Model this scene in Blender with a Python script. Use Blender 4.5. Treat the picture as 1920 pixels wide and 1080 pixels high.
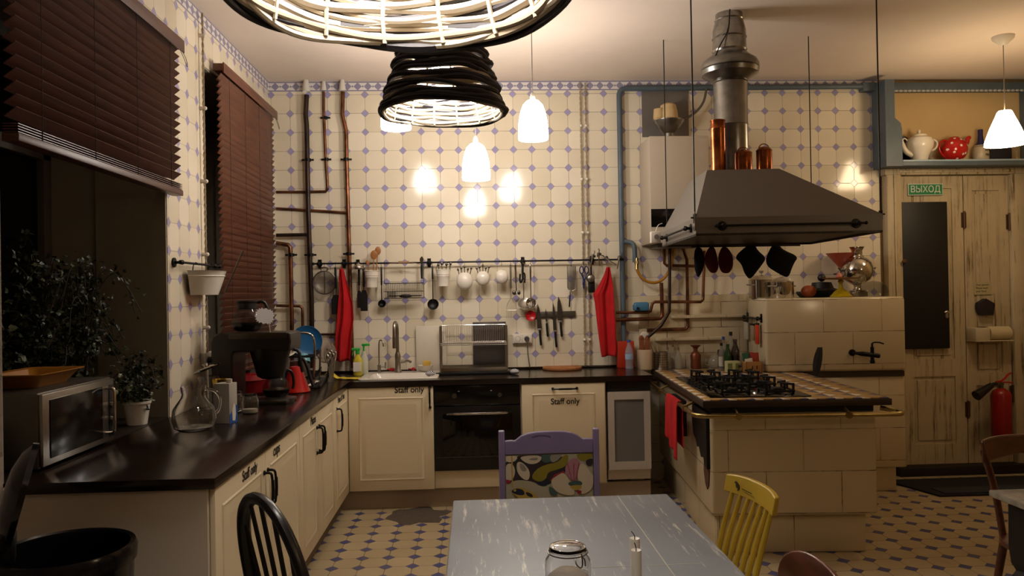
import bpy, bmesh, math, random
from mathutils import Vector, Matrix, noise as mnoise

for _o in list(bpy.data.objects):
    bpy.data.objects.remove(_o, do_unlink=True)
scene = bpy.context.scene
C = scene.collection
R = math.radians
PI = math.pi
random.seed(7)

# ------------------------------------------------------------------ camera
F = 1450.0
EYE = Vector((0, 0, 1.5))
_yaw, _pitch, _roll = math.atan(73 / F), math.atan(8.7 / F), 0.0175
FW = Vector((math.sin(_yaw) * math.cos(_pitch), math.cos(_yaw) * math.cos(_pitch), math.sin(_pitch)))
_r = FW.cross(Vector((0, 0, 1))).normalized()
_u = _r.cross(FW)
RT = _r * math.cos(_roll) - _u * math.sin(_roll)
UP = _u * math.cos(_roll) + _r * math.sin(_roll)
cd = bpy.data.cameras.new('camera')
cam = bpy.data.objects.new('camera', cd)
C.objects.link(cam)
M3 = Matrix((RT, UP, -FW)).transposed()
cam.matrix_world = Matrix.Translation(EYE) @ M3.to_4x4()
cd.sensor_width = 36.0
cd.sensor_fit = 'HORIZONTAL'
cd.lens = 36.0 * F / 1920
cd.clip_start = 0.02
scene.camera = cam

# ------------------------------------------------------------------ world, exposure
w = bpy.data.worlds.new('night')
scene.world = w
w.use_nodes = True
w.node_tree.nodes['Background'].inputs[0].default_value = (0.02, 0.03, 0.06, 1)
w.node_tree.nodes['Background'].inputs[1].default_value = 0.3
vs = scene.view_settings
vs.view_transform = 'Standard'
vs.look = 'None'
vs.gamma = 1
vs.use_curve_mapping = False
vs.exposure = 0.1
scene.cycles.use_denoising = True
scene.cycles.max_bounces = 10
scene.cycles.sample_clamp_indirect = 4.0
LAMP_BELL, LAMP_CONE, LAMP_WICKER = 44.0, 30.0, 400.0


def lamp(name, loc, power, col, size, parent=None):
    l = bpy.data.lights.new(name, 'POINT')
    l.energy = power
    l.color = col
    l.shadow_soft_size = size
    o = bpy.data.objects.new(name, l)
    C.objects.link(o)
    o.location = loc
    if parent: o.parent = parent
    return o


# ------------------------------------------------------------------ geometry helpers
def ray(px, py):
    return FW + RT * ((px - 960) / F) - UP * ((py - 540) / F)
def atY(px, py, Y):
    d = ray(px, py); return EYE + d * (Y / d.y)
def atX(px, py, X):
    d = ray(px, py); return EYE + d * (X / d.x)
def atZ(px, py, Z):
    d = ray(px, py); return EYE + d * ((Z - 1.5) / d.z)


class MB:
    def __init__(s):
        s.bm = bmesh.new(); s.m = Matrix.Identity(4); s.mi = 0
    def mat(s, m): s.m = m; return s
    def v(s, p): return s.bm.verts.new(s.m @ Vector(p))
    def f(s, vs):
        try:
            f = s.bm.faces.new(vs); f.material_index = s.mi; return f
        except ValueError:
            return None
    def box(s, x0, x1, y0, y1, z0, z1, bev=0.0, seg=2):
        if bev > 0:
            t = bmesh.new()
            bmesh.ops.create_cube(t, size=1)
            for v in t.verts:
                v.co = Vector(((x0 + x1) / 2 + v.co.x * (x1 - x0), (y0 + y1) / 2 + v.co.y * (y1 - y0), (z0 + z1) / 2 + v.co.z * (z1 - z0)))
            bmesh.ops.bevel(t, geom=t.edges[:], offset=bev, segments=seg, affect='EDGES', profile=0.5)
            s.join(t); return s
        c = [s.v((x, y, z)) for x in (x0, x1) for y in (y0, y1) for z in (z0, z1)]
        for q in ((0, 1, 3, 2), (4, 6, 7, 5), (0, 4, 5, 1), (2, 3, 7, 6), (0, 2, 6, 4), (1, 5, 7, 3)):
            s.f([c[i] for i in q])
        return s
    def join(s, t):
        mp = {v: s.v(v.co) for v in t.verts}
        for f in t.faces: s.f([mp[v] for v in f.verts])
        t.free()
    def cyl(s, p0, p1, r0, r1=None, n=16, cap=True):
        p0, p1 = Vector(p0), Vector(p1)
        if r1 is None: r1 = r0
        d = (p1 - p0).normalized()
        a = d.orthogonal().normalized(); b = d.cross(a)
        R0 = [s.v(p0 + (a * math.cos(2 * PI * i / n) + b * math.sin(2 * PI * i / n)) * r0) for i in range(n)]
        R1 = [s.v(p1 + (a * math.cos(2 * PI * i / n) + b * math.sin(2 * PI * i / n)) * r1) for i in range(n)]
        for i in range(n): s.f([R0[i], R0[(i + 1) % n], R1[(i + 1) % n], R1[i]])
        if cap:
            s.f(R0[::-1]); s.f(R1)
        return s
    def tube(s, pts, r, n=8, closed=False, smooth=0, flat=1.0):
        P = [Vector(p) for p in pts]
        for _ in range(smooth):
            Q = []
            L = len(P)
            rng = range(L if closed else L - 1)
            if not closed: Q.append(P[0])
            for i in rng:
                a, b = P[i], P[(i + 1) % L]
                Q.append(a.lerp(b, .25)); Q.append(a.lerp(b, .75))
            if not closed: Q.append(P[-1])
            P = Q
        L = len(P)
        rings = []
        up = None
        for i in range(L):
            if closed: t = (P[(i + 1) % L] - P[i - 1])
            else: t = P[min(i + 1, L - 1)] - P[max(i - 1, 0)]
            if t.length < 1e-9: t = Vector((0, 0, 1))
            t.normalize()
            if up is None: up = t.orthogonal().normalized()
            up = (up - t * up.dot(t))
            up = up.normalized() if up.length > 1e-6 else t.orthogonal().normalized()
            b = t.cross(up)
            rr = r(i / max(L - 1, 1)) if callable(r) else r
            rings.append([s.v(P[i] + (up * math.cos(2 * PI * k / n) + b * math.sin(2 * PI * k / n) * flat) * rr) for k in range(n)])
        for i in range(L if closed else L - 1):
            A, B = rings[i], rings[(i + 1) % L]
            for k in range(n): s.f([A[k], A[(k + 1) % n], B[(k + 1) % n], B[k]])
        if not closed:
            s.f(rings[0][::-1]); s.f(rings[-1])
        return s
    def lathe(s, prof, c=(0, 0, 0), n=32, sx=1, sy=1, wob=None):
        c = Vector(c); rings = []
        for r, z in prof:
            if r < 1e-6: rings.append([s.v(c + Vector((0, 0, z)))])
            else:
                rings.append([s.v(c + Vector((math.cos(2 * PI * i / n) * r * sx * (wob(i / n) if wob else 1), math.sin(2 * PI * i / n) * r * sy * (wob(i / n) if wob else 1), z))) for i in range(n)])
        for A, B in zip(rings, rings[1:]):
            for i in range(n):
                j = (i + 1) % n
                if len(A) == 1 and len(B) == 1: continue
                if len(A) == 1: s.f([A[0], B[j], B[i]])
                elif len(B) == 1: s.f([A[i], A[j], B[0]])
                else: s.f([A[i], A[j], B[j], B[i]])
        return s
    def ball(s, c, rx, ry=None, rz=None, nu=20, nv=12):
        ry = rx if ry is None else ry; rz = rx if rz is None else rz
        c = Vector(c); P = []
        for j in range(nv + 1):
            a = -PI / 2 + PI * j / nv
            P.append((max(math.cos(a), 0), math.sin(a)))
        rings = []
        for cr, sz in P:
            if cr < 1e-6: rings.append([s.v(c + Vector((0, 0, sz * rz)))])
            else: rings.append([s.v(c + Vector((cr * rx * math.cos(2 * PI * i / nu), cr * ry * math.sin(2 * PI * i / nu), sz * rz))) for i in range(nu)])
        for A, B in zip(rings, rings[1:]):
            for i in range(nu):
                j = (i + 1) % nu
                if len(A) == 1: s.f([A[0], B[j], B[i]])
                elif len(B) == 1: s.f([A[i], A[j], B[0]])
                else: s.f([A[i], A[j], B[j], B[i]])
        return s
    def prism(s, pts, d, axis='y', o=0.0):
        """outline in a plane, extruded by d along axis: 'y' outline is (x,z), 'z' is (x,y), 'x' is (y,z)"""
        def P(a, b, t):
            return {'y': (a, t, b), 'z': (a, b, t), 'x': (t, a, b)}[axis]
        A = [s.v(P(a, b, o)) for a, b in pts]
        B = [s.v(P(a, b, o + d)) for a, b in pts]
        n = len(pts)
        s.f(A[::-1]); s.f(B)
        for i in range(n): s.f([A[i], A[(i + 1) % n], B[(i + 1) % n], B[i]])
        return s
    def sheet(s, fn, nu, nv, th=0.0):
        """fn(u,v)->point grid, optional thickness along normals added later"""
        G = [[s.v(fn(i / nu, j / nv)) for j in range(nv + 1)] for i in range(nu + 1)]
        for i in range(nu):
            for j in range(nv):
                s.f([G[i][j], G[i + 1][j], G[i + 1][j + 1], G[i][j + 1]])
        return s
    def build(s, name, m, parent=None, flat=False, solid=0.0, sub=0, ang=38, loc=None, bev=0.0):
        bm = s.bm
        bmesh.ops.remove_doubles(bm, verts=bm.verts[:], dist=1e-6)
        bmesh.ops.recalc_face_normals(bm, faces=bm.faces[:])
        if not flat:
            ca = R(ang)
            for f in bm.faces: f.smooth = True
            for e in bm.edges:
                if len(e.link_faces) == 2 and e.calc_face_angle(0) > ca: e.smooth = False
        me = bpy.data.meshes.new(name)
        bm.to_mesh(me); bm.free()
        for x in (m if isinstance(m, (list, tuple)) else [m]): me.materials.append(x)
        o = bpy.data.objects.new(name, me)
        C.objects.link(o)
        if parent: o.parent = parent
        if loc: o.location = loc
        if solid:
            md = o.modifiers.new('t', 'SOLIDIFY'); md.thickness = solid; md.offset = 0
        if bev:
            md = o.modifiers.new('b', 'BEVEL'); md.width = bev; md.segments = 2; md.limit_method = 'ANGLE'
        if sub:
            md = o.modifiers.new('s', 'SUBSURF'); md.levels = sub; md.render_levels = sub
        return o


def tag(o, label=None, cat=None, group=None, kind=None):
    if label: o['label'] = label
    if cat: o['category'] = cat
    if group: o['group'] = group
    if kind: o['kind'] = kind
    return o
def thing(name, label, cat, loc=(0, 0, 0), rz=0.0, group=None, rx=0.0, ry=0.0):
    o = bpy.data.objects.new(name, None); C.objects.link(o)
    o.empty_display_size = 0.05
    o.location = loc; o.rotation_euler = (rx, ry, rz)
    return tag(o, label, cat, group)
def one(mb, name, m, label, cat, loc=None, group=None, rz=0.0, **k):
    o = mb.build(name, m, None, **k)
    if loc: o.location = loc
    if rz: o.rotation_euler.z = rz
    return tag(o, label, cat, group)
def struct(mb, name, m, **k):
    o = mb.build(name, m, None, **k)
    o['kind'] = 'structure'
    return o
def dup(root, loc, rz=None, label=None, group=None, rot=None, scale=None):
    r = root.copy(); C.objects.link(r); r.location = loc
    if rz is not None: r.rotation_euler.z = rz
    if rot is not None: r.rotation_euler = rot
    if scale: r.scale = scale
    if label: r['label'] = label
    if group: r['group'] = group
    for ch in list(root.children):
        c = ch.copy(); C.objects.link(c); c.parent = r
        for g in list(ch.children):
            d = g.copy(); C.objects.link(d); d.parent = c
    return r
def text(s, name, size, m, loc, parent=None, rot=(PI / 2, 0, 0), ext=0.0006, bold=0.0, align='CENTER', sx=1.0):
    cu = bpy.data.curves.new(name, 'FONT')
    cu.body = s; cu.size = size; cu.extrude = ext; cu.offset = bold
    cu.align_x = align; cu.align_y = 'CENTER'
    cu.materials.append(m)
    o = bpy.data.objects.new(name, cu); C.objects.link(o)
    o.location = loc; o.rotation_euler = rot; o.scale = (sx, 1, 1)
    me = bpy.data.meshes.new_from_object(o)
    n = bpy.data.objects.new(name, me); C.objects.link(n)
    n.location = loc; n.rotation_euler = rot; n.scale = (sx, 1, 1)
    bpy.data.objects.remove(o)
    n.name = name
    if parent: n.parent = parent
    return n


# ------------------------------------------------------------------ materials
def lin(c):
    return c / 12.92 if c <= 0.04045 else ((c + 0.055) / 1.055) ** 2.4
def rgb(h):
    h = h.lstrip('#')
    return tuple(lin(int(h[i:i + 2], 16) / 255) for i in (0, 2, 4)) + (1,)


class NT:
    def __init__(s, name):
        s.m = bpy.data.materials.new(name); s.m.use_nodes = True
        s.t = s.m.node_tree; s.b = s.t.nodes['Principled BSDF']
    def n(s, ty, **k):
        x = s.t.nodes.new(ty)
        for a, b in k.items(): setattr(x, a, b)
        return x
    def l(s, a, b): s.t.links.new(a, b)
    def sock(s, node, i, v):
        if isinstance(v, (int, float, tuple)): node.inputs[i].default_value = v
        else: s.l(v, node.inputs[i])
    def math(s, op, a, b=0.0, c=0.0, clamp=False):
        x = s.n('ShaderNodeMath', operation=op, use_clamp=clamp)
        s.sock(x, 0, a); s.sock(x, 1, b); s.sock(x, 2, c)
        return x.outputs[0]
    def mix(s, fac, a, b):
        x = s.n('ShaderNodeMix', data_type='RGBA')
        s.sock(x, 0, fac)
        s.sock(x, 6, a); s.sock(x, 7, b)
        return x.outputs[2]
    def noise(s, scale, vec=None, detail=4, rough=.55, dims='3D'):
        x = s.n('ShaderNodeTexNoise', noise_dimensions=dims)
        x.inputs['Scale'].default_value = scale; x.inputs['Detail'].default_value = detail; x.inputs['Roughness'].default_value = rough
        if vec is not None: s.l(vec, x.inputs['Vector'])
        return x.outputs[0]
    def coord(s, which='Object', scale=(1, 1, 1), loc=(0, 0, 0)):
        t = s.n('ShaderNodeTexCoord'); mp = s.n('ShaderNodeMapping')
        mp.inputs['Scale'].default_value = scale; mp.inputs['Location'].default_value = loc
        s.l(t.outputs[which], mp.inputs[0]); return mp.outputs[0]
    def ramp(s, v, a, b):
        x = s.n('ShaderNodeMapRange'); s.sock(x, 0, v)
        x.inputs[1].default_value = a; x.inputs[2].default_value = b
        return x.outputs[0]
    def bump(s, h, st=.3, dist=.002):
        x = s.n('ShaderNodeBump'); x.inputs['Strength'].default_value = st; x.inputs['Distance'].default_value = dist
        s.l(h, x.inputs['Height']); s.l(x.outputs[0], s.b.inputs['Normal'])
    def col(s, c): s.sock(s.b, 'Base Color', c)


_cache = {}
def mat(name, c, rough=.5, metal=0.0, spec=.5, emit=0.0, ecol=None, trans=0.0, ior=1.45, alpha=1.0, coat=0.0, var=0.0, vs_=30, vscale=(1, 1, 1), c2=None, bump=0.0, bs=200, sheen=0.0):
    if name in _cache: return _cache[name]
    t = NT(name); b = t.b
    col = rgb(c)
    b.inputs['Base Color'].default_value = col
    b.inputs['Roughness'].default_value = rough
    b.inputs['Metallic'].default_value = metal
    b.inputs['Specular IOR Level'].default_value = spec
    b.inputs['IOR'].default_value = ior
    b.inputs['Transmission Weight'].default_value = trans
    b.inputs['Alpha'].default_value = alpha
    b.inputs['Coat Weight'].default_value = coat
    b.inputs['Sheen Weight'].default_value = sheen
    if emit:
        b.inputs['Emission Color'].default_value = rgb(ecol or c)
        b.inputs['Emission Strength'].default_value = emit
    if var or c2:
        n = t.noise(vs_, t.coord(scale=vscale))
        d = rgb(c2) if c2 else tuple(x * (1 - var) for x in col[:3]) + (1,)
        t.col(t.mix(t.ramp(n, .38, .62), col, d))
    if bump:
        t.bump(t.noise(bs, t.coord(scale=vscale)), bump, .002)
    _cache[name] = t.m
    return t.m


def tile_mat(name, cream, dot, grout, px, py, hx, ax, ox, oy, gw=.012, rough=.12, dirt=.12, dirtcol='#8a7450', border=None, big=False):
    """octagon-and-dot tiles; ax = the two world axes, (ox, oy) the place of one dot"""
    t = NT(name)
    g = t.n('ShaderNodeNewGeometry')
    sx = t.n('ShaderNodeSeparateXYZ'); t.l(g.outputs['Position'], sx.inputs[0])
    A, B = sx.outputs['XYZ'.index(ax[0])], sx.outputs['XYZ'.index(ax[1])]
    a = t.math('DIVIDE', t.math('SUBTRACT', A, ox), px)
    b = t.math('DIVIDE', t.math('SUBTRACT', B, oy), py)
    fa = t.math('ABSOLUTE', t.math('SUBTRACT', a, t.math('ROUND', a)))
    fb = t.math('ABSOLUTE', t.math('SUBTRACT', b, t.math('ROUND', b)))
    sm = t.math('ADD', fa, fb)
    isdot = t.math('LESS_THAN', sm, hx)
    g1 = t.math('LESS_THAN', t.math('MINIMUM', fa, fb), gw)
    g2 = t.math('LESS_THAN', t.math('ABSOLUTE', t.math('SUBTRACT', sm, hx)), gw)
    g1 = t.math('MULTIPLY', g1, t.math('SUBTRACT', 1.0, isdot))
    gr = t.math('MAXIMUM', g1, g2)
    # a shade of its own for every tile
    cv = t.n('ShaderNodeCombineXYZ')
    t.l(t.math('FLOOR', a), cv.inputs[0]); t.l(t.math('FLOOR', b), cv.inputs[1])
    wn = t.n('ShaderNodeTexWhiteNoise', noise_dimensions='3D'); t.l(cv.outputs[0], wn.inputs[0])
    cv2 = t.n('ShaderNodeCombineXYZ')
    t.l(t.math('ROUND', a), cv2.inputs[0]); t.l(t.math('ROUND', b), cv2.inputs[1])
    wn2 = t.n('ShaderNodeTexWhiteNoise', noise_dimensions='3D'); t.l(cv2.outputs[0], wn2.inputs[0])
    c0 = rgb(cream)
    c1 = tuple(x * k for x, k in zip(c0[:3], (.86, .84, .78))) + (1,)
    tc = t.mix(wn.outputs[0], c0, c1)
    d0 = rgb(dot); d1 = tuple(x * .82 for x in d0[:3]) + (1,)
    dc = t.mix(wn2.outputs[0], d0, d1)
    col = t.mix(isdot, tc, dc)
    nz = t.noise(2.3, g.outputs['Position'], 6, .65)
    col = t.mix(t.math('MULTIPLY', t.ramp(nz, .45, .8), dirt), col, rgb(dirtcol))
    grc = t.mix(t.ramp(t.noise(5, g.outputs['Position']), .4, .65), tuple(x * .55 for x in c1[:3]) + (1,), rgb(grout))
    col = t.mix(t.math('MULTIPLY', gr, .8), col, grc)
    h = t.math('SUBTRACT', 1.0, gr)
    if border:
        z0, z1 = border            # a frieze of small lozenges between two violet lines
        p = .079; mid = (z0 + z1) / 2; hh = (z1 - z0) / 2
        inb = t.math('GREATER_THAN', B, z0)
        u = t.math('DIVIDE', A, p); fu = t.math('ABSOLUTE', t.math('SUBTRACT', u, t.math('ROUND', u)))
        w_ = t.math('DIVIDE', t.math('ABSOLUTE', t.math('SUBTRACT', B, mid)), p)
        loz = t.math('LESS_THAN', t.math('ADD', fu, w_), .40)
        ring = t.math('LESS_THAN', t.math('ADD', t.math('SUBTRACT', .5, fu), w_), .12)
        edge = t.math('GREATER_THAN', t.math('ABSOLUTE', t.math('SUBTRACT', B, mid)), hh * .74)
        vio = t.math('MAXIMUM', t.math('MAXIMUM', loz, edge), ring)
        bc = t.mix(vio, rgb('#d8d2cc'), rgb('#8a869c'))
        col = t.mix(inb, col, bc)
    t.col(col)
    t.b.inputs['Roughness'].default_value = rough
    rr = t.math('ADD', rough, t.math('MULTIPLY', gr, .5))
    t.l(rr, t.b.inputs['Roughness'])
    # each tile sits a little out of true, so reflections break at the joints
    tilt = t.n('ShaderNodeVectorMath', operation='SUBTRACT'); t.l(wn.outputs[1], tilt.inputs[0]); tilt.inputs[1].default_value = (.5, .5, .5)
    sc = t.n('ShaderNodeVectorMath', operation='SCALE'); t.l(tilt.outputs[0], sc.inputs[0]); sc.inputs['Scale'].default_value = .012
    bp = t.n('ShaderNodeBump'); bp.inputs['Strength'].default_value = .5; bp.inputs['Distance'].default_value = .002
    t.l(h, bp.inputs['Height'])
    ad = t.n('ShaderNodeVectorMath', operation='ADD'); t.l(bp.outputs[0], ad.inputs[0]); t.l(sc.outputs[0], ad.inputs[1])
    nm = t.n('ShaderNodeVectorMath', operation='NORMALIZE'); t.l(ad.outputs[0], nm.inputs[0])
    t.l(nm.outputs[0], t.b.inputs['Normal'])
    return t.m


def bigtile_mat(name, c, grout, bw, bh, ax='Object', rough=.18, off=.5, rot=(PI / 2, 0, 0), var=.06):
    """large plain glazed stove tiles in running bond"""
    t = NT(name)
    tc = t.n('ShaderNodeTexCoord'); sx = t.n('ShaderNodeSeparateXYZ'); t.l(tc.outputs['Object'], sx.inputs[0])
    cv = t.n('ShaderNodeCombineXYZ'); t.l(t.math('ADD', sx.outputs[0], sx.outputs[1]), cv.inputs[0]); t.l(sx.outputs[2], cv.inputs[1])
    br = t.n('ShaderNodeTexBrick'); t.l(cv.outputs[0], br.inputs[0])
    br.offset = off
    br.inputs['Color1'].default_value = rgb(c)
    br.inputs['Color2'].default_value = tuple(x * (1 - var) for x in rgb(c)[:3]) + (1,)
    br.inputs['Mortar'].default_value = rgb(grout)
    br.inputs['Scale'].default_value = 1
    br.inputs['Mortar Size'].default_value = .0028
    br.inputs['Brick Width'].default_value = bw
    br.inputs['Row Height'].default_value = bh
    n = t.noise(3, t.coord())
    k = t.noise(9, t.coord(), 6)
    # the joints are only dirty in places
    col = t.mix(t.math('MULTIPLY', br.outputs['Fac'], t.ramp(k, .42, .6)), t.mix(br.outputs['Fac'], br.outputs[0], tuple(x * .7 for x in rgb(c)[:3]) + (1,)), rgb(grout))
    col = t.mix(t.math('MULTIPLY', t.ramp(n, .45, .75), .18), col, rgb('#9a8560'))
    t.col(col)
    t.b.inputs['Roughness'].default_value = rough
    t.bump(t.math('SUBTRACT', 1.0, br.outputs['Fac']), .35, .0015)
    return t.m


def worn_mat(name, paint, under, scale=(30, 30, 2), amount=.6, rough=.55, dark='#3a2c1c', both=True):
    """brushed old paint with streaks along the grain"""
    t = NT(name)
    co = t.coord(scale=scale)
    n1 = t.noise(1.0, co, 8, .7)
    n2 = t.noise(2.2, t.coord(), 5, .6)
    col = t.mix(t.ramp(n2, .35, .7), rgb(paint), tuple(x * .8 for x in rgb(paint)[:3]) + (1,))
    m_ = t.math('MULTIPLY', t.ramp(n1, amount - .02, amount + .06), t.ramp(n2, .36, .56))
    col = t.mix(m_, col, rgb(under))
    if both:
        n3 = t.noise(1.7, t.coord(scale=scale, loc=(3, 1, 7)), 8, .75)
        col = t.mix(t.math('MULTIPLY', t.ramp(n3, .61, .67), .8), col, rgb(dark))
    t.col(col)
    t.b.inputs['Roughness'].default_value = rough
    t.bump(n1, .25, .002)
    return t.m


def wood_mat(name, c1, c2, scale=(3, 40, 40), rough=.4, coat=0.0):
    t = NT(name)
    n = t.noise(1.0, t.coord(scale=scale), 6, .65)
    t.col(t.mix(t.ramp(n, .35, .65), rgb(c1), rgb(c2)))
    t.b.inputs['Roughness'].default_value = rough
    t.b.inputs['Coat Weight'].default_value = coat
    t.bump(n, .1, .001)
    return t.m


CREAM, DOT = '#e2d8c2', '#a39cc2'
YW, XW, ZC = 6.05, -1.55, 3.16
M_wallb = tile_mat('glazed_wall_tiles', CREAM, DOT, '#6b5a44', .1438, .1458, .205, 'XZ', -.815, 2.184, border=(3.085, 3.16))
M_walll = tile_mat('glazed_wall_tiles_side', CREAM, DOT, '#6b5a44', .1438, .1458, .205, 'YZ', YW, 2.184, border=(3.085, 3.16))
M_floor = tile_mat('cement_floor_tiles', '#b3a280', '#454a7a', '#4a3a2a', .1475, .152, .27, 'XY', -.803, 4.303, gw=.013, rough=.38, dirt=.35, dirtcol='#7c6647')
M_isltile = tile_mat('yellow_hob_tiles', '#c9a35c', '#7b7486', '#8a7a62', .1, .1, .27, 'XY', 1.30, 4.2, gw=.012, rough=.3, dirt=.3, dirtcol='#8a6f42')
M_ceil = mat('ceiling_paint', '#e0d0c0', .9, var=.06, vs_=1.5)
M_plaster = mat('beige_plaster', '#c9ad7d', .8, var=.1, vs_=2)
M_niche = mat('olive_grey_paint', '#8e8674', .75, var=.15, vs_=3)
M_brick = None
M_cab = mat('cream_lacquer', '#d8c9a8', .32, spec=.5)
M_cabw = mat('white_melamine', '#c9bfae', .4)
M_plinth = mat('plinth_laminate', '#a08e78', .35)
M_top = wood_mat('black_brown_worktop', '#130c09', '#1e130e', (2, 30, 30), .19, .0)
M_blk = mat('black_enamel', '#0b0a0a', .3)
M_blkm = mat('black_plastic', '#0e0d0d', .42)
M_iron = mat('black_cast_iron', '#0c0b0b', .5, .3)
M_rail = mat('black_rail_metal', '#100f0f', .4, .5)
M_chrome = mat('chrome', '#c8c4bc', .12, 1)
M_steel = mat('brushed_steel', '#aaa49a', .3, 1)
M_dsteel = mat('dark_steel', '#6a655e', .35, 1)
M_galv = mat('galvanised_duct', '#8f8d88', .3, 1, var=.25, vs_=14)
M_copper = mat('copper_polished', '#b5683c', .25, 1, var=.35, vs_=12, c2='#6e3a20')
M_pipe = mat('tarnished_copper_pipe', '#8c5e42', .35, .9, vs_=8, c2='#523626')
M_piped = mat('dark_painted_pipe', '#3a2a22', .4, .5, vs_=8, c2='#241a16')
M_brass = mat('brass', '#b09a62', .28, 1, var=.3, vs_=10)
M_red = mat('red_cloth', '#b80e14', .9, var=.2, vs_=6)
M_redp = mat('red_plastic', '#a3151a', .3)
M_redl = mat('red_enamel_gloss', '#6e0c12', .15)
M_white = mat('white_ceramic', '#d8d0c2', .2)
M_whitep = mat('white_plastic', '#d0c8ba', .4)
M_paper = mat('white_paper', '#d8d2c4', .8)
M_glass = mat('clear_glass', '#ffffff', .02, trans=1, ior=1.45)
M_thin = mat('thin_glass', '#1c1b19', .03, alpha=.20, spec=1.0)
M_coffee = mat('black_coffee', '#0a0503', .1)
M_blue = mat('blue_plastic', '#12507e', .35)
M_bluepaint = mat('grey_blue_oil_paint', '#525f68', .45, var=.15, vs_=8)
M_yellow = mat('yellow_cloth', '#c2a92c', .8)
M_hood = mat('grey_hood_paint', '#6e6860', .4, .15)
M_cork = mat('cork_board', '#9c6234', .7, var=.25, vs_=90)
M_wood = wood_mat('pale_beech', '#a8713c', '#8a5628', (30, 30, 4))
M_dkwood = wood_mat('dark_stained_wood', '#3a2418', '#27160f', (4, 30, 30), .35)
M_blind = wood_mat('mahogany_slats', '#5a3426', '#40241b', (60, 3, 60), .4)
M_night = mat('night_glass', '#020203', .05)
M_silver = mat('silver_grey_plastic', '#8b8780', .4, .4)
M_lab = mat('black_lettering', '#120e0c', .6)
M_door = worn_mat('worn_white_door_paint', '#b8a888', '#5e4a30', (34, 34, 1.6), .555)
M_table = worn_mat('worn_blue_grey_paint', '#7e8489', '#c9c4b8', (36, 3.2, 20), .58, .42, both=False)
M_stove = bigtile_mat('white_stove_tiles', '#c4b493', '#6a5a44', .42, .235)
M_stoves = bigtile_mat('white_stove_tiles_side', '#c4b493', '#4a3c2c', .42, .235, rot=(PI / 2, 0, PI / 2))
# ------------------------------------------------------------------ the room
XR, YB = 4.62, -2.6                     # right wall, wall behind the camera
struct(MB().box(XW - .9, XR + .2, YB - .2, YW + .25, -.1, 0), 'floor', M_floor, flat=True)
struct(MB().box(XW - .9, XR + .2, YB - .2, YW + .25, ZC, ZC + .1), 'ceiling', M_ceil, flat=True)
# the back wall: tiles to the blue pilaster, yellow plaster niche above the door
DX0, DX1 = 3.27, 4.30                  # door frame's outer sides
b = MB().box(XW - .2, DX0, YW, YW + .2, 0, ZC)
struct(b, 'wall_back', M_wallb, flat=True)
b = MB().box(DX0, XR + .2, YW + .02, YW + .2, 0, ZC)
struct(b, 'wall_back_door', M_plaster, flat=True)
struct(MB().box(XR, XR + .2, YB, YW + .2, 0, ZC), 'wall_right', M_plaster, flat=True)
struct(MB().box(XW - .9, XR, YB - .2, YB, 0, ZC), 'wall_rear', M_plaster, flat=True)
# left wall with two window niches
N1 = (2.62, 4.02); N2 = (4.60, 5.86); NX = -2.18; NZ0, NZ1 = .90, 2.86
b = MB()
T = XW - .02
b.box(XW - .35, XW, N1[1], N2[0], 0, ZC)
b.box(XW - .35, XW, N2[1], YW, 0, ZC)
b.box(XW - .35, XW, N1[0], N1[1], 0, .888); b.box(XW - .35, XW, N1[0], N1[1], NZ1, ZC)
b.box(XW - .35, XW, N2[0], N2[1], 0, .888); b.box(XW - .35, XW, N2[0], N2[1], NZ1, ZC)
struct(b, 'wall_left', M_walll, flat=True)
# rough whitewashed brick in front of the first niche
t = NT('whitewashed_brick')
tc = t.coord()
mp = t.n('ShaderNodeMapping'); mp.inputs['Rotation'].default_value = (PI / 2, 0, PI / 2)
t2 = t.n('ShaderNodeTexCoord'); t.l(t2.outputs['Object'], mp.inputs[0])
br = t.n('ShaderNodeTexBrick'); t.l(mp.outputs[0], br.inputs[0])
br.inputs['Scale'].default_value = 1; br.inputs['Mortar Size'].default_value = .008; br.inputs['Brick Width'].default_value = .25; br.inputs['Row Height'].default_value = .075
br.inputs['Color1'].default_value = rgb('#8d8174'); br.inputs['Color2'].default_value = rgb('#7c7064'); br.inputs['Mortar'].default_value = rgb('#6a5e52')
t.col(br.outputs[0]); t.b.inputs['Roughness'].default_value = .8
t.bump(t.math('ADD', t.noise(25, tc, 6), t.math('MULTIPLY', br.outputs['Fac'], -1.0)), .9, .012)
M_brick = t.m
struct(MB().box(XW - .35, XW, YB, N1[0], 0, ZC), 'wall_left_brick', M_brick, flat=True)
# the niches' linings
b = MB()
for y0, y1 in (N1, N2):
    b.box(NX - .1, XW - .35, y0 - .1, y0 - .005, .6, ZC)
    b.box(NX - .1, XW - .35, y1 + .005, y1 + .1, .6, ZC)
    b.box(NX - .1, XW - .35, y0 - .1, y1 + .1, NZ1 + .005, ZC)
    b.box(NX - .1, NX, y0, y1, .6, 1.0); b.box(NX - .1, NX, y0, y1, 2.78, ZC)
struct(b, 'wall_niche', M_niche, flat=True)
b = MB()                                       # painted reveals over the tiles' edges
for y0, y1 in (N1, N2):
    b.box(XW - .35, XW - .004, y0 - .001, y0 + .012, NZ0, NZ1)
    b.box(XW - .35, XW - .004, y1 - .012, y1 + .001, NZ0, NZ1)
    b.box(XW - .35, XW - .004, y0, y1, NZ1 - .012, NZ1 + .001)
struct(b, 'trim_1', M_niche, flat=True)
b = MB()
for y0, y1 in (N1, N2):
    b.box(NX + .002, XW + .002, y0 + .013, y1 - .013, NZ0 - .011, NZ0)
struct(b, 'trim_2', mat('dark_sill', '#1c1610', .4), flat=True)
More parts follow.
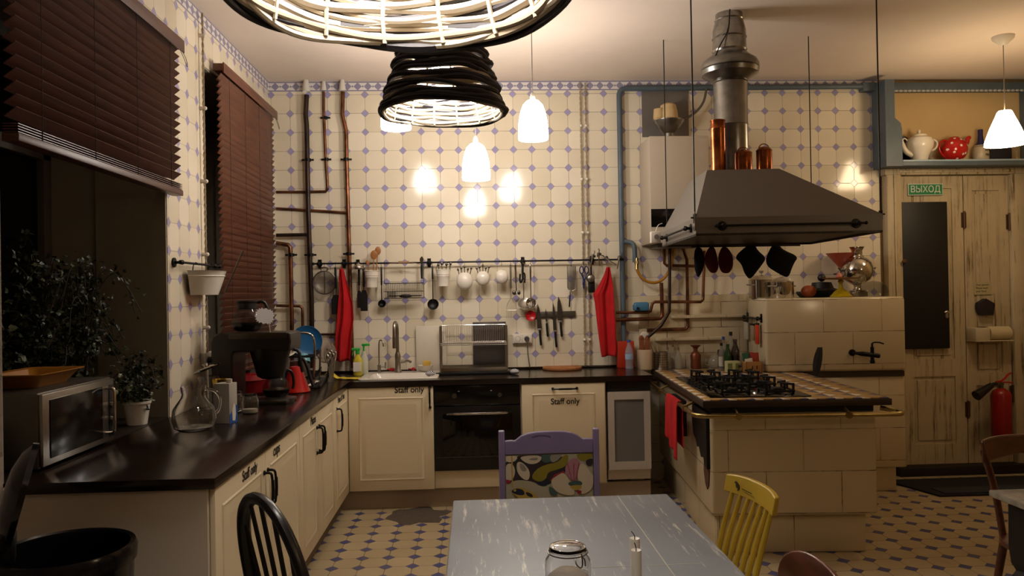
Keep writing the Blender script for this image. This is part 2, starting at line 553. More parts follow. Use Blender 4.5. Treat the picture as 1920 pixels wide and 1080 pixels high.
for i, (y0, y1) in enumerate((N1, N2)):
    fr = MB()
    x0, x1 = NX + .0, NX + .06
    z0, z1 = 1.0, 2.78; ym = (y0 + y1) / 2
    fr.box(x0, x1, y0, y0 + .07, z0, z1, .004); fr.box(x0, x1, y1 - .07, y1, z0, z1, .004)
    fr.box(x0, x1, y0, y1, z0, z0 + .07, .004); fr.box(x0, x1, y0, y1, z1 - .07, z1, .004)
    fr.box(x0, x1 + .01, ym - .05, ym + .05, z0, z1, .004); fr.box(x0, x1, y0, y1, 2.2, 2.27, .004)
    o = struct(fr, 'window_%d' % (i + 1), mat('dim_window_paint', '#4e483e', .5))
    g = MB().box(NX + .02, NX + .026, y0 + .03, y1 - .03, z0 + .03, z1 - .03).build('pane', M_night, o, flat=True)

# stove-side wall facing of large plain tiles with ledges
b = MB().box(1.30, 2.16, YW - .028, YW, .86, 1.455, .004)
b.box(1.55, 2.12, YW - .06, YW - .02, 1.275, 1.30, .004); b.box(1.42, 1.95, YW - .06, YW - .02, 1.10, 1.125, .004)
struct(b, 'wall_back_stove', bigtile_mat('plain_white_tiles', '#cdbd9c', '#57493a', .29, .2))

# bare mortar where a few floor tiles are missing
pts = []
for k in range(22):
    a = 2 * PI * k / 22
    rr = 1 + .22 * math.sin(5 * a) * (1 if k % 2 else -.4)
    pts.append((-.405 + .20 * math.cos(a) * rr, 5.28 + .20 * math.sin(a) * rr))
struct(MB().prism(pts, .0015, 'z', 0.0), 'floor_patch', mat('bare_mortar', '#54483d', .9, var=.2, vs_=20), flat=True)

# ceiling pipe, pilaster and shelf in blue-grey paint
def blue_run(name, pts, r, label, smooth=2):
    return one(MB().tube(pts, r, 12, smooth=smooth), name, M_bluepaint, label, 'pipe')
zt = 3.085
blue_run('gas_pipe', [(1.17, YW - .045, .93), (1.17, YW - .045, 2.0), (1.17, YW - .045, zt - .12), (1.17, YW - .045, zt), (1.29, YW - .045, zt), (3.2, YW - .045, zt + .01)], .021,
         'blue-grey painted gas pipe running up the back wall and along under the ceiling')
one(MB().tube([(1.19, YW - .045, 1.885), (1.25, YW - .06, 1.875), (1.265, YW - .07, 1.84), (1.265, YW - .07, 1.72)], .019, 12, smooth=2), 'pipe_branch', M_bluepaint, 'short blue-grey pipe elbow branching from the tall blue gas pipe', 'pipe')
# the painted beam above the door niche and the pilaster with shelf
t_ = thing('wall_shelf', 'blue-grey painted shelf with tall side board above the white double door', 'shelf', (0, 0, 0))
PX = atY(1648, 300, YW - .1).x
ZS = atY(1760, 300, YW - .2).z
b = MB(); sd = [(0, 0), (0, -.33), (0, -.33)]
# side board outline seen from the side of the room is in x-z, its depth in y
x0 = PX
out = [(x0, ZS - .045), (x0, zt + .02), (x0 + .075, zt + .02), (x0 + .075, ZS + .33), (x0 + .12, ZS + .29), (x0 + .13, ZS + .24), (x0 + .13, ZS - .045)]
MB().prism(out, .2, 'y', YW - .21).build('side_board', M_bluepaint, t_, ang=20)
MB().box(x0 + .13, XR - .01, YW - .21, YW + .01, ZS - .045, ZS - .004, .004).build('shelf_board', M_bluepaint, t_)
MB().box(x0 + .131, XR - .01, YW - .216, YW - .20, ZS - .012, ZS + .002, .002).build('shelf_edge', mat('pale_blue_edge', '#8fa3b0', .4), t_)
struct(MB().box(3.12, XR, YW - .07, YW + .02, zt - .03, zt + .035, .006).box(XR - .1, XR, 5.3, YW, zt - .06, ZC, .01), 'trim_3', M_bluepaint)
# small shells of plaster moulding below the blue beam
b = MB()
for k in range(34): b.ball((PX + .02 + k * .037, YW - .072, zt - .034), .018, .006, .010, 8, 6)
struct(b, 'trim_4', mat('pale_beading', '#a4a9ac', .5))
struct(MB().box(XR - .16, XR, YW - .16, YW + .02, 0, zt + .02, .01), 'trim_5', M_bluepaint)

# ------------------------------------------------------------------ the double door
def panel_leaf(w_, h_, rects, th=.045):
    """stile-and-rail leaf in local x 0..w, z 0..h with sunk panels"""
    b = MB()
    xs = sorted({0, w_} | {r[0] for r in rects} | {r[1] for r in rects})
    b.box(0, w_, .012, th, 0, h_)
    # frame members around the panels, built as strips in front
    zs = sorted({0, h_} | {r[2] for r in rects} | {r[3] for r in rects})
    for i in range(len(xs) - 1):
        for j in range(len(zs) - 1):
            cx, cz = (xs[i] + xs[i + 1]) / 2, (zs[j] + zs[j + 1]) / 2
            if not any(r[0] < cx < r[1] and r[2] < cz < r[3] for r in rects):
                b.box(xs[i], xs[i + 1], 0, .013, zs[j], zs[j + 1])
    for r in rects:
        m_ = .028
        b.box(r[0] + m_, r[1] - m_, .004, .013, r[2] + m_, r[3] - m_, .003)
    return b
yd = YW - .02
D = bpy.data.objects.new('door_1', None); C.objects.link(D); D.location = (0, yd, 0); D['kind'] = 'structure'
zt_door = atY(1780, 330, yd).z
xL, xM, xRr = atY(1690, 600, yd).x, atY(1809, 600, yd).x, atY(1893, 600, yd).x
b = MB(); fw = .115
b.box(xL - fw - .01, xL - .004, -.05, .03, 0, zt_door + fw, .008); b.box(xRr + .004, xRr + fw + .03, -.05, .03, 0, zt_door + fw, .008)
b.box(xL - fw - .03, xRr + fw + .04, -.055, .03, zt_door + .004, zt_door + fw, .008)
b.box(xL - .03, xRr + .02, -.062, -.04, zt_door + .02, zt_door + .045, .006)
b.box(xL - .07, xL - .055, -.062, -.04, 0, zt_door + .03, .004)
b.build('door_frame', M_door, D)
w1 = xM - xL - .004; h1 = zt_door - .07
L1 = panel_leaf(w1, h1, [(.09, w1 - .09, .16, .70), (.09, w1 - .09, .84, 1.02), (.09, w1 - .09, 1.02, h1 - .10)]).build('door_leaf', M_door, D, flat=True); L1.location = (xL, -.01, .07)
w2 = xRr - xM - .004
L2 = panel_leaf(w2, h1, [(.07, w2 - .07, .12, .62), (.07, w2 - .07, .72, .98), (.07, w2 - .07, 1.06, h1 - .12)]).build('door_leaf', M_door, D, flat=True); L2.location = (xM + .004, -.01, .07)
hm = mat('rusty_hinge', '#5a4230', .5, .7)
for xx, zz in ((xM, 2.02), (xM, .50), (xRr, 2.0), (xRr, .62)):
    MB().cyl((xx, -.022, zz - .07), (xx, -.022, zz + .07), .009, n=10).box(xx - .02, xx + .02, -.016, -.008, zz - .06, zz + .06).build('hinge', hm, D)
MB().lathe([(0, 0), (.016, .002), (.02, .012), (.014, .02), (0, .022)], n=16).mat(Matrix()).build('latch', hm, D).matrix_local = Matrix.Translation((xL - .005, -.062, atY(1668, 491, yd).z)) @ Matrix.Rotation(PI / 2, 4, 'X')
struct(MB().box(xL - .1, xRr + .1, yd - .12, yd + .02, 0, .068, .005), 'trim_6', mat('dark_threshold', '#1a1411', .6))

# cords and cables on the walls
def twisted(name, p0, p1, label, n=60, knob=None):
    t_ = thing(name, label, 'cable')
    p0, p1 = Vector(p0), Vector(p1)
    d = (p1 - p0); L = d.length
    N = int(L / .012)
    side = Vector((0, 1, 0)) if abs(knob[0]) > .5 else Vector((1, 0, 0))
    out = Vector(knob)
    for s_ in (0, PI):
        pts = [p0 + d * (i / N) + side * (.0045 * math.cos(i * .9 + s_)) + out * (.004 * math.sin(i * .9 + s_) + .022) for i in range(N + 1)]
        MB().tube(pts, .0036, 5).build('strand', mat('cloth_cable', '#9c8a6c', .8), t_)
    k = 0
    z = p0.z + .2
    while z < p1.z - .05:
        q = Vector((p0.x, p0.y, z))
        MB().cyl(q, q + out * .030, .012, .009, 12).ball(q + out * .03, .012, nu=10, nv=6).build('insulator', M_white, t_)
        z += .42
    return t_
def P2(px, py, off=0): return atX(px, py, XW)
pc = atX(376, 300, XW)
twisted('wall_cable', (XW, pc.y, 1.13), (XW, pc.y, 3.14), 'twisted cloth cable on porcelain knobs on the tiled pier between the windows', knob=(1, 0, 0))
pc2 = atY(1094, 400, YW)
twisted('wall_cable', (pc2.x - .012, YW, .92), (pc2.x - .012, YW, 3.14), 'twisted cloth cable, left of a close pair, up the wall right of the grater', knob=(0, -1, 0))
twisted('wall_cable', (pc2.x + .028, YW, .92), (pc2.x + .028, YW, 3.14), 'twisted cloth cable, right of a close pair, behind the blue scissors', knob=(0, -1, 0))

# ------------------------------------------------------------------ pendant lamps
def bell(x, y, z0, h, r, label):
    t_ = thing('pendant_lamp', label, 'lamp', (x, y, z0), group='white bell pendant lamps')
    pr = [(r * .97, 0), (r, .012), (r * .99, h * .25), (r * .95, h * .45), (r * .87, h * .62), (r * .80, h * .72), (r * .66, h * .86), (r * .42, h * .96), (r * .2, h), (0, h)]
    MB().lathe(pr, n=40).lathe([(r * .97, 0), (r * .88, .02), (0, .035)], n=40).build('lamp_shade', M_opal, t_)
    MB().lathe([(.018, h), (.014, h + .03), (.005, h + .045), (0, h + .045)], n=16).build('cap', M_whitep, t_)
    MB().cyl((0, 0, h + .04), (0, 0, ZC - z0), .0028, n=8).build('cord', mat('lamp_cord', '#8a8072', .6), t_)
    MB().lathe([(0, ZC - z0 - .03), (.02, ZC - z0 - .03), (.045, ZC - z0 - .004), (.045, ZC - z0)], n=20).build('canopy', M_whitep, t_)
M_opal = mat('lit_opal_glass', '#fff4e0', .3, emit=LAMP_BELL, ecol='#fff4ea')
def lampat(px, py, Y): return atY(px, py, Y)
for px, pb, pt, Y, lb in ((1000, 262, 187, 4.63, 'white glass bell pendant lamp, rightmost of the three before the tiled back wall'),
                          (893, 337, 268, 4.96, 'white glass bell pendant lamp hanging lowest, just below the smaller wicker shade'),
                          (743, 242, 166, 4.63, 'white glass bell pendant lamp half hidden behind the smaller wicker shade')):
    a = atY(px, pb, Y); c_ = atY(px, pt, Y)
    bell(a.x, Y, a.z, c_.z - a.z, .09, lb)
a = atY(1885, 272, 5.0); c_ = atY(1885, 208, 5.0)
t_ = thing('pendant_lamp', 'conical white pendant lamp hanging in front of the shelf above the door', 'lamp', (a.x, 5.0, a.z))
hh = c_.z - a.z
MB().lathe([(.124, 0), (.120, .03), (.09, hh * .5), (.06, hh * .8), (.045, hh * .96), (.038, hh), (0, hh)], n=40).lathe([(.124, 0), (.11, .015), (0, .02)], n=40).build('lamp_shade', mat('lit_opal_cone', '#fff0d8', .3, emit=LAMP_CONE, ecol='#ffe0b4'), t_)
MB().cyl((0, 0, hh), (0, 0, ZC - a.z), .003, n=8).build('cord', mat('lamp_cord', '#8a8072', .6), t_)
MB().lathe([(0, ZC - a.z - .06), (.02, ZC - a.z - .06), (.065, ZC - a.z - .02), (.07, ZC - a.z)], n=24).build('canopy', M_whitep, t_)

# one more cone lamp of the same kind over the side tables, right of the picture
t_ = thing('pendant_lamp', 'conical white pendant lamp over the marble-topped table, outside the picture', 'lamp', (3.3, 1.1, 2.2))
MB().lathe([(.124, 0), (.120, .03), (.09, .11), (.06, .17), (.045, .21), (.038, .22), (0, .22)], n=40).lathe([(.124, 0), (.11, .015), (0, .02)], n=40).build('lamp_shade', mat('lit_opal_cone', '#fff0d8'), t_)
MB().cyl((0, 0, .22), (0, 0, ZC - 2.2), .003, n=8).build('cord', mat('lamp_cord', '#8a8072', .6), t_)

M_wick = mat('black_painted_willow', '#15131a', .6)
M_wickin = mat('bulb_lit_willow', '#a89c88', .7)  # inner strands coloured pale so they look lit white by the bulb
M_bulb = mat('lit_bulb', '#fff6e6', .3, emit=LAMP_WICKER, ecol='#fff4ea')
def wicker(x, y, z0, rad, top, h, label, seed, nr, HB, ro=.0150):
    rnd = random.Random(seed)
    t_ = thing('wicker_lamp', label, 'lamp', (x, y, z0), group='black wicker lampshades over the table')
    def prof(u):   # radius at height fraction
        return rad + (top - rad) * (u ** 1.15)
    nrib = 14
    outer = MB(); inner = MB()
    rs = rad / .28
    for i in range(nr * 3):
        for lay, mb, k in (((0, outer, 1.0),) if i < nr else ((1, inner, .968),)):
            u = (i + .5) / nr if lay == 0 else (i - nr + .3) / (nr * 2)
            amp = .006 * rs; ph = rnd.random() * 6.28; ph2 = rnd.random() * 6.28
            pts = []
            N = 84
            dz = rnd.uniform(-.12, .12) / nr
            for q in range(N):
                a = 2 * PI * q / N
                rr = prof(u) * k + amp * math.sin(a * nrib / 2 + PI * i) * (.8 if lay == 0 else .5)
                zz = (u + dz) * h + .010 * rs * math.sin(a * 2 + ph) * .6 + .006 * rs * math.sin(a * 5 + ph2)
                pts.append((rr * math.cos(a), rr * math.sin(a), zz))
            rad_ = (ro if lay == 0 else .0080) * rs * rnd.uniform(.8, 1.2)
            mb.tube(pts, rad_, 7, closed=True, flat=1.0)
    outer.build('outer_weave', M_wick, t_)
    inner.build('inner_weave', M_wickin, t_)
    ribs = MB()
    for k in range(nrib):
        a = 2 * PI * (k + .5) / nrib + .2
        pts = [(prof(u) * .935 * math.cos(a + .02 * math.sin(9 * u)), prof(u) * .935 * math.sin(a + .02 * math.sin(9 * u)), u * h) for u in [i / 8 for i in range(9)]]
        ribs.tube(pts, .0045 * rs, 6)
    ribs.build('ribs', M_wickin, t_)
    rim = MB(); 
    for q, (dr, dz) in enumerate(((.004, .004), (.012, .008), (.008, -.001))):
        pts = [((rad * 1.0 + dr * rs + .003 * math.sin(7 * a + q)) * math.cos(a), (rad + dr * rs + .003 * math.sin(7 * a + q)) * math.sin(a), dz * rs + .004 * math.sin(3 * a + q)) for a in [2 * PI * i / 72 for i in range(72)]]
        rim.tube(pts, .0062 * rs, 8, closed=True)
    rim.build('rim', M_wick, t_)
    ir = MB()
    for q in range(2): ir.tube([((rad * .972 - .010 * q * rs) * math.cos(a), (rad * .972 - .010 * q * rs) * math.sin(a), .004 * rs + .010 * q * rs + .003 * rs * math.sin(5 * a + 2 * q)) for a in [2 * PI * i / 72 for i in range(72)]], .0075 * rs, 8, closed=True)
    ir.build('inner_rim', M_wickin, t_)
    # top closing weave
    tp = MB()
    for i in range(5):
        rr = top * (1 - i / 5.5)
        tp.tube([(rr * math.cos(a), rr * math.sin(a), h + .004 * math.sin(4 * a) + .01 * i * rs) for a in [2 * PI * k / 40 for k in range(40)]], .010 * rs, 6, closed=True)
    tp.build('crown_weave', M_wick, t_)
    MB().ball((0, 0, h * HB), .048 * min(rs, 1), None, None, 20, 12).lathe([(.02, h * HB + .03), (.02, h * HB + .09)], n=16).build('bulb', M_bulb, t_)
    MB().cyl((0, 0, h * HB + .085), (0, 0, h * HB + .14), .022, n=16).build('lamp_holder', M_blkm, t_)
    MB().cyl((0, 0, h * HB + .13), (0, 0, ZC - z0), .004, n=8).build('cord', M_blkm, t_)
a = atY(747, -12, 1.27)
wicker(a.x, 1.27, a.z, .275, .15, .34, 'large black wicker pendant lampshade at the top edge, nearest the camera', 3, 17, .74, .0118)
a = atY(831, 212, 2.50)
wicker(a.x, 2.50, a.z, .198, .115, .25, 'smaller black wicker pendant lampshade hanging below and behind the large one', 5, 13, .58, .0128)
# ------------------------------------------------------------------ base cabinets
ZT = .90                                   # worktop height
FX, FY = -.90, 5.44                        # faces of the left run and of the back run
YN = 2.655                                 # near end of the left run


def door_mb(w_, h_, th=.019, flat=False, st=.075):
    """raised-panel door: local x 0..w, z 0..h, front face at y=-th"""
    b = MB()
    b.box(0, w_, -th, 0, 0, h_, .003)
    if not flat:
        b2 = bmesh.new()
        x0, x1, z0, z1 = st, w_ - st, st, h_ - st
        def ring(o, y): return [(x0 + o, y, z0 + o), (x1 - o, y, z0 + o), (x1 - o, y, z1 - o), (x0 + o, y, z1 - o)]
        L = [ring(-.006, -th - .0002), ring(0, -th - .004), ring(.008, -th - .0005), ring(.012, -th - .0005), ring(.040, -th - .008), ring(.044, -th - .008)]
        V = [[b.v(p) for p in r_] for r_ in L]
        for A, B in zip(V, V[1:]):
            for i in range(4): b.f([A[i], A[(i + 1) % 4], B[(i + 1) % 4], B[i]])
        b.f(V[-1])
    return b
def handle_mb(L=.14, r=.0055, out=.034):
    b = MB()
    b.tube([(0, 0, -L / 2), (0, -out * .8, -L / 2), (0, -out, -L / 2 + .012), (0, -out - .002, 0), (0, -out, L / 2 - .012), (0, -out * .8, L / 2), (0, 0, L / 2)], r, 8, smooth=1)
    for s in (-1, 1): b.cyl((0, 0, s * L / 2), (0, -.006, s * L / 2), .010, n=12)
    b.tube([(0, -out - .002, -L * .28), (0, -out - .003, 0), (0, -out - .002, L * .28)], r * 1.25, 8)
    return b
def cabinet(name, label, loc, rz, w_, depth, doors, body=M_cabw, plinth=None, group='cream base cabinets', kind=True):
    """carcass behind the face; doors = list of (x0, x1, z0, z1, handle (x,z,angle) or None, text)"""
    t_ = thing(name, label, 'cabinet', loc, rz, group)
    MB().box(.001, w_ - .001, 0.0, depth, .14, .86).build('carcass', body, t_)
    for x0, x1, z0, z1, hd, tx in doors:
        d = door_mb(x1 - x0 - .004, z1 - z0).build('door', M_cab, t_); d.location = (x0 + .002, -.001, z0)
        if hd:
            h_ = handle_mb().build('handle', M_rail, d); h_.location = (hd[0] - x0, -.019, hd[1] - z0)
            h_.rotation_euler = (0, hd[2], 0)
        if tx:
            text(tx[0], 'lettering', tx[3], M_lab, (tx[1] - x0, -.0205, tx[2] - z0), d, bold=.0008, ext=.0004, sx=.95)
    return t_
# left run: local x runs along +y of the room (rz = 90 deg), the face looks to +x
def ly(px): return atX(px, 760, FX).y
ys = [YN, ly(487), ly(553), ly(588), ly(619), ly(650)]
print('left run seams', ys)
# doors: staff only | cups | plates | plain | pans
seams = [YN, 3.215, 3.80, 4.21, 4.63, 5.40]
seams = [YN, ys[1], ys[2], ys[3], ys[4], FY - .022]
dl = ('cream base cabinet at the near end of the left run, door lettered Staff only',
      'cream base cabinet lettered cups, second along the left run',
      'cream base cabinet lettered Plates in the left run',
      'narrow cream base cabinet with a plain door between Plates and the pans door',
      'cream base cabinet for pans, in the corner end of the left run')
zt_ = .855
txt = (('Staff only', .405, .822, .056), ('cups', .18, .826, .066), ('Plates', .33, .826, .062), None, ('Pans & Pots', .28, .826, .056))
for i in range(5):
    a, b_ = seams[i], seams[i + 1]; w_ = b_ - a
    hd = {0: (w_ - .03, .70, 0), 1: (.025, .70, 0), 2: (w_ - .03, .70, 0), 3: (.03, .70, 0), 4: (.10, .71, 0)}[i]
    tx = txt[i]
    cabinet('base_cabinet', dl[i], (FX, a, 0), PI / 2, w_, .60, [(0, w_, .14, zt_, hd, tx)])
one(MB().box(XW + .02, FX, YN - .018, YN - .0005, .0, .86), 'end_panel', M_cabw, 'plain white panel closing the near end of the left cabinet run', 'panel')
# back run: sink cabinet, oven, dishwasher front, white glass-door unit
bx = [atY(652, 800, FY).x, atY(815, 800, FY).x, atY(976, 800, FY).x, atY(1138, 800, FY).x, atY(1222, 800, FY).x]
bx = [FX + .02, -.288, .318, .925, 1.245]
cabinet('base_cabinet', 'cream sink cabinet lettered Staff only, left of the black oven', (bx[0], FY, 0), 0, bx[1] - bx[0], .58,
        [(0, bx[1] - bx[0], .14, zt_, (bx[1] - bx[0] - .028, .78, 0), ('Staff only', bx[1] - bx[0] - .17, .835, .058))])
t_ = thing('dishwasher', 'built-in dishwasher behind a cream panel lettered Staff only, right of the oven', 'dishwasher', (bx[2], FY, 0))
w_ = bx[3] - bx[2]
MB().box(.001, w_ - .001, 0, .58, .14, .86).build('carcass', M_cabw, t_)
d = door_mb(w_ - .02, .70).build('door', M_cab, t_); d.location = (.01, -.004, .155)
h_ = handle_mb(.17).build('handle', M_rail, d); h_.location = (w_ / 2, -.019, .665); h_.rotation_euler = (0, PI / 2, 0)
text('Staff only', 'lettering', .058, M_lab, (w_ / 2, -.0285, .575), d, bold=.0008, ext=.0004, sx=.95)
# oven
t_ = thing('oven', 'black built-in electric oven under the worktop between two cream doors', 'oven', (bx[1], FY, 0))
w_ = bx[2] - bx[1]
MB().box(.001, w_ - .001, 0.002, .55, .24, .855).build('body', M_blkm, t_)
MB().box(.001, w_ - .001, .0, .02, .14, .262, .002).build('filler_panel', M_cab, t_)
MB().box(.002, w_ - .002, -.018, .0, .72, .855, .003).build('control_panel', mat('black_gloss_panel', '#060606', .15), t_)
dr = MB().box(.002, w_ - .002, -.024, -.001, .265, .712, .004).build('door', M_blk, t_)
MB().box(.06, w_ - .06, -.0255, -.022, .345, .66, .001).build('door_glass', mat('oven_glass', '#050404', .06), dr)
MB().box(.004, w_ - .004, -.0256, -.024, .357, .3595).build('trim_line', M_dsteel, dr)
h_ = MB().tube([(.09, -.024, .665), (.09, -.052, .665), (.11, -.058, .665), (w_ / 2, -.062, .665), (w_ - .11, -.058, .665), (w_ - .09, -.052, .665), (w_ - .09, -.024, .665)], .0075, 8, smooth=1)
h_.build('handle', M_chrome, dr)
for xx, rr in ((.145, .019), (w_ - .145, .017)):
    MB().cyl((xx, -.018, .787), (xx, -.040, .787), rr, rr * .85, 20).box(xx - .003, xx + .003, -.046, -.038, .787 - rr * .8, .787 + rr * .8, .001).build('knob', M_dsteel, t_)
for xx in (.17, w_ - .21): MB().box(xx, xx + .012, -.0195, -.018, .815, .819).build('scale_mark', M_whitep, t_)
# white frosted-glass door unit
t_ = thing('glass_door_cabinet', 'narrow white cabinet with a grey frosted glass door beside the stove', 'cabinet', (bx[3] + .012, FY, 0))
w_ = bx[4] - bx[3] - .012
MB().box(0, w_ - .004, .02, .58, .16, .78).build('carcass', M_cabw, t_)
fr = MB(); h0, h1 = .235, .785
for a in ((0, .045, h0, h1), (w_ - .05, w_ - .005, h0, h1), (.044, w_ - .049, h0, h0 + .055), (.044, w_ - .049, h1 - .055, h1)): fr.box(a[0], a[1], -.012, .012, a[2], a[3])
fr.build('door_frame', mat('white_aluminium', '#b9b0a2', .35), t_)
MB().box(.04, w_ - .045, -.004, .006, h0 + .05, h1 - .05).build('frosted_glass', mat('frosted_glass', '#6a6864', .45), t_)
one(MB().box(bx[3] + .012, bx[4], FY + .0, FY + .02, .78, .858), 'filler_strip', mat('dark_gap', '#0d0a09', .6), 'dark strip between the worktop and the white glass-door cabinet', 'panel')
# plinths
one(MB().box(XW + .03, FX - .045, YN + .02, FY + .045, 0, .138).box(FX - .045, 1.245, FY + .045, FY + .065, 0, .138), 'plinth', M_plinth, 'beige plinth board running under both rows of kitchen cabinets', 'plinth')
# worktops with a hole for the sink
SX0, SX1, SY0, SY1 = -.79, -.29, 5.54, 5.95
b = MB()
b.box(XW + .004, FX + .03, YN - .03, FY - .03, .862, ZT, .003)
one(b, 'worktop', M_top, 'long dark brown worktop on the left cabinet run', 'worktop')
b = MB()
b.box(XW + .004, SX0, FY - .03 + .0006, YW - .004, .862, ZT); b.box(SX1, 1.262, FY - .03 + .0006, YW - .004, .862, ZT)
b.box(SX0, SX1, FY - .03 + .0006, SY0, .862, ZT); b.box(SX0, SX1, SY1, YW - .004, .862, ZT)
one(b, 'worktop', M_top, 'dark brown worktop along the tiled back wall with the sink in it', 'worktop', flat=True)
one(MB().box(XW + .03, 1.262, YW - .016, YW - .003, ZT + .001, ZT + .018, .004), 'edge_strip', M_top, 'dark strip along the back of the worktop against the tiles', 'strip')
# sink
t_ = thing('sink', 'white inset kitchen sink in the dark worktop', 'sink', (0, 0, ZT))
b = MB()
def ringz(x0, x1, y0, y1, z, r, n=5):
    o = []
    for cx, cy, a0 in ((x1 - r, y1 - r, 0), (x0 + r, y1 - r, PI / 2), (x0 + r, y0 + r, PI), (x1 - r, y0 + r, 3 * PI / 2)):
        for k in range(n + 1):
            a = a0 + PI / 2 * k / n; o.append((cx + r * math.cos(a), cy + r * math.sin(a), z))
    return o
Ls = [ringz(SX0 - .03, SX1 + .03, SY0 - .06, SY1 + .045, .0005, .03), ringz(SX0 - .03, SX1 + .03, SY0 - .06, SY1 + .045, .008, .03), ringz(SX0 - .022, SX1 + .022, SY0 - .052, SY1 + .037, .012, .03),
      ringz(SX0 + .03, SX1 - .03, SY0 - .02, SY1 - .10, .010, .05), ringz(SX0 + .035, SX1 - .035, SY0 - .015, SY1 - .105, -.002, .05), ringz(SX0 + .05, SX1 - .05, SY0 + .004, SY1 - .12, -.030, .05)]
V = [[b.v(p) for p in l_] for l_ in Ls]
for A, B in zip(V, V[1:]):
    for i in range(len(A)): b.f([A[i], A[(i + 1) % len(A)], B[(i + 1) % len(A)], B[i]])
b.f(V[-1])
b.build('basin', mat('white_sink_enamel', '#cfc8bc', .18), t_)
MB().cyl((-.54, 5.74, -.0295), (-.54, 5.74, -.026), .04, n=20).build('drain', M_steel, t_)

# ------------------------------------------------------------------ stove island (brick stove faced with tiles)
IR = R(-4.0)
IL = Vector((1.262, 4.235, 0))            # front left corner of its top
isl = thing('stove_island', 'old white tiled brick stove island with a brown-edged tiled top', 'stove', IL, IR)
IW, ILn = 1.04, 1.80
# body: lower courses step in
b = MB()
bp = .035
b.box(.055, IW - .06, .06, ILn, .22, .80, .022, 3)
b.build('tiled_body', M_stove, isl)
b = MB().box(.085, IW - .11, .105, ILn, 0, .222, .012)
b.build('tiled_plinth', M_stove, isl)
MB().box(.06, IW - .07, .075, ILn, .80, .842).build('top_recess', mat('dark_gap', '#0d0a09', .6), isl)
MB().box(0, IW, 0, ILn, .842, .876, .003).box(0, IW, 0, ILn, .8761, .8775).build('top_edge', mat('brown_wood_edge', '#33241b', .45, var=.2, vs_=20), isl)
# the tiled top: yellow octagons
t = NT('yellow_octagon_top')
tcn = t.n('ShaderNodeTexCoord'); sxn = t.n('ShaderNodeSeparateXYZ'); t.l(tcn.outputs['Object'], sxn.inputs[0])
A = t.math('DIVIDE', sxn.outputs[0], .147); B = t.math('DIVIDE', sxn.outputs[1], .147)
fa = t.math('ABSOLUTE', t.math('SUBTRACT', A, t.math('ROUND', A))); fb = t.math('ABSOLUTE', t.math('SUBTRACT', B, t.math('ROUND', B)))
sm = t.math('ADD', fa, fb); isd = t.math('LESS_THAN', sm, .42)
# quarter the dots: white on the left side, violet on the right
sd_ = t.math('GREATER_THAN', t.math('SUBTRACT', A, t.math('ROUND', A)), 0.0)
dcol = t.mix(sd_, rgb('#4a4a68'), rgb('#d8ccb8'))
nz = t.noise(6, tcn.outputs['Object'], 6)
col = t.mix(isd, t.mix(t.ramp(nz, .35, .7), rgb('#b28c50'), rgb('#8c6936')), dcol)
gr = t.math('MAXIMUM', t.math('LESS_THAN', t.math('ABSOLUTE', t.math('SUBTRACT', sm, .42)), .022), t.math('MULTIPLY', t.math('LESS_THAN', t.math('MINIMUM', fa, fb), .013), t.math('SUBTRACT', 1.0, isd)))
t.col(t.mix(gr, col, rgb('#4f4030'))); t.b.inputs['Roughness'].default_value = .3
MB().box(.012, IW - .012, .012, ILn, .8776, .884, .001).build('tiled_top', t.m, isl)
# cast iron fire door and ash hole on the left side
t2 = MB()
t2.prism([(.09, .80), (.46, .80), (.47, .70), (.44, .62), (.38, .60), (.34, .56), (.29, .57), (.24, .52), (.18, .53), (.14, .49), (.09, .48)], .03, 'x', .036)
t2.build('fire_door', mat('charred_iron', '#15110f', .55, .3, var=.4, vs_=15), isl, flat=True)
MB().prism([(.10, .46), (.12, .38), (.16, .35), (.20, .37), (.24, .44), (.23, .50), (.16, .50)], .006, 'x', .050).build('broken_patch', mat('exposed_brick', '#5c3424', .9, var=.4, vs_=20), isl)
MB().box(.02, .055, .72, 1.08, .55, .78, .003).build('oven_door', mat('dark_oven_door', '#1d1713', .5), isl)
# brass rail round two sides
b = MB()
zr, o_ = .800, .045
b.tube([(.02, ILn - .12, zr), (-.03, ILn - .14, zr), (-o_, ILn - .22, zr), (-o_, .10, zr), (-o_, .0, zr), (.06, -o_, zr), (IW - .02, -o_, zr), (IW + .04, -o_ + .004, zr), (IW + .05, .03, zr + .003), (IW - .04, .06, zr + .02)], .0135, 12, smooth=2)
rl = b.build('brass_rail', M_brass, isl)
for p_, q_ in (((.18, -o_, zr), (.18, .07, zr + .03)), ((.78, -o_, zr), (.78, .07, zr + .03)), ((-o_, .28, zr), (.06, .28, zr + .03)), ((-o_, 1.1, zr), (.06, 1.1, zr + .03))):
    p_ = Vector(p_); q_ = Vector(q_)
    d = Vector((1, 0, 0)) if p_.y == -o_ else Vector((0, 1, 0))
    MB().cyl(p_ - d * .022, p_ + d * .022, .0185, n=16).tube([p_ + Vector((0, 0, .012)), p_.lerp(q_, .5) + Vector((0, 0, .02)), q_], .008, 8).build('rail_bracket', M_brass, rl)

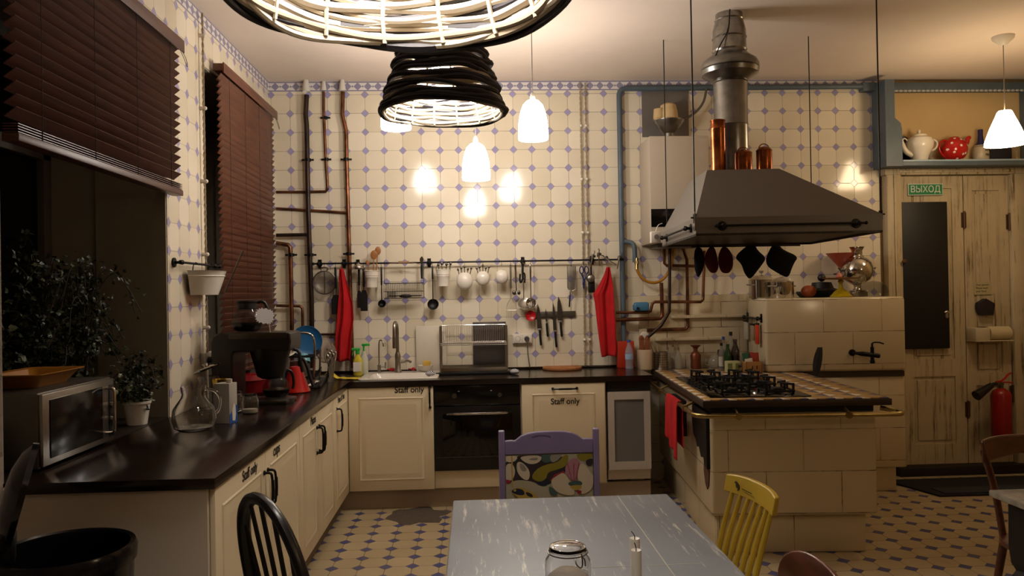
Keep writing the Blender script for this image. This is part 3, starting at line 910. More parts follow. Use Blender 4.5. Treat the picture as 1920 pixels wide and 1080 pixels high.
# the tall stove block behind with its ledge and tap
B0 = atZ(1437, 700, .884)
blk = thing('stove_block', 'tall white tiled masonry block beyond the cooktop, standing before the door wall', 'stove', (2.12, 5.53, 0), IR)
bt = atY(1437, 560, 5.53).z
BW = atY(1698, 640, 5.47).x - 2.12
MB().box(0, BW, 0, .46, .885, bt, .022, 3).build('tiled_body', M_stove, blk)
MB().box(.29, BW - .01, .012, .46, .845, .885).build('dark_ledge', mat('brown_wood_edge', '#33241b', .45), blk)
MB().box(.30, BW - .004, .02, .46, .18, .845, .012).build('tiled_base', M_stove, blk)
MB().box(.30, BW - .06, .06, .46, 0, .18, .008).build('tiled_plinth', M_stove, blk)
tp = atY(1600, 660, 5.47)
tp = Vector((tp.x, 5.50, tp.z))
ir2 = mat('black_tap_iron', '#100d0c', .45, .6)
t_ = thing('wall_tap', 'old black lever tap on the face of the tall white tiled block', 'tap', (atY(1597, 661, 5.49).x, 5.49, atY(1597, 661, 5.49).z), 0)
MB().cyl((0, 0, 0), (0, -.014, 0), .024, n=16).tube([(0, 0, 0), (.0, -.06, 0), (.04, -.09, -.004), (.10, -.10, -.012), (.15, -.10, -.02)], lambda u: .011 + .006 * (u > .4), 10, smooth=1).build('spout', ir2, t_)
MB().cyl((.10, -.10, -.055), (.10, -.10, .045), .013, n=12).cyl((.10, -.10, .045), (.10, -.10, .07), .007, n=10).cyl((.10, -.10, -.07), (.10, -.10, -.05), .017, n=12).build('valve', ir2, t_)
MB().tube([(.10, -.10, .068), (.11, -.10, .078), (.15, -.10, .078), (.185, -.10, .066)], .0055, 8, smooth=1).build('lever', ir2, t_)
# dark bundle hanging off the ledge under the tap
t_ = thing('sleeve_cloth', 'black folded oven cloth leaning against the tiled block below the tap', 'cloth', (atZ(1573, 716, .885).x, 5.26, .885))
def fn(u, v):
    a = 2 * PI * u
    zz = .19 * v
    r1 = .028 * max(.1, 1 - .8 * abs(1.6 * v - .8) ** 2) + .003
    return Vector((.012 + .075 * v ** 1.2 + r1 * math.cos(a), .10 * v + r1 * .5 * math.sin(a) + .004 * math.sin(4 * a), zz))
MB().sheet(fn, 16, 10).build('cloth', mat('black_cloth', '#0e0c0c', .9), t_)

# ------------------------------------------------------------------ gas hob
CT = .8845
hobc = isl
hob = thing('gas_hob', 'black glass gas hob with cast iron pan supports set in the tiled island top', 'hob', IL + Matrix.Rotation(IR, 3, 'Z') @ Vector((.345, .60, CT)), IR)
hw, hd_ = .285, .545
MB().box(-hw, hw, -hd_ * .95, hd_ * .95, 0, .007, .003).build('glass_plate', mat('black_glass', '#060606', .08), hob)
burn = [(-.115, -.34, .035), (.14, -.34, .046), (-.115, .0, .040), (.14, .0, .055), (-.115, .34, .04), (.14, .34, .046)]
for (x, y, r_) in burn:
    bb = MB().cyl((x, y, .007), (x, y, .016), r_ * 1.15, r_ * 1.05, 24).cyl((x, y, .016), (x, y, .026), r_, n=24).cyl((x, y, .026), (x, y, .033), r_ * .85, r_ * .8, 24)
    bb.build('burner', M_iron, hob)
for (x, y, r_) in burn:
    g = MB(); L = .115
    for k in range(4):
        a = PI / 4 + k * PI / 2
        c_, s_ = math.cos(a), math.sin(a)
        m_ = Matrix.Translation((x, y, 0)) @ Matrix.Rotation(a, 4, 'Z')
        g.mat(m_).box(.028, L, -.006, .006, .054, .066, .002).box(L - .013, L, -.006, .006, .007, .066, .002).box(.066, .076, -.005, .005, .030, .056)
    g.mat(Matrix.Identity(4))
    g.tube([(x + L * math.cos(PI / 4 + k * PI / 2), y + L * math.sin(PI / 4 + k * PI / 2), .02) for k in range(4)], .006, 6, closed=True)
    g.build('pan_support', M_iron, hob)
for i in range(5):
    MB().cyl((-.250, -.20 + i * .1, .007), (-.250, -.20 + i * .1, .030), .019, .016, 16).build('knob', M_blkm, hob)

# ------------------------------------------------------------------ extractor hood
HR = R(-4)
hood = thing('extractor_hood', 'large grey pyramid extractor hood hanging over the stove island', 'hood', (1.19, 4.06, 1.785), HR)
HW, HD = .985, 1.03
lip = .098
zt2 = .395
tx0, tx1, ty0, ty1 = .135, .545, .30, .78
b = MB()
def q(x, y, z): return b.v((x, y, z))
lo = [q(0, 0, 0), q(HW, 0, 0), q(HW, HD, 0), q(0, HD, 0)]
mi_ = [q(0, 0, lip), q(HW, 0, lip), q(HW, HD, lip), q(0, HD, lip)]
tpv = [q(tx0, ty0, zt2), q(tx1, ty0, zt2), q(tx1, ty1, zt2), q(tx0, ty1, zt2)]
for A, B in ((lo, mi_), (mi_, tpv)):
    for i in range(4): b.f([A[i], A[(i + 1) % 4], B[(i + 1) % 4], B[i]])
b.f(tpv)
b.build('canopy', M_hood, hood, ang=10)
MB().box(.02, HW - .02, .02, HD - .02, .012, .03).build('underside', mat('dark_hood_lining', '#3a2f26', .5, .3), hood)
MB().box(0, HW, 0, .02, 0, .012).box(0, HW, HD - .02, HD, 0, .012).box(0, .02, 0, HD, 0, .012).box(HW - .02, HW, 0, HD, 0, .012).build('bottom_flange', mat('dark_hood_lining', '#3a2f26', .5, .3), hood)
def wallrail(L, axis, mname='rail_bar', r=.007, out=.04):
    b = MB()
    return b
# rails on the front and left lips
b = MB()
b.cyl((.10, -.032, .05), (HW - .10, -.032, .05), .0065, n=10)
for xx in (.14, HW - .14):
    b.cyl((xx, 0, .05), (xx, -.008, .05), .026, .022, 16).ball((xx, -.032, .05), .014, .012, .014, 12, 8).cyl((xx, 0, .05), (xx, -.032, .05), .008, n=8)
for s, xx in ((-1, .10), (1, HW - .10)): b.ball((xx, -.032, .05), .010, nu=10, nv=6)
b.build('front_rail', M_rail, hood)
b = MB()
b.cyl((-.032, .08, .05), (-.032, HD - .12, .05), .0065, n=10)
for yy in (.12, HD - .18):
    b.cyl((0, yy, .05), (-.008, yy, .05), .026, .022, 16).ball((-.032, yy, .05), .014, nu=12, nv=8).cyl((0, yy, .05), (-.032, yy, .05), .008, n=8)
b.build('side_rail', M_rail, hood)
MB().box(-.006, -.0005, .0, .05, .03, .13).build('corner_plate', M_galv, hood)
# cables holding it
for (x, y) in ((.0, .02), (HW, .02), (.03, HD - .02), (HW + .0, HD - .02)):
    MB().cyl((x, y, lip - .02), (x, y, ZC - 1.785), .0042 if y < .5 else .0035, n=8).cyl((x, y, lip - .03), (x, y, lip + .02), .010, n=10).box(x - .022, x + .022, y - .003, y + .003, lip - .004, lip + .004).build('suspension_rod', mat('dark_rod', '#2a2520', .45, .6), hood)
# duct
DXc, DYc = .345, .56
b = MB()
pr = [(.098, zt2), (.104, zt2 + .01), (.101, zt2 + .06), (.1, zt2 + .30), (.103, zt2 + .305), (.1, zt2 + .31), (.1, zt2 + .56), (.106, zt2 + .565), (.1, zt2 + .575), (.1, .975)]
b.lathe(pr, (DXc, DYc, 0), 36)
b.build('duct', M_galv, hood)
zf = atY(1378, 130, 4.6).z - 1.785
fan = MB().lathe([(.10, zf - .075), (.125, zf - .06), (.165, zf - .035), (.172, zf - .01), (.165, zf - .006), (.172, zf), (.172, zf + .02), (.160, zf + .045), (.125, zf + .07), (.102, zf + .09), (.1, zf + .10)], (DXc, DYc, 0), 40)
fan.build('inline_fan', M_galv, hood)
zz = zf + .10
MB().lathe([(.10, zz), (.104, zz + .01), (.1, zz + .02), (.098, zz + .08), (.103, zz + .085), (.098, zz + .09), (.098, zz + .13), (.085, zz + .18), (.082, zz + .19), (.086, zz + .195), (.08, zz + .20), (.08, ZC - 1.785)], (DXc, DYc, 0), 36).build('upper_duct', mat('bright_duct', '#a8a59e', .25, 1, var=.3, vs_=20), hood)
MB().tube([(DXc - .02, DYc - .10, ZC - 1.79), (DXc - .03, DYc - .105, zz + .1), (DXc - .08, DYc - .10, zz + .02), (DXc - .11, DYc - .10, zf + .05)], .004, 6, smooth=2).build('fan_cable', M_blkm, hood)

# ------------------------------------------------------------------ dining table
tb = thing('dining_table', 'blue-grey painted wooden dining table with worn white scratches', 'table', (-.085, 1.05, 0), R(0))
TW, TL = .785, 1.77
MB().box(0, TW, 0, TL, .728, .75, .005).build('tabletop', M_table, tb)
MB().box(.05, TW - .05, .05, .07, .63, .728).box(.05, TW - .05, TL - .07, TL - .05, .63, .728).box(.05, .07, .05, TL - .05, .63, .728).box(TW - .07, TW - .05, .05, TL - .05, .63, .728).build('apron', M_table, tb)
for x in (.06, TW - .06):
    for y in (.07, TL - .07):
        MB().lathe([(.02, 0), (.026, .04), (.022, .10), (.03, .45), (.034, .56), (.026, .58), (.036, .60), (.036, .728)], (x, y, 0), 20).build('leg', M_table, tb)
# a pale line along a board joint
MB().box(.598, .601, .02, TL - .004, .7503, .7508).box(.30, .7, 1.04, 1.0425, .7503, .7508).build('scratch', mat('bare_white', '#a8a394', .7), tb)

# jar on the table
def clip_jar(label, loc, s=1.0, group=None):
    t_ = thing('clip_jar', label, 'jar', loc, 0, group); t_.scale = (s, s, s)
    MB().lathe([(0, .001), (.040, .001), (.046, .008), (.048, .02), (.049, .07), (.047, .085), (.040, .095), (.040, .104), (.037, .104), (.037, .096), (.044, .083), (.046, .068), (.045, .012), (0, .005)], n=36).build('glass_body', M_glass, t_)
    MB().lathe([(0, .116), (.030, .116), (.038, .112), (.040, .106), (.036, .106), (.030, .110), (0, .110)], n=36).build('lid', M_glass, t_)
    MB().tube([(.042 * math.cos(2 * PI * i / 40), .042 * math.sin(2 * PI * i / 40), .100) for i in range(40)], .0014, 6, closed=True).tube([(.010, -.041, .099), (.012, -.050, .088), (.022, -.048, .080), (.026, -.044, .090), (.024, -.038, .108)], .0015, 6, smooth=1).tube([(.026, -.034, .1), (.030, -.046, .098), (.031, -.044, .084)], .0015, 6, smooth=1).build('wire_clip', M_dsteel, t_)
    return t_
a = atZ(1064, 1082, .751)
jy = 1.88
ja = atY(1064, 1020, jy)
cj = clip_jar('glass clip-top jar standing on the blue-grey dining table', (ja.x, jy, .751), (ja.z - .751) / .116)
MB().lathe([(0, .006), (.042, .01), (.043, .05), (.03, .058), (0, .06)], n=24, wob=lambda u: 1 + .03 * math.sin(8 * PI * u)).build('contents', mat('white_sugar', '#c8c0b0', .8), cj)
# candles in a holder
M_wax = mat('white_wax', '#cfc8b8', .45)
cy_ = 1.80
ch = thing('candle_holder', 'red ceramic double candle holder on the dining table', 'candle holder', (atY(1192, 1075, cy_).x, cy_, .751))
b = MB()
for dx, dy in ((atY(1193, 1060, cy_ - .02).x - ch.location.x, -.02), (atY(1191, 1060, cy_ + .055).x - ch.location.x, .055)):
    b.lathe([(0, 0), (.018, 0), (.020, .02), (.024, .045), (.020, .045), (.0145, .015), (0, .012)], (dx, dy, 0), 20)
b.box(-.012, .012, -.02, .055, 0, .010, .003)
b.build('holder_cups', mat('red_ceramic', '#6e1f18', .3), ch)
for k, (dx, dy, ptop, lb) in enumerate(((.002, -.02, 1031, 'shorter white candle with a burnt wick, nearer of the pair on the table'), (-.004, .055, 1009, 'taller white candle standing just behind the nearer one on the table'))):
    Y = cy_ + dy; X = atY(1193 - 2 * k, 1060, Y).x
    zt3 = atY(1192, ptop, Y).z
    c_ = thing('candle', lb, 'candle', (X, Y, .7665), group='candles on the dining table')
    H_ = zt3 - .7665
    MB().lathe([(0, 0), (.0125, 0), (.0125, H_ - .006), (.0118, H_), (.007, H_ - .003), (0, H_ - .004)], n=24).build('wax', M_wax, c_)
    MB().tube([(0, 0, H_ - .005), (0, 0, H_ + .006), (-.002 + k * -.003, 0, H_ + .013), (-.004 * (k + 1), 0, H_ + .017)], .0011, 6, smooth=1).build('wick', M_blkm, c_)

# ------------------------------------------------------------------ chairs
def seat_outline(w_, d_, k=.7, n=28):
    o = []
    for i in range(n):
        a = 2 * PI * i / n
        c_, s_ = math.cos(a), math.sin(a)
        o.append((w_ / 2 * math.copysign(abs(c_) ** k, c_), d_ / 2 * math.copysign(abs(s_) ** k, s_)))
    return o
def leg_set(t_, m_, w_=.34, d_=.32, H_=.43, r0=.017, r1=.011, spread=.05):
    for sx_ in (-1, 1):
        for sy_ in (-1, 1):
            MB().tube([(sx_ * w_ / 2, sy_ * d_ / 2, H_), (sx_ * (w_ / 2 + spread * .5), sy_ * (d_ / 2 + spread * .5), H_ / 2), (sx_ * (w_ / 2 + spread), sy_ * (d_ / 2 + spread), 0)], lambda u: r0 + (r1 - r0) * u, 10).build('leg', m_, t_)
    for sx_ in (-1, 1):
        MB().cyl((sx_ * (w_ / 2 + spread * .5), -(d_ / 2 + spread * .5), H_ * .5), (sx_ * (w_ / 2 + spread * .5), (d_ / 2 + spread * .5), H_ * .5), .009, n=8).build('stretcher', m_, t_)
    MB().cyl((-(w_ / 2 + spread * .5), 0, H_ * .5), ((w_ / 2 + spread * .5), 0, H_ * .5), .009, n=8).build('stretcher', m_, t_)
# local chair frame: faces -y, back at +y
# black Windsor hoop chair: left bottom, back seen at an angle
M_bchair = mat('black_chair_lacquer', '#09080a', .3)
wc = thing('windsor_chair', 'black hoop-back spindle chair standing before the left cabinets', 'chair', (-.404, 2.37, 0), R(130))
MB().prism(seat_outline(.43, .42), .03, 'z', .43).build('seat', M_bchair, wc, bev=.008)
leg_set(wc, M_bchair)
def hoop(u):   # u 0..1 from left foot over the top to right foot
    a = PI * u
    x = -.215 * math.cos(a) * (1 - .12 * (1 - math.sin(a)))
    z = .46 + .475 * (math.sin(a) ** .62)
    return Vector((x, .17 + (z - .46) * .20, z))
MB().tube([hoop(i / 36) for i in range(37)], .0165, 10, flat=1.25).build('back_hoop', M_bchair, wc)
for k in range(5):
    xx = (-.12 + .06 * k)
    zt4 = .46 + .475 * (max(1 - (xx * 1.18 / .215) ** 2, 0) ** .5) ** .62
    MB().tube([(xx * .75, .17, .455), (xx * .95, .17 + .03, .60), (xx * 1.18, .17 + (zt4 - .46) * .20, zt4)], lambda u: .0085 - .002 * u, 8, smooth=1).build('spindle', M_bchair, wc)
# yellow spindle chair
M_ych = mat('yellow_chair_paint', '#b8992e', .4, var=.12, vs_=9)
yc = thing('spindle_chair', 'yellow painted spindle-back chair at the right side of the dining table', 'chair', (.70, 2.58, 0), R(-82))
MB().prism(seat_outline(.40, .38), .03, 'z', .42).build('seat', M_ych, yc, bev=.008)
leg_set(yc, M_ych, .30, .28, .42)
rz0, rz1 = .765, .825
b = MB()
pts = []
for i in range(13):
    u = -1 + 2 * i / 12
    pts.append((u * .17, .262 - .030 * u * u + 0.0))
n_ = len(pts)
A = []
for (x, y) in pts:
    e = 1 - (abs(x) / .17) ** 4
    A.append([b.v((x, y - .009, rz0 - .0)), b.v((x, y + .009, rz0)), b.v((x, y + .009 + .012, rz1 + .008 * e)), b.v((x, y - .009 + .012, rz1 + .008 * e))])
for p_, q_ in zip(A, A[1:]):
    for i in range(4): b.f([p_[i], p_[(i + 1) % 4], q_[(i + 1) % 4], q_[i]])
b.f(A[0]); b.f(A[-1][::-1])
tr = b.build('top_rail', M_ych, yc, bev=.004)
MB().mat(Matrix.Translation((-.11, .2455, .795)) @ Matrix.Rotation(PI / 2, 4, 'X')).lathe([(.004, 0), (.018, 0), (.018, .001), (.012, .001), (.012, 0)], n=14).lathe([(0, 0), (.007, 0), (.007, .001), (0, .001)], n=10).box(.04, .11, -.001, .002, 0, .001).build('painted_ornament', mat('dark_ornament', '#3a3018', .6), tr)
for k in range(7):
    xx = -.135 + .045 * k
    y_ = .262 - .030 * (xx / .17) ** 2
    MB().tube([(xx * .95, .155, .44), (xx, .19, .60), (xx, y_, rz0 + .01)], lambda u: .0105 - .003 * abs(2 * u - 1), 8, smooth=1).build('spindle', M_ych, yc)

# lilac chair at the far end of the table
M_lil = mat('lilac_chair_paint', '#7c7094', .4, var=.12, vs_=10)
L0 = atY(937, 930, 3.36); L1 = atY(1124, 930, 3.36)
cw = L1.x - L0.x
lc = thing('upholstered_chair', 'lilac painted chair with floral fabric back at the far end of the table', 'chair', ((L0.x + L1.x) / 2, 3.16, 0), 0)
MB().box(-cw / 2, cw / 2, -.22, .20, .42, .455, .01).build('seat', M_lil, lc)
MB().box(-cw / 2 + .02, cw / 2 - .02, -.20, .18, .452, .485, .014).build('seat_pad', mat('beige_fabric', '#9c937c', .9), lc)
zt5 = atY(1030, 808, 3.36).z
zp = atY(955, 806, 3.36).z
for s in (-1, 1):
    b = MB()
    x = s * (cw / 2 - .012)
    b.prism([(.16, 0), (.20, 0), (.205, .45), (.215, zp - .02), (.205, zp), (.185, zp - .004), (.175, .45)], .026, 'x', x - .013)
    b.build('back_post', M_lil, lc, bev=.004)
    MB().prism([(-.20, 0), (-.165, 0), (-.16, .43), (-.205, .43)], .03, 'x', x - .015).build('leg', M_lil, lc, bev=.004)
MB().box(-cw / 2 + .02, cw / 2 - .02, -.19, -.17, .36, .42).box(-cw / 2 + .02, cw / 2 - .02, .165, .18, .36, .42).build('seat_rail', M_lil, lc)
zc0 = atY(1030, 850, 3.36).z
zsh = atY(955, 826, 3.36).z
hw_ = cw / 2 - .025
out = [(-hw_, zc0), (hw_, zc0), (hw_, zsh), (hw_ - .03, zsh + .002)]
for i in range(13):
    u = 1 - 2 * i / 12
    k = max(0, 1 - (abs(u)) ** 3.2)
    out.append((u * (hw_ - .045), zsh + (zt5 - zsh) * k ** .8))
out += [(-hw_ + .03, zsh + .002), (-hw_, zsh)]
MB().prism(out, .022, 'y', .186).build('crest_rail', M_lil, lc, bev=.004)
MB().tube([(-.075 + .0035 * k, .1852, zt5 - .0165 + .004 * math.sin(k * 2.1) - .00006 * (k - 12) ** 2) for k in range(24)], .0011, 5).build('faded_scrawl', mat('worn_script', '#2c2536', .7), lc)
zb0 = .50
fab = [mat('fab_sand', '#a09a84', .9), mat('fab_olive', '#7d7420', .9), mat('fab_dark', '#2c2428', .9), mat('fab_cream', '#bdb29c', .9), mat('fab_pink', '#a0707c', .9), mat('fab_teal', '#3c5450', .9),
       mat('fab_red', '#8c2434', .9), mat('fab_grey', '#85807a', .9), mat('fab_navy', '#1a1e34', .9), mat('fab_gold', '#a89040', .9)]
b = MB()
b.box(-hw_, hw_, .190, .212, zb0, zc0 - .001, .006)
pw, ph = hw_ * 2, zc0 - atY(1030, 935, 3.36).z + .01
lay = [0]
def shp(mi, pts, sm=2):
    """pts in picture fractions of the visible panel (0..1, 0..1 from the top left)"""
    lay[0] += 1
    P = [Vector((-hw_ + u * pw, zc0 - v * ph, 0)) for u, v in pts]
    for _ in range(sm):
        P = [p for i in range(len(P)) for p in (P[i].lerp(P[(i + 1) % len(P)], .25), P[i].lerp(P[(i + 1) % len(P)], .75))]
    P = [Vector((min(max(p.x, -hw_ + .003), hw_ - .003), min(max(p.y, zb0 + .01), zc0 - .004), 0)) for p in P]
    y = .190 - .0002 * lay[0]
    c_ = sum(P, Vector()) / len(P)
    b.mi = mi
    b.f([b.v((p.x, y, p.y)) for p in P])
    b.mi = 0
# dark ground, sand bank, leaves
shp(2, [(0, 0), (.65, 0), (.72, .3), (.55, .65), (.3, .62), (0, .62)], 1)
shp(0, [(0, .62), (.12, .52), (.30, .56), (.46, .72), (.50, 1.05), (0, 1.05)])
shp(5, [(.40, 0), (.62, 0), (.58, .12), (.46, .20), (.40, .12)]); shp(7, [(.5, .0), (.66, 0), (.6, .14), (.52, .2)])
shp(1, [(.29, .46), (.36, .30), (.46, .22), (.60, .18), (.66, .04), (.72, .02), (.70, .26), (.58, .34), (.48, .38), (.46, .52), (.40, .58), (.33, .55)])
shp(1, [(.80, 0), (1, 0), (1, .08), (.90, .18), (.83, .14)])
shp(8, [(.33, .58), (.42, .60), (.48, .50), (.50, .58), (.46, .68), (.38, .66)])
shp(3, [(.0, .02), (.15, .02), (.12, .14), (.02, .16)]); shp(3, [(.16, .03), (.42, .02), (.40, .16), (.30, .22), (.20, .14)]); shp(7, [(.24, .1), (.38, .06), (.36, .14)])
shp(3, [(.13, .14), (.20, .16), (.28, .34), (.27, .54), (.20, .52), (.13, .36)]); shp(7, [(.16, .16), (.22, .22), (.25, .34), (.20, .36), (.17, .30)])
shp(3, [(0, .20), (.08, .16), (.12, .34), (.08, .54), (0, .54)]); shp(6, [(.0, .50), (.07, .54), (.05, .60), (0, .58)])
shp(9, [(.070, .0), (.086, .0), (.086, .66), (.072, .66)], 0)
shp(4, [(.66, .34), (.72, .14), (.82, .08), (.86, .30), (.80, .56), (.74, .58)])
shp(3, [(.86, .14), (.98, .44), (.98, .62), (.86, .62), (.80, .50)]); shp(2, [(.90, .16), (1.0, .10), (.99, .26), (.93, .28)])
shp(6, [(.50, .56), (.56, .42), (.60, .40), (.66, .36), (.70, .5), (.6, .6)], 0)
shp(3, [(.50, .56), (.58, .46), (.66, .38), (.72, .56), (.80, .86), (.70, .88), (.56, .80)])
shp(3, [(.80, .56), (.92, .42), (1.0, .44), (.99, .76), (.84, .90)])
shp(5, [(.48, .66), (.54, .72), (.60, .86), (.50, .88)])
shp(5, [(.70, .60), (.84, .56), (.88, .66), (.80, .70), (.72, .68)]); shp(9, [(.72, .67), (.86, .66), (.86, .74), (.80, .78), (.74, .74)]); shp(6, [(.79, .78), (.87, .78), (.83, .88)])
shp(7, [(.56, .96), (.66, .88), (.74, .94), (.70, 1.05), (.56, 1.05)]); shp(3, [(.76, .92), (.90, .9), (.98, .98), (.90, 1.05), (.76, 1.05)]); shp(2, [(.84, .90), (.97, .92), (.99, .99)], 0)
for u in (.70, .77, .83): shp(6, [(u, .2), (u + .006, .2), (.775 + (u - .77) * .3, .58), (.77 + (u - .77) * .3, .58)], 0)
# little frog
shp(9, [(.05, .76), (.11, .68), (.18, .68), (.30, .78), (.38, .92), (.38, 1.05), (.20, 1.05), (.16, .92)]); shp(8, [(.05, .76), (.11, .69), (.20, .72), (.22, .84), (.14, .84)])
shp(9, [(.09, .72), (.12, .71), (.12, .76), (.09, .76)]); shp(2, [(.22, .76), (.30, .82), (.31, .90), (.24, .86)]); shp(8, [(.22, .92), (.28, .94), (.27, 1.04), (.22, 1.04)]); shp(8, [(.31, .94), (.36, .96), (.36, 1.04), (.31, 1.04)])
b.build('back_cushion', fab, lc, flat=True)

# brown chairs at the right
M_bw = wood_mat('reddish_brown_wood', '#5e2e1a', '#401e10', (6, 30, 30), .35, .3)
def bent_chair(label, loc, rz, top_z):
    t_ = thing('wooden_chair', label, 'chair', loc, rz)
    MB().prism(seat_outline(.42, .40), .025, 'z', .44).build('seat', M_bw, t_, bev=.006)
    leg_set(t_, M_bw, .30, .30, .44)
    H = top_z
    b = MB()
    n = 14; A = []
    for i in range(n + 1):
        u = -1 + 2 * i / n
        y = .24 - .05 * u * u
        hz = .105 * (1 - .25 * (1 - abs(u)) )
        A.append([b.v((u * .205, y - .010, H - hz)), b.v((u * .205, y + .010, H - hz)), b.v((u * .205, y + .016, H - .012 * u ** 4)), b.v((u * .205, y - .004, H - .012 * u ** 4))])
    for p_, q_ in zip(A, A[1:]):
        for i in range(4): b.f([p_[i], p_[(i + 1) % 4], q_[(i + 1) % 4], q_[i]])
    b.f(A[0]); b.f(A[-1][::-1])
    b.build('top_rail', M_bw, t_, bev=.007)
    for s in (-1, 1):
        MB().tube([(s * .135, .17, .44), (s * .155, .185, .64), (s * .196, .20, H - .05)], .014, 10, smooth=2).build('back_post', M_bw, t_)
    MB().tube([(-.152, .185, .62), (0, .205, .60), (.152, .185, .62)], .011, 8, smooth=2).build('cross_rail', M_bw, t_)
    return t_
bent_chair('reddish brown wooden chair behind the small marble-topped table at the right', (2.32, 2.94, 0), R(3), .86)
# the small table at the right edge
pt = atZ(1853, 918, .74)
st = thing('side_table', 'small table with pale marble top and carved grey legs at the right edge', 'table', (pt.x, pt.y, 0), R(0))
MB().box(0, .62, -.62, 0, .715, .74, .006).build('tabletop', mat('pale_marble', '#a49e90', .25, var=.3, vs_=25), st)
M_gl = worn_mat('grey_carved_paint', '#3c3a3c', '#57524c', (14, 14, 8), .6)
MB().box(.05, .57, -.57, -.05, .60, .715, .006).build('apron', M_gl, st)
for x in (.085, .535):
    for y in (-.085, -.535):
        b = MB(); s4 = 4
        b.lathe([(.070, .715), (.072, .56), (.064, .50), (.045, .47), (.060, .455), (.062, .44), (.050, .42), (.052, .10), (.060, .08), (.058, 0), (0, 0)], (x, y, 0), 4)
        b.build('leg', M_gl, st, ang=20)
# rounded brown chair top at the bottom edge
rc = thing('round_back_chair', 'dark reddish plywood chair back peeking in at the bottom edge beside the yellow chair', 'chair', (.65, 1.88, 0), R(-84))
MB().prism(seat_outline(.40, .38), .018, 'z', .43).build('seat', M_bw, rc, bev=.006)
leg_set(rc, M_bw, .28, .28, .43)
zr_ = atY(1480, 1045, 1.90).z
ptz = [(.19 * math.cos(a), zr_ - .12 + .12 * math.sin(a)) for a in [PI * k / 16 for k in range(17)]]
MB().prism(ptz + [(-.17, zr_ - .28), (.17, zr_ - .28)], .012, 'y', .19).build('backrest', M_bw, rc, bev=.004)
for s in (-1, 1): MB().tube([(s * .1, .14, .43), (s * .1, .185, .5), (s * .1, .185, zr_ - .24)], .011, 8).build('back_post', M_dsteel, rc)
# ------------------------------------------------------------------ venetian blinds
def blind(name, label, X, y0, y1, zt_, zb_, pitch, tilt, proj=.06, stack=3, wd=.05, M_blind=M_blind):
    t_ = thing('venetian_blind', label, 'blind', (X, (y0 + y1) / 2, zb_), 0, 'dark wooden venetian blinds')
    L = (y1 - y0) / 2; H = zt_ - zb_
    MB().box(-.03, .03, -L - .01, L + .02, H - .045, H, .004).box(.030, .038, -L - .015, L + .025, H - .06, H + .004, .002).build('head_rail', M_blind, t_)
    b = MB(); z = .05 + stack * .012; k = 0
    ca, sa = math.cos(tilt), math.sin(tilt)
    for i in range(stack):
        b.box(-wd / 2, wd / 2, -L, L, .03 + i * .009, .033 + i * .009)
    while z < H - .05:
        m_ = Matrix.Translation((0, 0, z)) @ Matrix.Rotation(tilt, 4, 'Y')
        b.mat(m_).box(-wd / 2, wd / 2, -L, L, -.0015, .0015)
        z += pitch
    b.mat(Matrix.Identity(4))
    b.build('slats', M_blind, t_, flat=True)
    MB().box(-wd / 2 - .002, wd / 2 + .004, -L - .004, L + .004, 0, .028, .004).build('bottom_rail', M_blind, t_)
    for f in (-.8, -.27, .27, .8):
        for s in (-1, 1): MB().cyl((s * (wd / 2 + .001), L * f, .02), (s * (wd / 2 + .001), L * f, H - .03), .0012, n=5).build('ladder_cord', mat('brown_cord', '#2a1a12', .8), t_)
    c_ = MB()
    c_.tube([(.034, L * .94, H - .05), (.045, L * 1.0, H - .10), (.052, L * 1.03, H - .14), (.046, L * 1.05, H - .10), (.036, L * .98, H - .05)], .0015, 5, smooth=1)
    c_.build('pull_cord', mat('brown_cord', '#2a1a12', .8), t_)
    return t_
XB = XW + .05
p0 = atX(345, 368, XB); p1 = atX(340, 92, XB)
blind('b', 'wide dark wooden venetian blind half lowered over the nearer window', XB, 2.60, 4.03, p1.z + .02, p0.z - .01, .043, R(-38), stack=4)
q0 = atX(515, 215, XB)
blind('b', 'reddish brown wooden venetian blind lowered all the way over the far window', XB, atX(412, 300, XB).y, 5.93, atX(512, 214, XB).z + .01, 1.02, .040, R(-54), M_blind=wood_mat('lit_mahogany_slats', '#70432f', '#553024', (60, 3, 60), .35))  # lighter copy of the near blind's mahogany, lamplight put into the colour

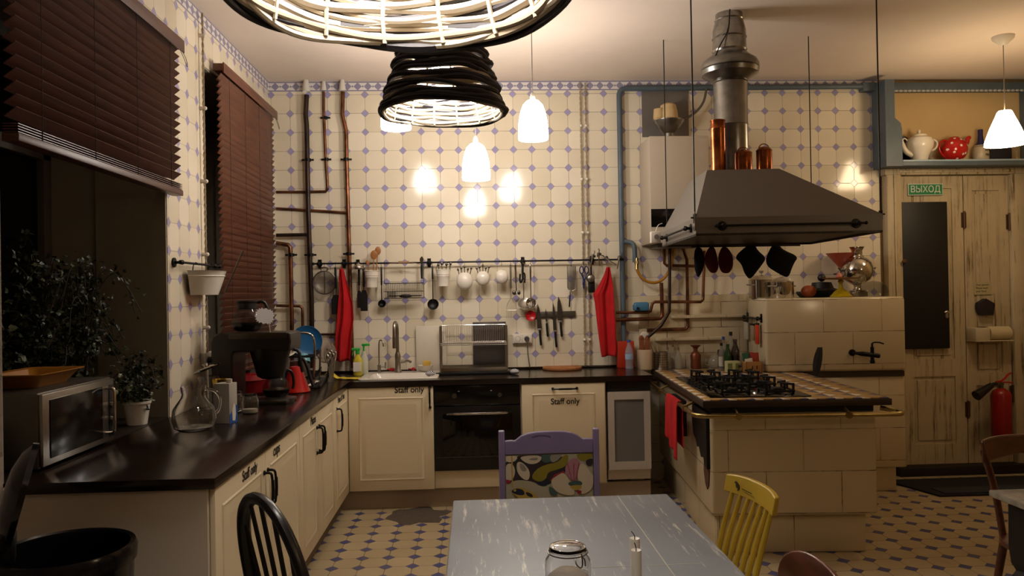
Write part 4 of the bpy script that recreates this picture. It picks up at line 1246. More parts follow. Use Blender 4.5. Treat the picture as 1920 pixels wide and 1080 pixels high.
# ------------------------------------------------------------------ copper pipes by the far window
YP = YW - .045
def wp(px, py, Y=YP):
    v = atY(px, py, Y); return Vector((v.x, v.y, v.z))
def pipe(label, pts, r, m_, clamps=(), cap=None, Y=YP, name='copper_pipe', smooth=2, group='copper pipes in the left corner'):
    t_ = thing(name, label, 'pipe', (0, 0, 0), 0, group)
    P = [wp(*p, Y=Y) if len(p) == 2 else wp(p[0], p[1], Y=p[2]) for p in pts]
    # keep bends tight: add points near each corner
    Q = [P[0]]
    for i in range(1, len(P) - 1):
        a, b_, c_ = P[i - 1], P[i], P[i + 1]
        d1 = (a - b_); d2 = (c_ - b_)
        if d1.angle(d2) < 2.6:
            k1, k2 = min(.06, d1.length * .45), min(.06, d2.length * .45)
            Q += [b_ + d1.normalized() * k1, b_ + d1.normalized() * k1 * .3, b_ + d2.normalized() * k2 * .3, b_ + d2.normalized() * k2]
        else: Q.append(b_)
    Q.append(P[-1])
    MB().tube(Q, r, 12).build('tube', m_, t_)
    for c_ in clamps:
        q = wp(*c_, Y=Y)
        MB().cyl(q - Vector((0, 0, .012)), q + Vector((0, 0, .012)), r + .005, n=14).box(q.x - r - .028, q.x + r + .028, q.y - .006, q.y + .004, q.z - .007, q.z + .007, .002).cyl(q, (q.x, YW, q.z), .005, n=8).build('clamp', M_rail, t_)
    if cap:
        q = wp(*cap, Y=Y)
        MB().lathe([(r + .010, 0), (r + .011, .01), (r + .004, .06), (r * .75, .12), (r * .6, .135), (0, .136)], q, 16).build('plaster_cone', mat('white_plaster_cone', '#cfc8bc', .6), t_)
    return t_
pipe('dark heating pipe, leftmost of the three running from ceiling to floor', [(575, 178), (573, 215), (575, 235), (578, 400), (584, 560), (586, 690)], .0185, M_piped, [(577, 300), (582, 478)], (574, 172))
pipe('short copper pipe, middle of the three, turning left at mid height into the corner', [(607, 172), (607, 205), (611, 300), (615, 359), (560, 360), (518, 360)], .0105, M_pipe, [(610, 221), (612, 299)], (607, 170), Y=YW - .0125)
pipe('copper pipe, rightmost of the three by the corner, running down behind the towel', [(643, 172), (642, 215), (649, 245), (650, 300), (655, 478), (661, 690)], .0155, M_pipe, [(649, 299), (654, 476)], (642, 170))
pipe('upper horizontal copper pipe joining the rightmost riser to the corner', [(651, 399), (590, 395), (518, 391)], .0105, M_pipe, Y=YW - .0125)
pipe('dark stub pipe running left into the corner from the leftmost riser', [(581, 440), (518, 441)], .0135, M_piped)
pipe('pipe coming out of the corner below the stub and turning down to the worktop', [(518, 456), (544, 460), (547, 600), (548, 684)], .0175, M_pipe, [(546, 478)])
pipe('thin copper pipe bending down low in the corner above the dish rack', [(518, 573), (567, 574), (569, 684)], .0115, M_pipe)
pipe('thin low horizontal copper pipe passing behind the red towel', [(548, 628), (600, 627), (655, 626)], .009, M_pipe, Y=YP + .022)

# gas and water pipes under the boiler
G_ = 'pipes below the boiler'
pipe('short copper pipe dropping from the boiler and turning right under the hood', [(1245, 452), (1246, 498), (1306, 499)], .012, M_pipe, group=G_, Y=YP)
pipe('dark pipe dropping from the boiler and sweeping left to the worktop', [(1256, 452), (1255, 585), (1240, 610), (1215, 632)], .0125, M_piped, group=G_, Y=YP - .10)
pipe('pipe rising beneath the yellow hose and turning left to the red towel', [(1240, 530), (1242, 597), (1155, 600)], .015, M_pipe, group=G_, Y=YP - .042)
pipe('copper pipe from the boiler running down straight and left at the bottom', [(1276, 452), (1288, 487), (1290, 617), (1213, 619)], .0125, M_pipe, group=G_, Y=YP + .005)
pipe('copper pipe, rightmost below the boiler, stepping left above the blue valve', [(1321, 470), (1318, 566), (1224, 566), (1219, 586), (1155, 586)], .0115, M_pipe, group=G_, Y=YP - .072)
t_ = thing('gas_hose', 'yellow gas hose looping between the blue pipe and the boiler', 'hose', (0, 0, 0))
MB().tube([wp(x, y, YP - .05) for x, y in ((1194, 505), (1200, 518), (1212, 528), (1226, 531), (1240, 527), (1252, 514), (1259, 495), (1262, 462), (1262, 452))], .0115, 12, smooth=2).build('tube', mat('yellow_hose', '#a8741c', .5), t_)
MB().cyl(wp(1194, 484, YP - .03), wp(1194, 506, YP - .05), .014, n=12).cyl(wp(1194, 490, YP - .035), wp(1194, 495, YP - .04), .018, n=6).build('fitting', M_brass, t_)
q = wp(1202, 575, YP - .072)
t_ = thing('valve_cover', 'light blue plastic valve cover on the upper horizontal pipe by the red towel', 'valve', q)
MB().box(-.055, .06, -.03, .03, -.035, .035, .016, 3).box(-.062, -.03, -.034, .028, -.03, .02, .012, 3).build('housing', mat('light_blue_plastic', '#3f7396', .35), t_)
MB().cyl((-.032, -.034, -.012), (-.032, -.042, -.012), .010, n=14).build('key', M_blkm, t_)

# ------------------------------------------------------------------ boiler and flue
t_ = thing('boiler', 'white wall-hung gas boiler with a black display, behind the hood', 'boiler', (1.33, 5.70, 1.85))
MB().box(0, .45, 0, YW - 5.702, 0, .80, .008).build('casing', mat('boiler_white', '#b8ab98', .35), t_)
MB().box(.004, .446, -.004, .002, .12, .255, .003).build('display', mat('black_gloss_panel', '#060606', .15), t_)
MB().box(.06, .40, .06, .28, -.03, -.0005, .004).build('bottom_tray', M_dsteel, t_)
one(MB().box(atY(1203, 200, YW).x, atY(1290, 200, YW).x, YW - .012, YW - .001, atY(1245, 250, YW).z - .03, atY(1245, 163, YW).z), 'wall_plate', mat('grey_flue_plate', '#6e6862', .5, .2), 'grey metal plate on the wall around the boiler flue', 'plate')
fp = atY(1254, 232, 5.88)
t_ = thing('flue_collar', 'steel flue bowl with a cream paper cone on top of the boiler', 'flue', (fp.x, 5.88, 2.652))
MB().lathe([(.04, 0), (.04, .05), (.06, .07), (.115, .14), (.118, .15), (.10, .15), (.05, .08), (0, .075)], n=32).build('bowl', M_galv, t_)
MB().lathe([(.072, .150), (.075, .17), (.07, .22), (.058, .27), (.03, .285), (0, .288)], (-.0, 0, 0), 24, wob=lambda u: 1 + .06 * math.sin(6 * PI * u)).lathe([(.03, .15), (.045, .17), (.04, .24), (0, .25)], (-.075, 0, 0), 16).build('paper_cone', mat('cream_paper', '#c4a878', .8), t_)
MB().tube([(.09, .03, .16), (.20, .06, .20), (.30, .08, .30), (.33, .10, .42)], .010, 8, smooth=2).build('cable', mat('grey_cable', '#5c5448', .6), t_)

# ------------------------------------------------------------------ things on and under the hood
HM = Matrix.Translation((1.19, 4.06, 1.785)) @ Matrix.Rotation(HR, 4, 'Z')
def canister(px, pt_, yy, r_, label, seam=1, neck=False):
    a_ = atY(px, 312, yy); top_ = atY(px, pt_, yy)
    t_ = thing('copper_canister', label, 'canister', (a_.x, yy, 2.1805), 0, 'copper canisters on the hood')
    h_ = top_.z - 2.1805
    MB().lathe([(0, 0), (r_, 0), (r_ * 1.02, .004), (r_, .008), (r_, h_ * .82), (r_ * 1.03, h_ * .83), (r_, h_ * .85), (r_, h_ * .97), (r_ * 1.04, h_ * .975), (r_ * 1.04, h_), (r_ * .9, h_ + .002), (0, h_ + .004)] if not neck else
               [(0, 0), (r_, 0), (r_, .01), (r_, h_ * .80), (r_ * 1.04, h_ * .82), (r_ * .85, h_ * .88), (r_ * .6, h_ * .94), (0, h_ * .96)], n=36).build('body', M_copper, t_)
    if neck: MB().tube([(-r_ * .7, 0, h_ * .84), (-r_ * .6, 0, h_), (0, 0, h_ * 1.08), (r_ * .6, 0, h_), (r_ * .7, 0, h_ * .84)], .003, 6, smooth=2).build('handle', M_copper, t_)
canister(1347, 226, 4.45, .043, 'tall slim copper canister, left of the duct on top of the hood')
canister(1394, 279, 4.43, .049, 'short copper canister with a wire handle in front of the duct on the hood', neck=True)
canister(1433, 273, 4.50, .046, 'round-shouldered copper canister, rightmost on top of the hood', neck=True)
YM = 5.06
b = MB().cyl(wp(1296, 459.5, YM) + Vector((0, 0, -.012)), wp(1500, 456.5, YM) + Vector((0, 0, -.012)), .005, n=8)
for x_ in (1300, 1495): b.cyl(wp(x_, 458, YM) + Vector((0, 0, -.012)), wp(x_, 458, YM) + Vector((0, 0, .04)), .004, n=6)
one(b, 'mitt_rail', M_rail, 'thin black rail under the far edge of the hood holding the oven mitts', 'rail')
def cushion(outline, th, m_, name, label, cat, loc, group=None, hole=None, extra=None):
    """soft flat thing hanging in the x-z plane; outline relative to loc, thick in the middle"""
    t_ = thing(name, label, cat, loc, 0, group)
    P = [Vector((x, 0, z)) for x, z in outline]
    for _ in range(2):
        P = [p for i in range(len(P)) for p in (P[i].lerp(P[(i + 1) % len(P)], .22), P[i].lerp(P[(i + 1) % len(P)], .78))]
    c_ = sum(P, Vector()) / len(P)
    b = MB()
    for s in (-1, 1):
        rr = []
        for k, t__ in ((1.0, 0), (.93, .6), (.75, .9), (.4, 1.0)):
            rr.append([b.v(c_ + (p - c_) * k + Vector((0, s * th / 2 * t__, 0))) for p in P])
        for A, B in zip(rr, rr[1:]):
            for i in range(len(P)): b.f([A[i], A[(i + 1) % len(P)], B[(i + 1) % len(P)], B[i]])
        b.f(rr[-1])
    b.build('fabric', m_, t_, ang=80)
    MB().tube([(0, 0, -.016), (.006, 0, -.006), (.004, 0, .006), (0, 0, .009), (-.004, 0, .006), (-.006, 0, -.006)], .002, 6, closed=True, smooth=1).build('loop', m_, t_)
    return t_
M_bfab = mat('black_quilted_cotton', '#0b0a0c', .9)
M_mitt = mat('dark_red_felt', '#4e0f10', .9)
mz = -.016
def mp_(px, py): v = wp(px, py, YM); return (v.x, v.z)
def hungfab(pts, anchor, th, m_, label, cat, name, group):
    a_ = mp_(*anchor); o_ = [(x - a_[0], z - a_[1]) for x, z in (mp_(*p) for p in pts)]
    return cushion(o_, th, m_, name, label, cat, (a_[0], YM - .012, a_[1]), group)
hungfab([(1303, 464), (1314, 464), (1320, 480), (1320, 500), (1308, 524), (1301, 505), (1300, 478)], (1308, 462), .02, M_bfab, 'narrow black oven mitt, leftmost thing hanging under the hood', 'oven mitt', 'oven_mitt', 'oven mitts under the hood')
hungfab([(1328, 463), (1338, 463), (1343, 476), (1347, 500), (1342, 512), (1331, 512), (1322, 498), (1319, 482)], (1333, 462), .024, M_mitt, 'dark red oven mitt next to the narrow black one', 'oven mitt', 'oven_mitt', 'oven mitts under the hood')
hungfab([(1352, 463), (1362, 463), (1373, 478), (1374, 500), (1366, 513), (1352, 512), (1346, 498), (1345, 480)], (1357, 462), .024, M_mitt, 'dark red oven mitt beside the first black potholder', 'oven mitt', 'oven_mitt', 'oven mitts under the hood')
hungfab([(1401, 459), (1414, 459), (1420, 470), (1436, 484), (1425, 500), (1405, 526), (1394, 512), (1389, 495), (1375, 482)], (1407, 459), .016, M_bfab, 'black square potholder hanging in front of the steel pots, left of two', 'potholder', 'potholder', 'black potholders under the hood')
hungfab([(1447, 458), (1459, 458), (1466, 468), (1496, 481), (1486, 496), (1477, 522), (1458, 513), (1437, 500), (1434, 484)], (1453, 458), .016, M_bfab, 'black square potholder hanging at the right of its twin under the hood', 'potholder', 'potholder', 'black potholders under the hood')
q = atY(1231, 443, 5.0)
t_ = thing('plug_adapter', 'white socket box clipped at the left end of the hood rail', 'adapter', (atY(1231, 443, 4.93).x - .005, 4.93, q.z - .02))
MB().box(-.035, .03, -.02, .02, -.03, .045, .006).build('housing', M_whitep, t_)
MB().cyl((-.0, -.02, .01), (-.0, -.026, .01), .016, n=16).build('socket_hole', mat('grey_plastic', '#77716a', .5), t_)
MB().tube([(.0, 0, .045), (.02, .02, .09), (.05, .03, .10)], .003, 6, smooth=1).build('cord', M_whitep, t_)

# ------------------------------------------------------------------ rails and hanging kitchen tools
RY = YW - .062
RZ = lambda px: atY(px, 493.5 - (px - 668) * .0125, RY).z
def rail(label, px0, px1, fl, loc_z=None):
    a, b_ = atY(px0, 496, RY).x, atY(px1, 496, RY).x
    z = RZ((px0 + px1) / 2)
    t_ = thing('wall_rail', label, 'rail', (a, RY, z))
    MB().cyl((0, 0, 0), (b_ - a, 0, 0), .0068, n=12).ball((0, 0, 0), .010, nu=10, nv=6).ball((b_ - a, 0, 0), .010, nu=10, nv=6).build('bar', M_rail, t_)
    for f in fl:
        x = atY(f, 496, RY).x - a
        b = MB().cyl((x, .062, 0), (x, .052, 0), .021, .021, 20).cyl((x, .052, 0), (x, 0, 0), .008, n=10).ball((x, 0, 0), .013, nu=12, nv=8)
        b.mat(Matrix.Translation((x, .056, 0))).prism([(-.012, -.034), (.012, -.034), (.014, .034), (-.014, .034)], .005, 'y', -.0005)
        b.build('bracket', M_rail, t_)
    return z
zA = rail('short black wall rail between two copper risers', 588, 666, [597, 643])
zB = rail('long black wall rail across the tiles above the worktop', 668, 1168, [669, 804, 981, 1112])
M_hook = M_rail
def hang(name, label, cat, px, short=False, group=None, hook=True, dz=-.03, y=0.0, rz=0):
    z = zA if short else zB
    x = atY(px, 495, RY).x
    t_ = thing(name, label, cat, (x, RY - .004 + y, z + dz), rz, group)
    if hook:
        MB().tube([(0, .012, -dz + .0), (0, .004 - y, -dz + .0105), (0, -.007 - y, -dz + .006), (0, -.004, -dz * .5), (0, 0, .004), (0, -.006, -.006), (0, -.012, .002)], .0018, 6, smooth=2).build('hook', M_hook, t_)
    return t_
K = 1 / 242.0     # metres per pixel at the wall
def handle_bar(t_, L, m_, w_=.010, name='handle', top=0.0, r=None):
    MB().box(-w_, w_, -.003, .003, top - L, top, .0028).build(name, m_, t_)
# big sieve
t_ = hang('sieve', 'big round wire sieve hanging on the short rail', 'sieve', 608, True)
rr = .088; cz = -.115
MB().tube([(rr * math.cos(a), 0, cz + rr * math.sin(a)) for a in [2 * PI * i / 40 for i in range(40)]], .0045, 8, closed=True).tube([(-.018, 0, cz + rr), (-.03, 0, cz + rr + .02), (0, 0, cz + rr + .032), (.03, 0, cz + rr + .02), (.018, 0, cz + rr)], .005, 8, smooth=2).tube([(0, -.002, cz + rr), (0, .004, cz), (0, -.002, cz - rr)], .004, 6, smooth=1).build('rim', M_dsteel, t_)
t = NT('wire_mesh'); ck = t.n('ShaderNodeTexCoord')
sx_ = t.n('ShaderNodeSeparateXYZ'); t.l(ck.outputs['Object'], sx_.inputs[0])
g1 = t.math('LESS_THAN', t.math('FRACT', t.math('MULTIPLY', sx_.outputs[0], 420)), .34); g2 = t.math('LESS_THAN', t.math('FRACT', t.math('MULTIPLY', sx_.outputs[2], 420)), .34)
t.l(t.math('MAXIMUM', g1, g2), t.b.inputs['Alpha']); t.b.inputs['Base Color'].default_value = rgb('#6e675e'); t.b.inputs['Metallic'].default_value = .8; t.b.inputs['Roughness'].default_value = .4
M_mesh = t.m
b = MB(); b.mat(Matrix.Translation((0, 0, cz)) @ Matrix.Rotation(-PI / 2, 4, 'X'))
b.lathe([(rr, 0), (rr * .9, .018), (rr * .6, .032), (rr * .3, .038), (0, .04)], n=32).build('mesh_bowl', M_mesh, t_)
# black turners and spoons
def flat_tool(t_, L, hw_, hl, m1, m2, slot=False, neck=.004, hh=None):
    hh = hh or L * .45
    MB().box(-.009, .009, -.005, .005, -hh, 0, .004).build('handle', m1, t_)
    MB().cyl((0, 0, -hh), (0, 0, -(L - hl)), neck, n=8).prism([(-hw_ * .55, -(L - hl)), (hw_ * .55, -(L - hl)), (hw_, -(L - hl * .75)), (hw_, -L), (-hw_, -L), (-hw_, -(L - hl * .75))], .003, 'y', -.0015).build('blade', m2, t_)
t_ = hang('turner', 'black nylon turner hanging between the sieve and the red towel', 'spatula', 629, True); flat_tool(t_, .36, .034, .15, M_blkm, M_blkm)
# red towels
def towel(label, top, rows, th, y, name='towel', seed=1, cut=0.0, loopname='loop'):
    """rows: (py, left px, right px) from the hook down; folds in depth"""
    a_ = atY(top[0], top[1], y)
    t_ = thing(name, label, 'towel', a_, 0, 'red kitchen towels')
    R_ = []
    for py, l_, r_ in rows:
        A = atY(l_, py, y) - a_; B = atY(r_, py, y) - a_
        R_.append((A.z, A.x, B.x))
    def row(v):
        v = min(max(v, 0), .9999) * (len(R_) - 1); i = int(v); f = v - i
        f = f * f * (3 - 2 * f) if False else f
        return [R_[i][k] * (1 - f) + R_[i + 1][k] * f for k in range(3)]
    rnd = random.Random(seed); ph = rnd.random() * 6
    def fn(u, v):
        z, l_, r_ = row(v)
        x = l_ + (r_ - l_) * u
        y_ = (.010 + .012 * v) * math.sin(u * 9 + ph + 2.2 * v) + .005 * math.sin(u * 21 + v * 5) - .012
        return Vector((x, y_ * (1 - .2 * v) - .004, z + .004 * math.sin(u * 7 + seed) * v))
    def fb(u, v):
        p = fn(u, v); d = .016 + .006 * math.sin(7 * v)
        e = min(u, 1 - u) * 8
        return Vector((p.x, p.y + d * min(e, 1) + .001, p.z + .012 * v))
    b = MB(); b.sheet(fn, 28, 30); b.sheet(fb, 28, 30)
    b.build('fabric', M_red, t_, ang=70, solid=.002)
    MB().tube([(0, -.006, -.012), (.005, -.006, 0), (0, -.004, .012), (-.005, -.006, 0)], .0016, 6, closed=True).build(loopname, M_red, t_)
    return t_
towel('long red kitchen towel hanging from the short rail beside a copper riser', (640, 501), [(504, 637, 644), (520, 636, 648), (545, 637, 654), (570, 634, 662), (600, 632, 664), (630, 629, 660), (655, 629, 659), (677, 630, 657)], .01, RY - .015, seed=2)
towel('red kitchen towel at the right end of the long rail before the orange box', (1140, 499), [(501, 1137, 1143), (515, 1133, 1145), (535, 1123, 1148), (552, 1112, 1149), (565, 1115, 1150), (585, 1117, 1151), (605, 1119, 1153), (630, 1122, 1154), (655, 1125, 1156), (668, 1127, 1155)], .01, RY - .022, seed=4)
# long rail: tools from left to right
def bowl_tool(t_, L, r_, m1, m2, hh, ax=1.0, out=True, wh=.007):
    MB().box(-wh, wh, -.004, .004, -hh, 0, .0035).build('handle', m1, t_)
    b = MB().tube([(0, 0, -hh + .01), (0, 0, -(L - r_ * 1.7)), (0, .006, -(L - r_ * 1.2))], .0032, 8)
    b.mat(Matrix.Translation((0, 0, -L + r_)) @ Matrix.Rotation(R(70), 4, 'X') @ Matrix.Diagonal((1, ax, 1, 1)))
    b.lathe([(r_, 0), (r_ * .93, -.35 * r_), (r_ * .65, -.62 * r_), (r_ * .3, -.75 * r_), (0, -.78 * r_)], n=24)
    b.build('bowl', m2, t_, solid=.0016)
t_ = hang('turner', 'black slotted turner, leftmost on the long rail under the steel ladle head', 'spatula', 673); flat_tool(t_, .31, .018, .13, M_blkm, M_blkm)
t_ = hang('turner', 'wider black turner just left of the white bucket with wooden spoons', 'spatula', 682, y=-.012); flat_tool(t_, .335, .027, .16, M_blkm, M_blkm)
t_ = hang('ladle', 'steel ladle bowl hooked upside over the rail at its left end', 'ladle', 673, y=-.026, dz=-.01, hook=False)
MB().mat(Matrix.Translation((0, 0, -.02))).lathe([(.038, -.014), (.036, .002), (.026, .018), (.012, .025), (0, .026)], n=28).tube([(0, 0, .022), (0, .015, .034), (0, .022, .025)], .003, 6).build('bowl', M_chrome, t_, solid=.0014)
def bucket(px, label, py0=511, py1=541):
    t_ = hang('utensil_bucket', label, 'bucket', px, dz=-.06, y=-.04, group='white metal buckets on the long rail', hook=False)
    r0 = .043; H_ = .125
    MB().lathe([(0, -H_), (r0, -H_), (r0 * 1.0, -H_ + .006), (r0 * 1.14, -.05), (r0 * 1.18, -.048), (r0 * 1.15, -.044), (r0 * 1.18, -.036), (r0 * 1.22, -.034), (r0 * 1.19, -.03), (r0 * 1.28, -.002), (r0 * 1.36, 0), (r0 * 1.30, .003), (r0 * 1.22, -.004), (r0 * .95, -H_ + .006), (0, -H_ + .006)], n=36).build('pail', M_white, t_)
    MB().tube([(-r0 * 1.3, 0, -.004), (-r0 * 1.2, .025, .03), (-.02, .036, .062), (.02, .036, .062), (r0 * 1.2, .025, .03), (r0 * 1.3, 0, -.004)], .002, 6, smooth=2).build('wire_handle', M_dsteel, t_)
    return t_
bucket(698, 'white metal bucket with wooden spoons in it')
bucket(831, 'white metal bucket packed with dark cutlery, right of the wire basket')
def spoon(name, label, cat, loc, L, hr, m_, tilt, group, fork=False, rz=0):
    t_ = thing(name, label, cat, loc, rz, group)
    t_.rotation_euler = (tilt[1], tilt[0], rz)
    b = MB().tube([(0, 0, 0), (0, 0, L * .5), (0, 0, L - hr * 1.6)], lambda u: .0042 - .001 * u, 8)
    b.ball((0, 0, L - hr), hr * .72, .005, hr, 16, 10)
    b.build('body', m_, t_)
    return t_
bx_, bz_ = atY(698, 495, RY - .044).x, zB - .06
for i, (dx, ti, hr, L) in enumerate(((.002, .05, .036, .27), (.016, .10, .033, .30), (-.012, -.14, .020, .20))):
    spoon('wooden_spoon', ('broad wooden spoon standing in front in the white bucket', 'taller wooden spoon standing behind the broad one in the white bucket', 'short wooden spoon leaning left in the white bucket')[i], 'spoon', (bx_ + dx, RY - .044 - .004 + i * .014, bz_ - .112), L, hr, M_wood, (ti, 0), 'wooden spoons in the bucket')
bx2 = atY(831, 495, RY - .044).x
pr_ = None
for i, (dx, ti, L) in enumerate(((-.022, -.10, .165), (-.006, -.03, .175), (.010, .10, .168), (.024, .2, .175))):
    t_ = spoon('dark_spoon', 'dark cutlery handle in the white bucket beside the wire basket, %s' % ('leftmost', 'second from left', 'third from left', 'rightmost')[i], 'cutlery', (bx2 + dx, RY - .044 - .01 + (i % 2) * .02, bz_ - .112), L, .014, M_dsteel, (ti, 0), 'dark cutlery in the white bucket')
t_ = hang('spoon', 'black nylon spoon just right of the wooden-spoon bucket', 'spoon', 715); bowl_tool(t_, .31, .030, M_blkm, M_blkm, .14, 1.0)
# wire basket on two hooks
xa, xb = atY(722, 530, RY).x, atY(795, 530, RY).x
zt6, zb6 = atY(760, 531, RY).z, atY(760, 559, RY).z
t_ = thing('wire_basket', 'black wire basket hanging from the long rail under a wooden-gripped handle', 'basket', ((xa + xb) / 2, RY - .05, zb6))
W2 = (xb - xa) / 2; Hh = zt6 - zb6
b = MB()
for z in (0, Hh * .45, Hh): b.tube([(-W2, -.05, z), (W2, -.05, z), (W2, .045, z), (-W2, .045, z)], .0024 if z else .002, 6, closed=True)
for i in range(23):
    x = -W2 + 2 * W2 * i / 22
    b.tube([(x, -.05, Hh), (x, -.05, 0), (x, .045, 0), (x, .045, Hh)], .0013, 5)
for s in (-1, 1):
    b.tube([(s * W2, .0, Hh), (s * W2, .03, Hh + .05), (s * W2, .045, zB - zb6 + .008)], .002, 6)
b.build('wire_frame', M_rail, t_)
MB().tube([(-W2 * .9, 0, Hh + .145), (-W2 * .5, 0, Hh + .155), (0, 0, Hh + .16), (W2 * .5, 0, Hh + .155), (W2 * .9, 0, Hh + .14)], .0025, 6, smooth=2).cyl((-.04, 0, Hh + .158), (.04, 0, Hh + .158), .011, n=12).build('grip', mat('wooden_grip', '#8a6a50', .6), t_)
q = t_.location
one(MB().ball((0, 0, 0), .05, .024, .014, 20, 10).box(-.13, .12, -.004, .004, -.002, .006, .002), 'garlic_press', M_blkm, 'dark oval tool lying in the hanging wire basket', 'utensil', (q.x + .01, q.y, q.z + .0165))
one(MB().lathe([(0, 0), (.036, 0), (.038, .045), (.036, .05), (.034, .045), (.032, .004), (0, .003)], n=24), 'tea_glass', M_thin, 'small glass cup in the left end of the hanging wire basket', 'glass', (q.x - .095, q.y, q.z + .0025))
t_ = hang('peeler', 'black-handled peeler with a bright steel head above the rail', 'peeler', 791, dz=.0, y=-.02, hook=False)
MB().tube([(0, 0, .0), (0, 0, -.06), (0, 0, -.125)], lambda u: .010 - .002 * abs(2 * u - 1), 10).build('handle', M_blkm, t_)
MB().prism([(-.006, 0), (.006, 0), (.016, .02), (.012, .035), (.002, .048), (-.014, .03), (-.014, .012)], .004, 'y', -.002).build('head', M_chrome, t_)
t_ = hang('ladle', 'black nylon soup ladle hanging right of the wire basket', 'ladle', 811, y=-.02); bowl_tool(t_, .335, .043, M_blkm, M_blkm, .10, 1.0)
# small ceramic egg pots
for px, r_, lb, cz_ in ((871, .063, 'white ceramic egg-shaped pot full of forks, largest and leftmost of three', -.118), (905, .052, 'white ceramic egg-shaped pot of knives, middle of three', -.10), (940, .050, 'white ceramic egg-shaped pot with a dark spoon, rightmost of three', -.09)):
    t_ = hang('ceramic_pot', lb, 'pot', px, dz=-.03, y=-.028, group='white ceramic pots on the long rail')
    zc_ = cz_
    pr = []
    for k in range(15):
        a = -PI / 2 + (PI * .80) * k / 14
        pr.append((math.cos(a) * r_, zc_ + math.sin(a) * r_ * 1.12))
    pr2 = [(x * .9, z + .003) for x, z in pr[::-1]]
    MB().mat(Matrix.Translation((0, 0, 0)) @ Matrix.Rotation(R(-8), 4, 'X')).lathe(pr + pr2, n=32, sy=.8).build('body', M_white, t_)
    q = t_.location
    ztop = pr[-1][1]
    if px != 940:
        cm = M_dsteel
        for k in range(5):
            f = (k - 2) / 2
            c_ = spoon('fork' if px == 871 else 'table_knife', 'steel %s in the %s white ceramic pot, %s' % ('fork' if px == 871 else 'knife', 'largest' if px == 871 else 'middle', ('leftmost', 'second from left', 'in the centre', 'second from right', 'rightmost')[k]), 'cutlery',
                       (q.x + f * .022, q.y - .006 + .012 * (k % 2), q.z + zc_ - r_ * .6), r_ * .6 - zc_ - (.035 if px == 871 else .028) + .018 * ((k * 7) % 3) / 2 + .02, .012, cm, (f * .22, 0), 'forks in the largest ceramic pot' if px == 871 else 'knives in the middle ceramic pot')
    else:
        spoon('measuring_scoop', 'dark scoop resting in the rightmost white ceramic pot', 'scoop', (q.x, q.y - .004, q.z + zc_ - r_ * .3), .072, .018, M_dsteel, (.2, 0), None)
# potato masher
t_ = hang('potato_masher', 'steel potato masher with wavy prongs at the left of the steel tools', 'masher', 957, y=-.012)
MB().tube([(0, 0, 0), (0, 0, -.18)], .0078, 12).build('handle', M_steel, t_)
b = MB().tube([(0, 0, -.18), (0, 0, -.26)], .003, 8)
b.tube([(0, 0, -.255), (-.03, 0, -.30), (-.042, 0, -.35), (.045, 0, -.35), (.03, 0, -.30), (0, 0, -.255)], .0022, 6)
for k in range(7): b.tube([(-.038 + k * .013, 0, -.35), (-.038 + k * .013 + .003, -.006, -.38), (-.038 + k * .013 - .001, 0, -.412)], .0016, 5)
b.build('head', M_steel, t_)
t_ = hang('roller_cutter', 'steel tool with a double wheel end next to the potato masher', 'utensil', 966, y=-.014)
MB().tube([(0, 0, 0), (.002, 0, -.13)], .0085, 12).build('handle', M_chrome, t_)
MB().tube([(.002, 0, -.13), (.006, 0, -.20)], .004, 8).ball((-.012, 0, -.215), .016, .010, .018, 14, 10).ball((.024, 0, -.215), .013, .010, .018, 14, 10).cyl((-.012, 0, -.222), (.024, 0, -.222), .005, n=8).build('head', M_dsteel, t_)
t_ = hang('can_opener', 'black-handled can opener hanging before the rail bracket', 'can opener', 979, y=-.016)
MB().tube([(.003, 0, .005), (.0, 0, -.05), (.004, 0, -.115)], .0085, 10).build('handle', M_blkm, t_)
MB().tube([(-.018, 0, -.07), (-.022, 0, -.12), (-.012, 0, -.145), (-.002, 0, -.11)], .007, 8, smooth=1).tube([(.010, 0, -.06), (.020, 0, -.08), (.016, 0, -.14)], .006, 8, smooth=1).build('lower_grip', M_blk, t_)
t_ = hang('skimmer', 'flat round perforated steel skimmer hanging low behind the steel ladle', 'skimmer', 981, y=0.0, hook=False)
MB().tube([(0, 0, .02), (.0, 0, -.26)], .004, 8).build('handle', M_steel, t_)
MB().mat(Matrix.Translation((.008, 0, -.30)) @ Matrix.Rotation(R(55), 4, 'X')).lathe([(.056, .002), (.05, -.004), (.02, -.008), (0, -.009)], n=32).build('disc', M_steel, t_, solid=.0016)
t_ = hang('ladle', 'shiny steel soup ladle hanging right of the can opener', 'ladle', 994, y=-.02); bowl_tool(t_, .335, .040, M_chrome, M_chrome, .12, 1.0)
one(MB().mat(Matrix.Rotation(R(80), 4, 'X')).lathe([(.040, 0), (.037, -.010), (.022, -.018), (0, -.02)], n=28), 'silicone_lid', mat('translucent_red', '#a81018', .25), 'round red silicone cup hanging below the steel ladle', 'cup', (atY(995, 592, RY - .01).x, RY - .008, atY(995, 592, RY - .01).z), solid=.003)
# grater
t_ = hang('grater', 'flat steel grater hanging on the right half of the long rail', 'grater', 1071, dz=-.045)
MB().box(-.030, .034, -.003, .001, -.185, 0, .002).build('plate', M_mesh, t_)
MB().tube([(-.030, 0, 0), (-.032, 0, -.17), (-.005, 0, -.20), (.030, 0, -.18), (.034, 0, 0)], .0032, 6, closed=True, smooth=0).tube([(-.01, -.004, -.185), (.01, -.004, -.215)], .004, 6).build('frame', M_steel, t_)
t_ = thing('paring_knife', 'small black-handled knife hanging below the grater', 'knife', wp(1069, 548, RY - .01)); t_.rotation_euler.y = R(4)
MB().box(-.006, .006, -.004, .004, -.115, -.02, .004).build('handle', M_blkm, t_); MB().box(-.004, .004, -.002, .002, -.025, .01, .001).build('tang', M_steel, t_)
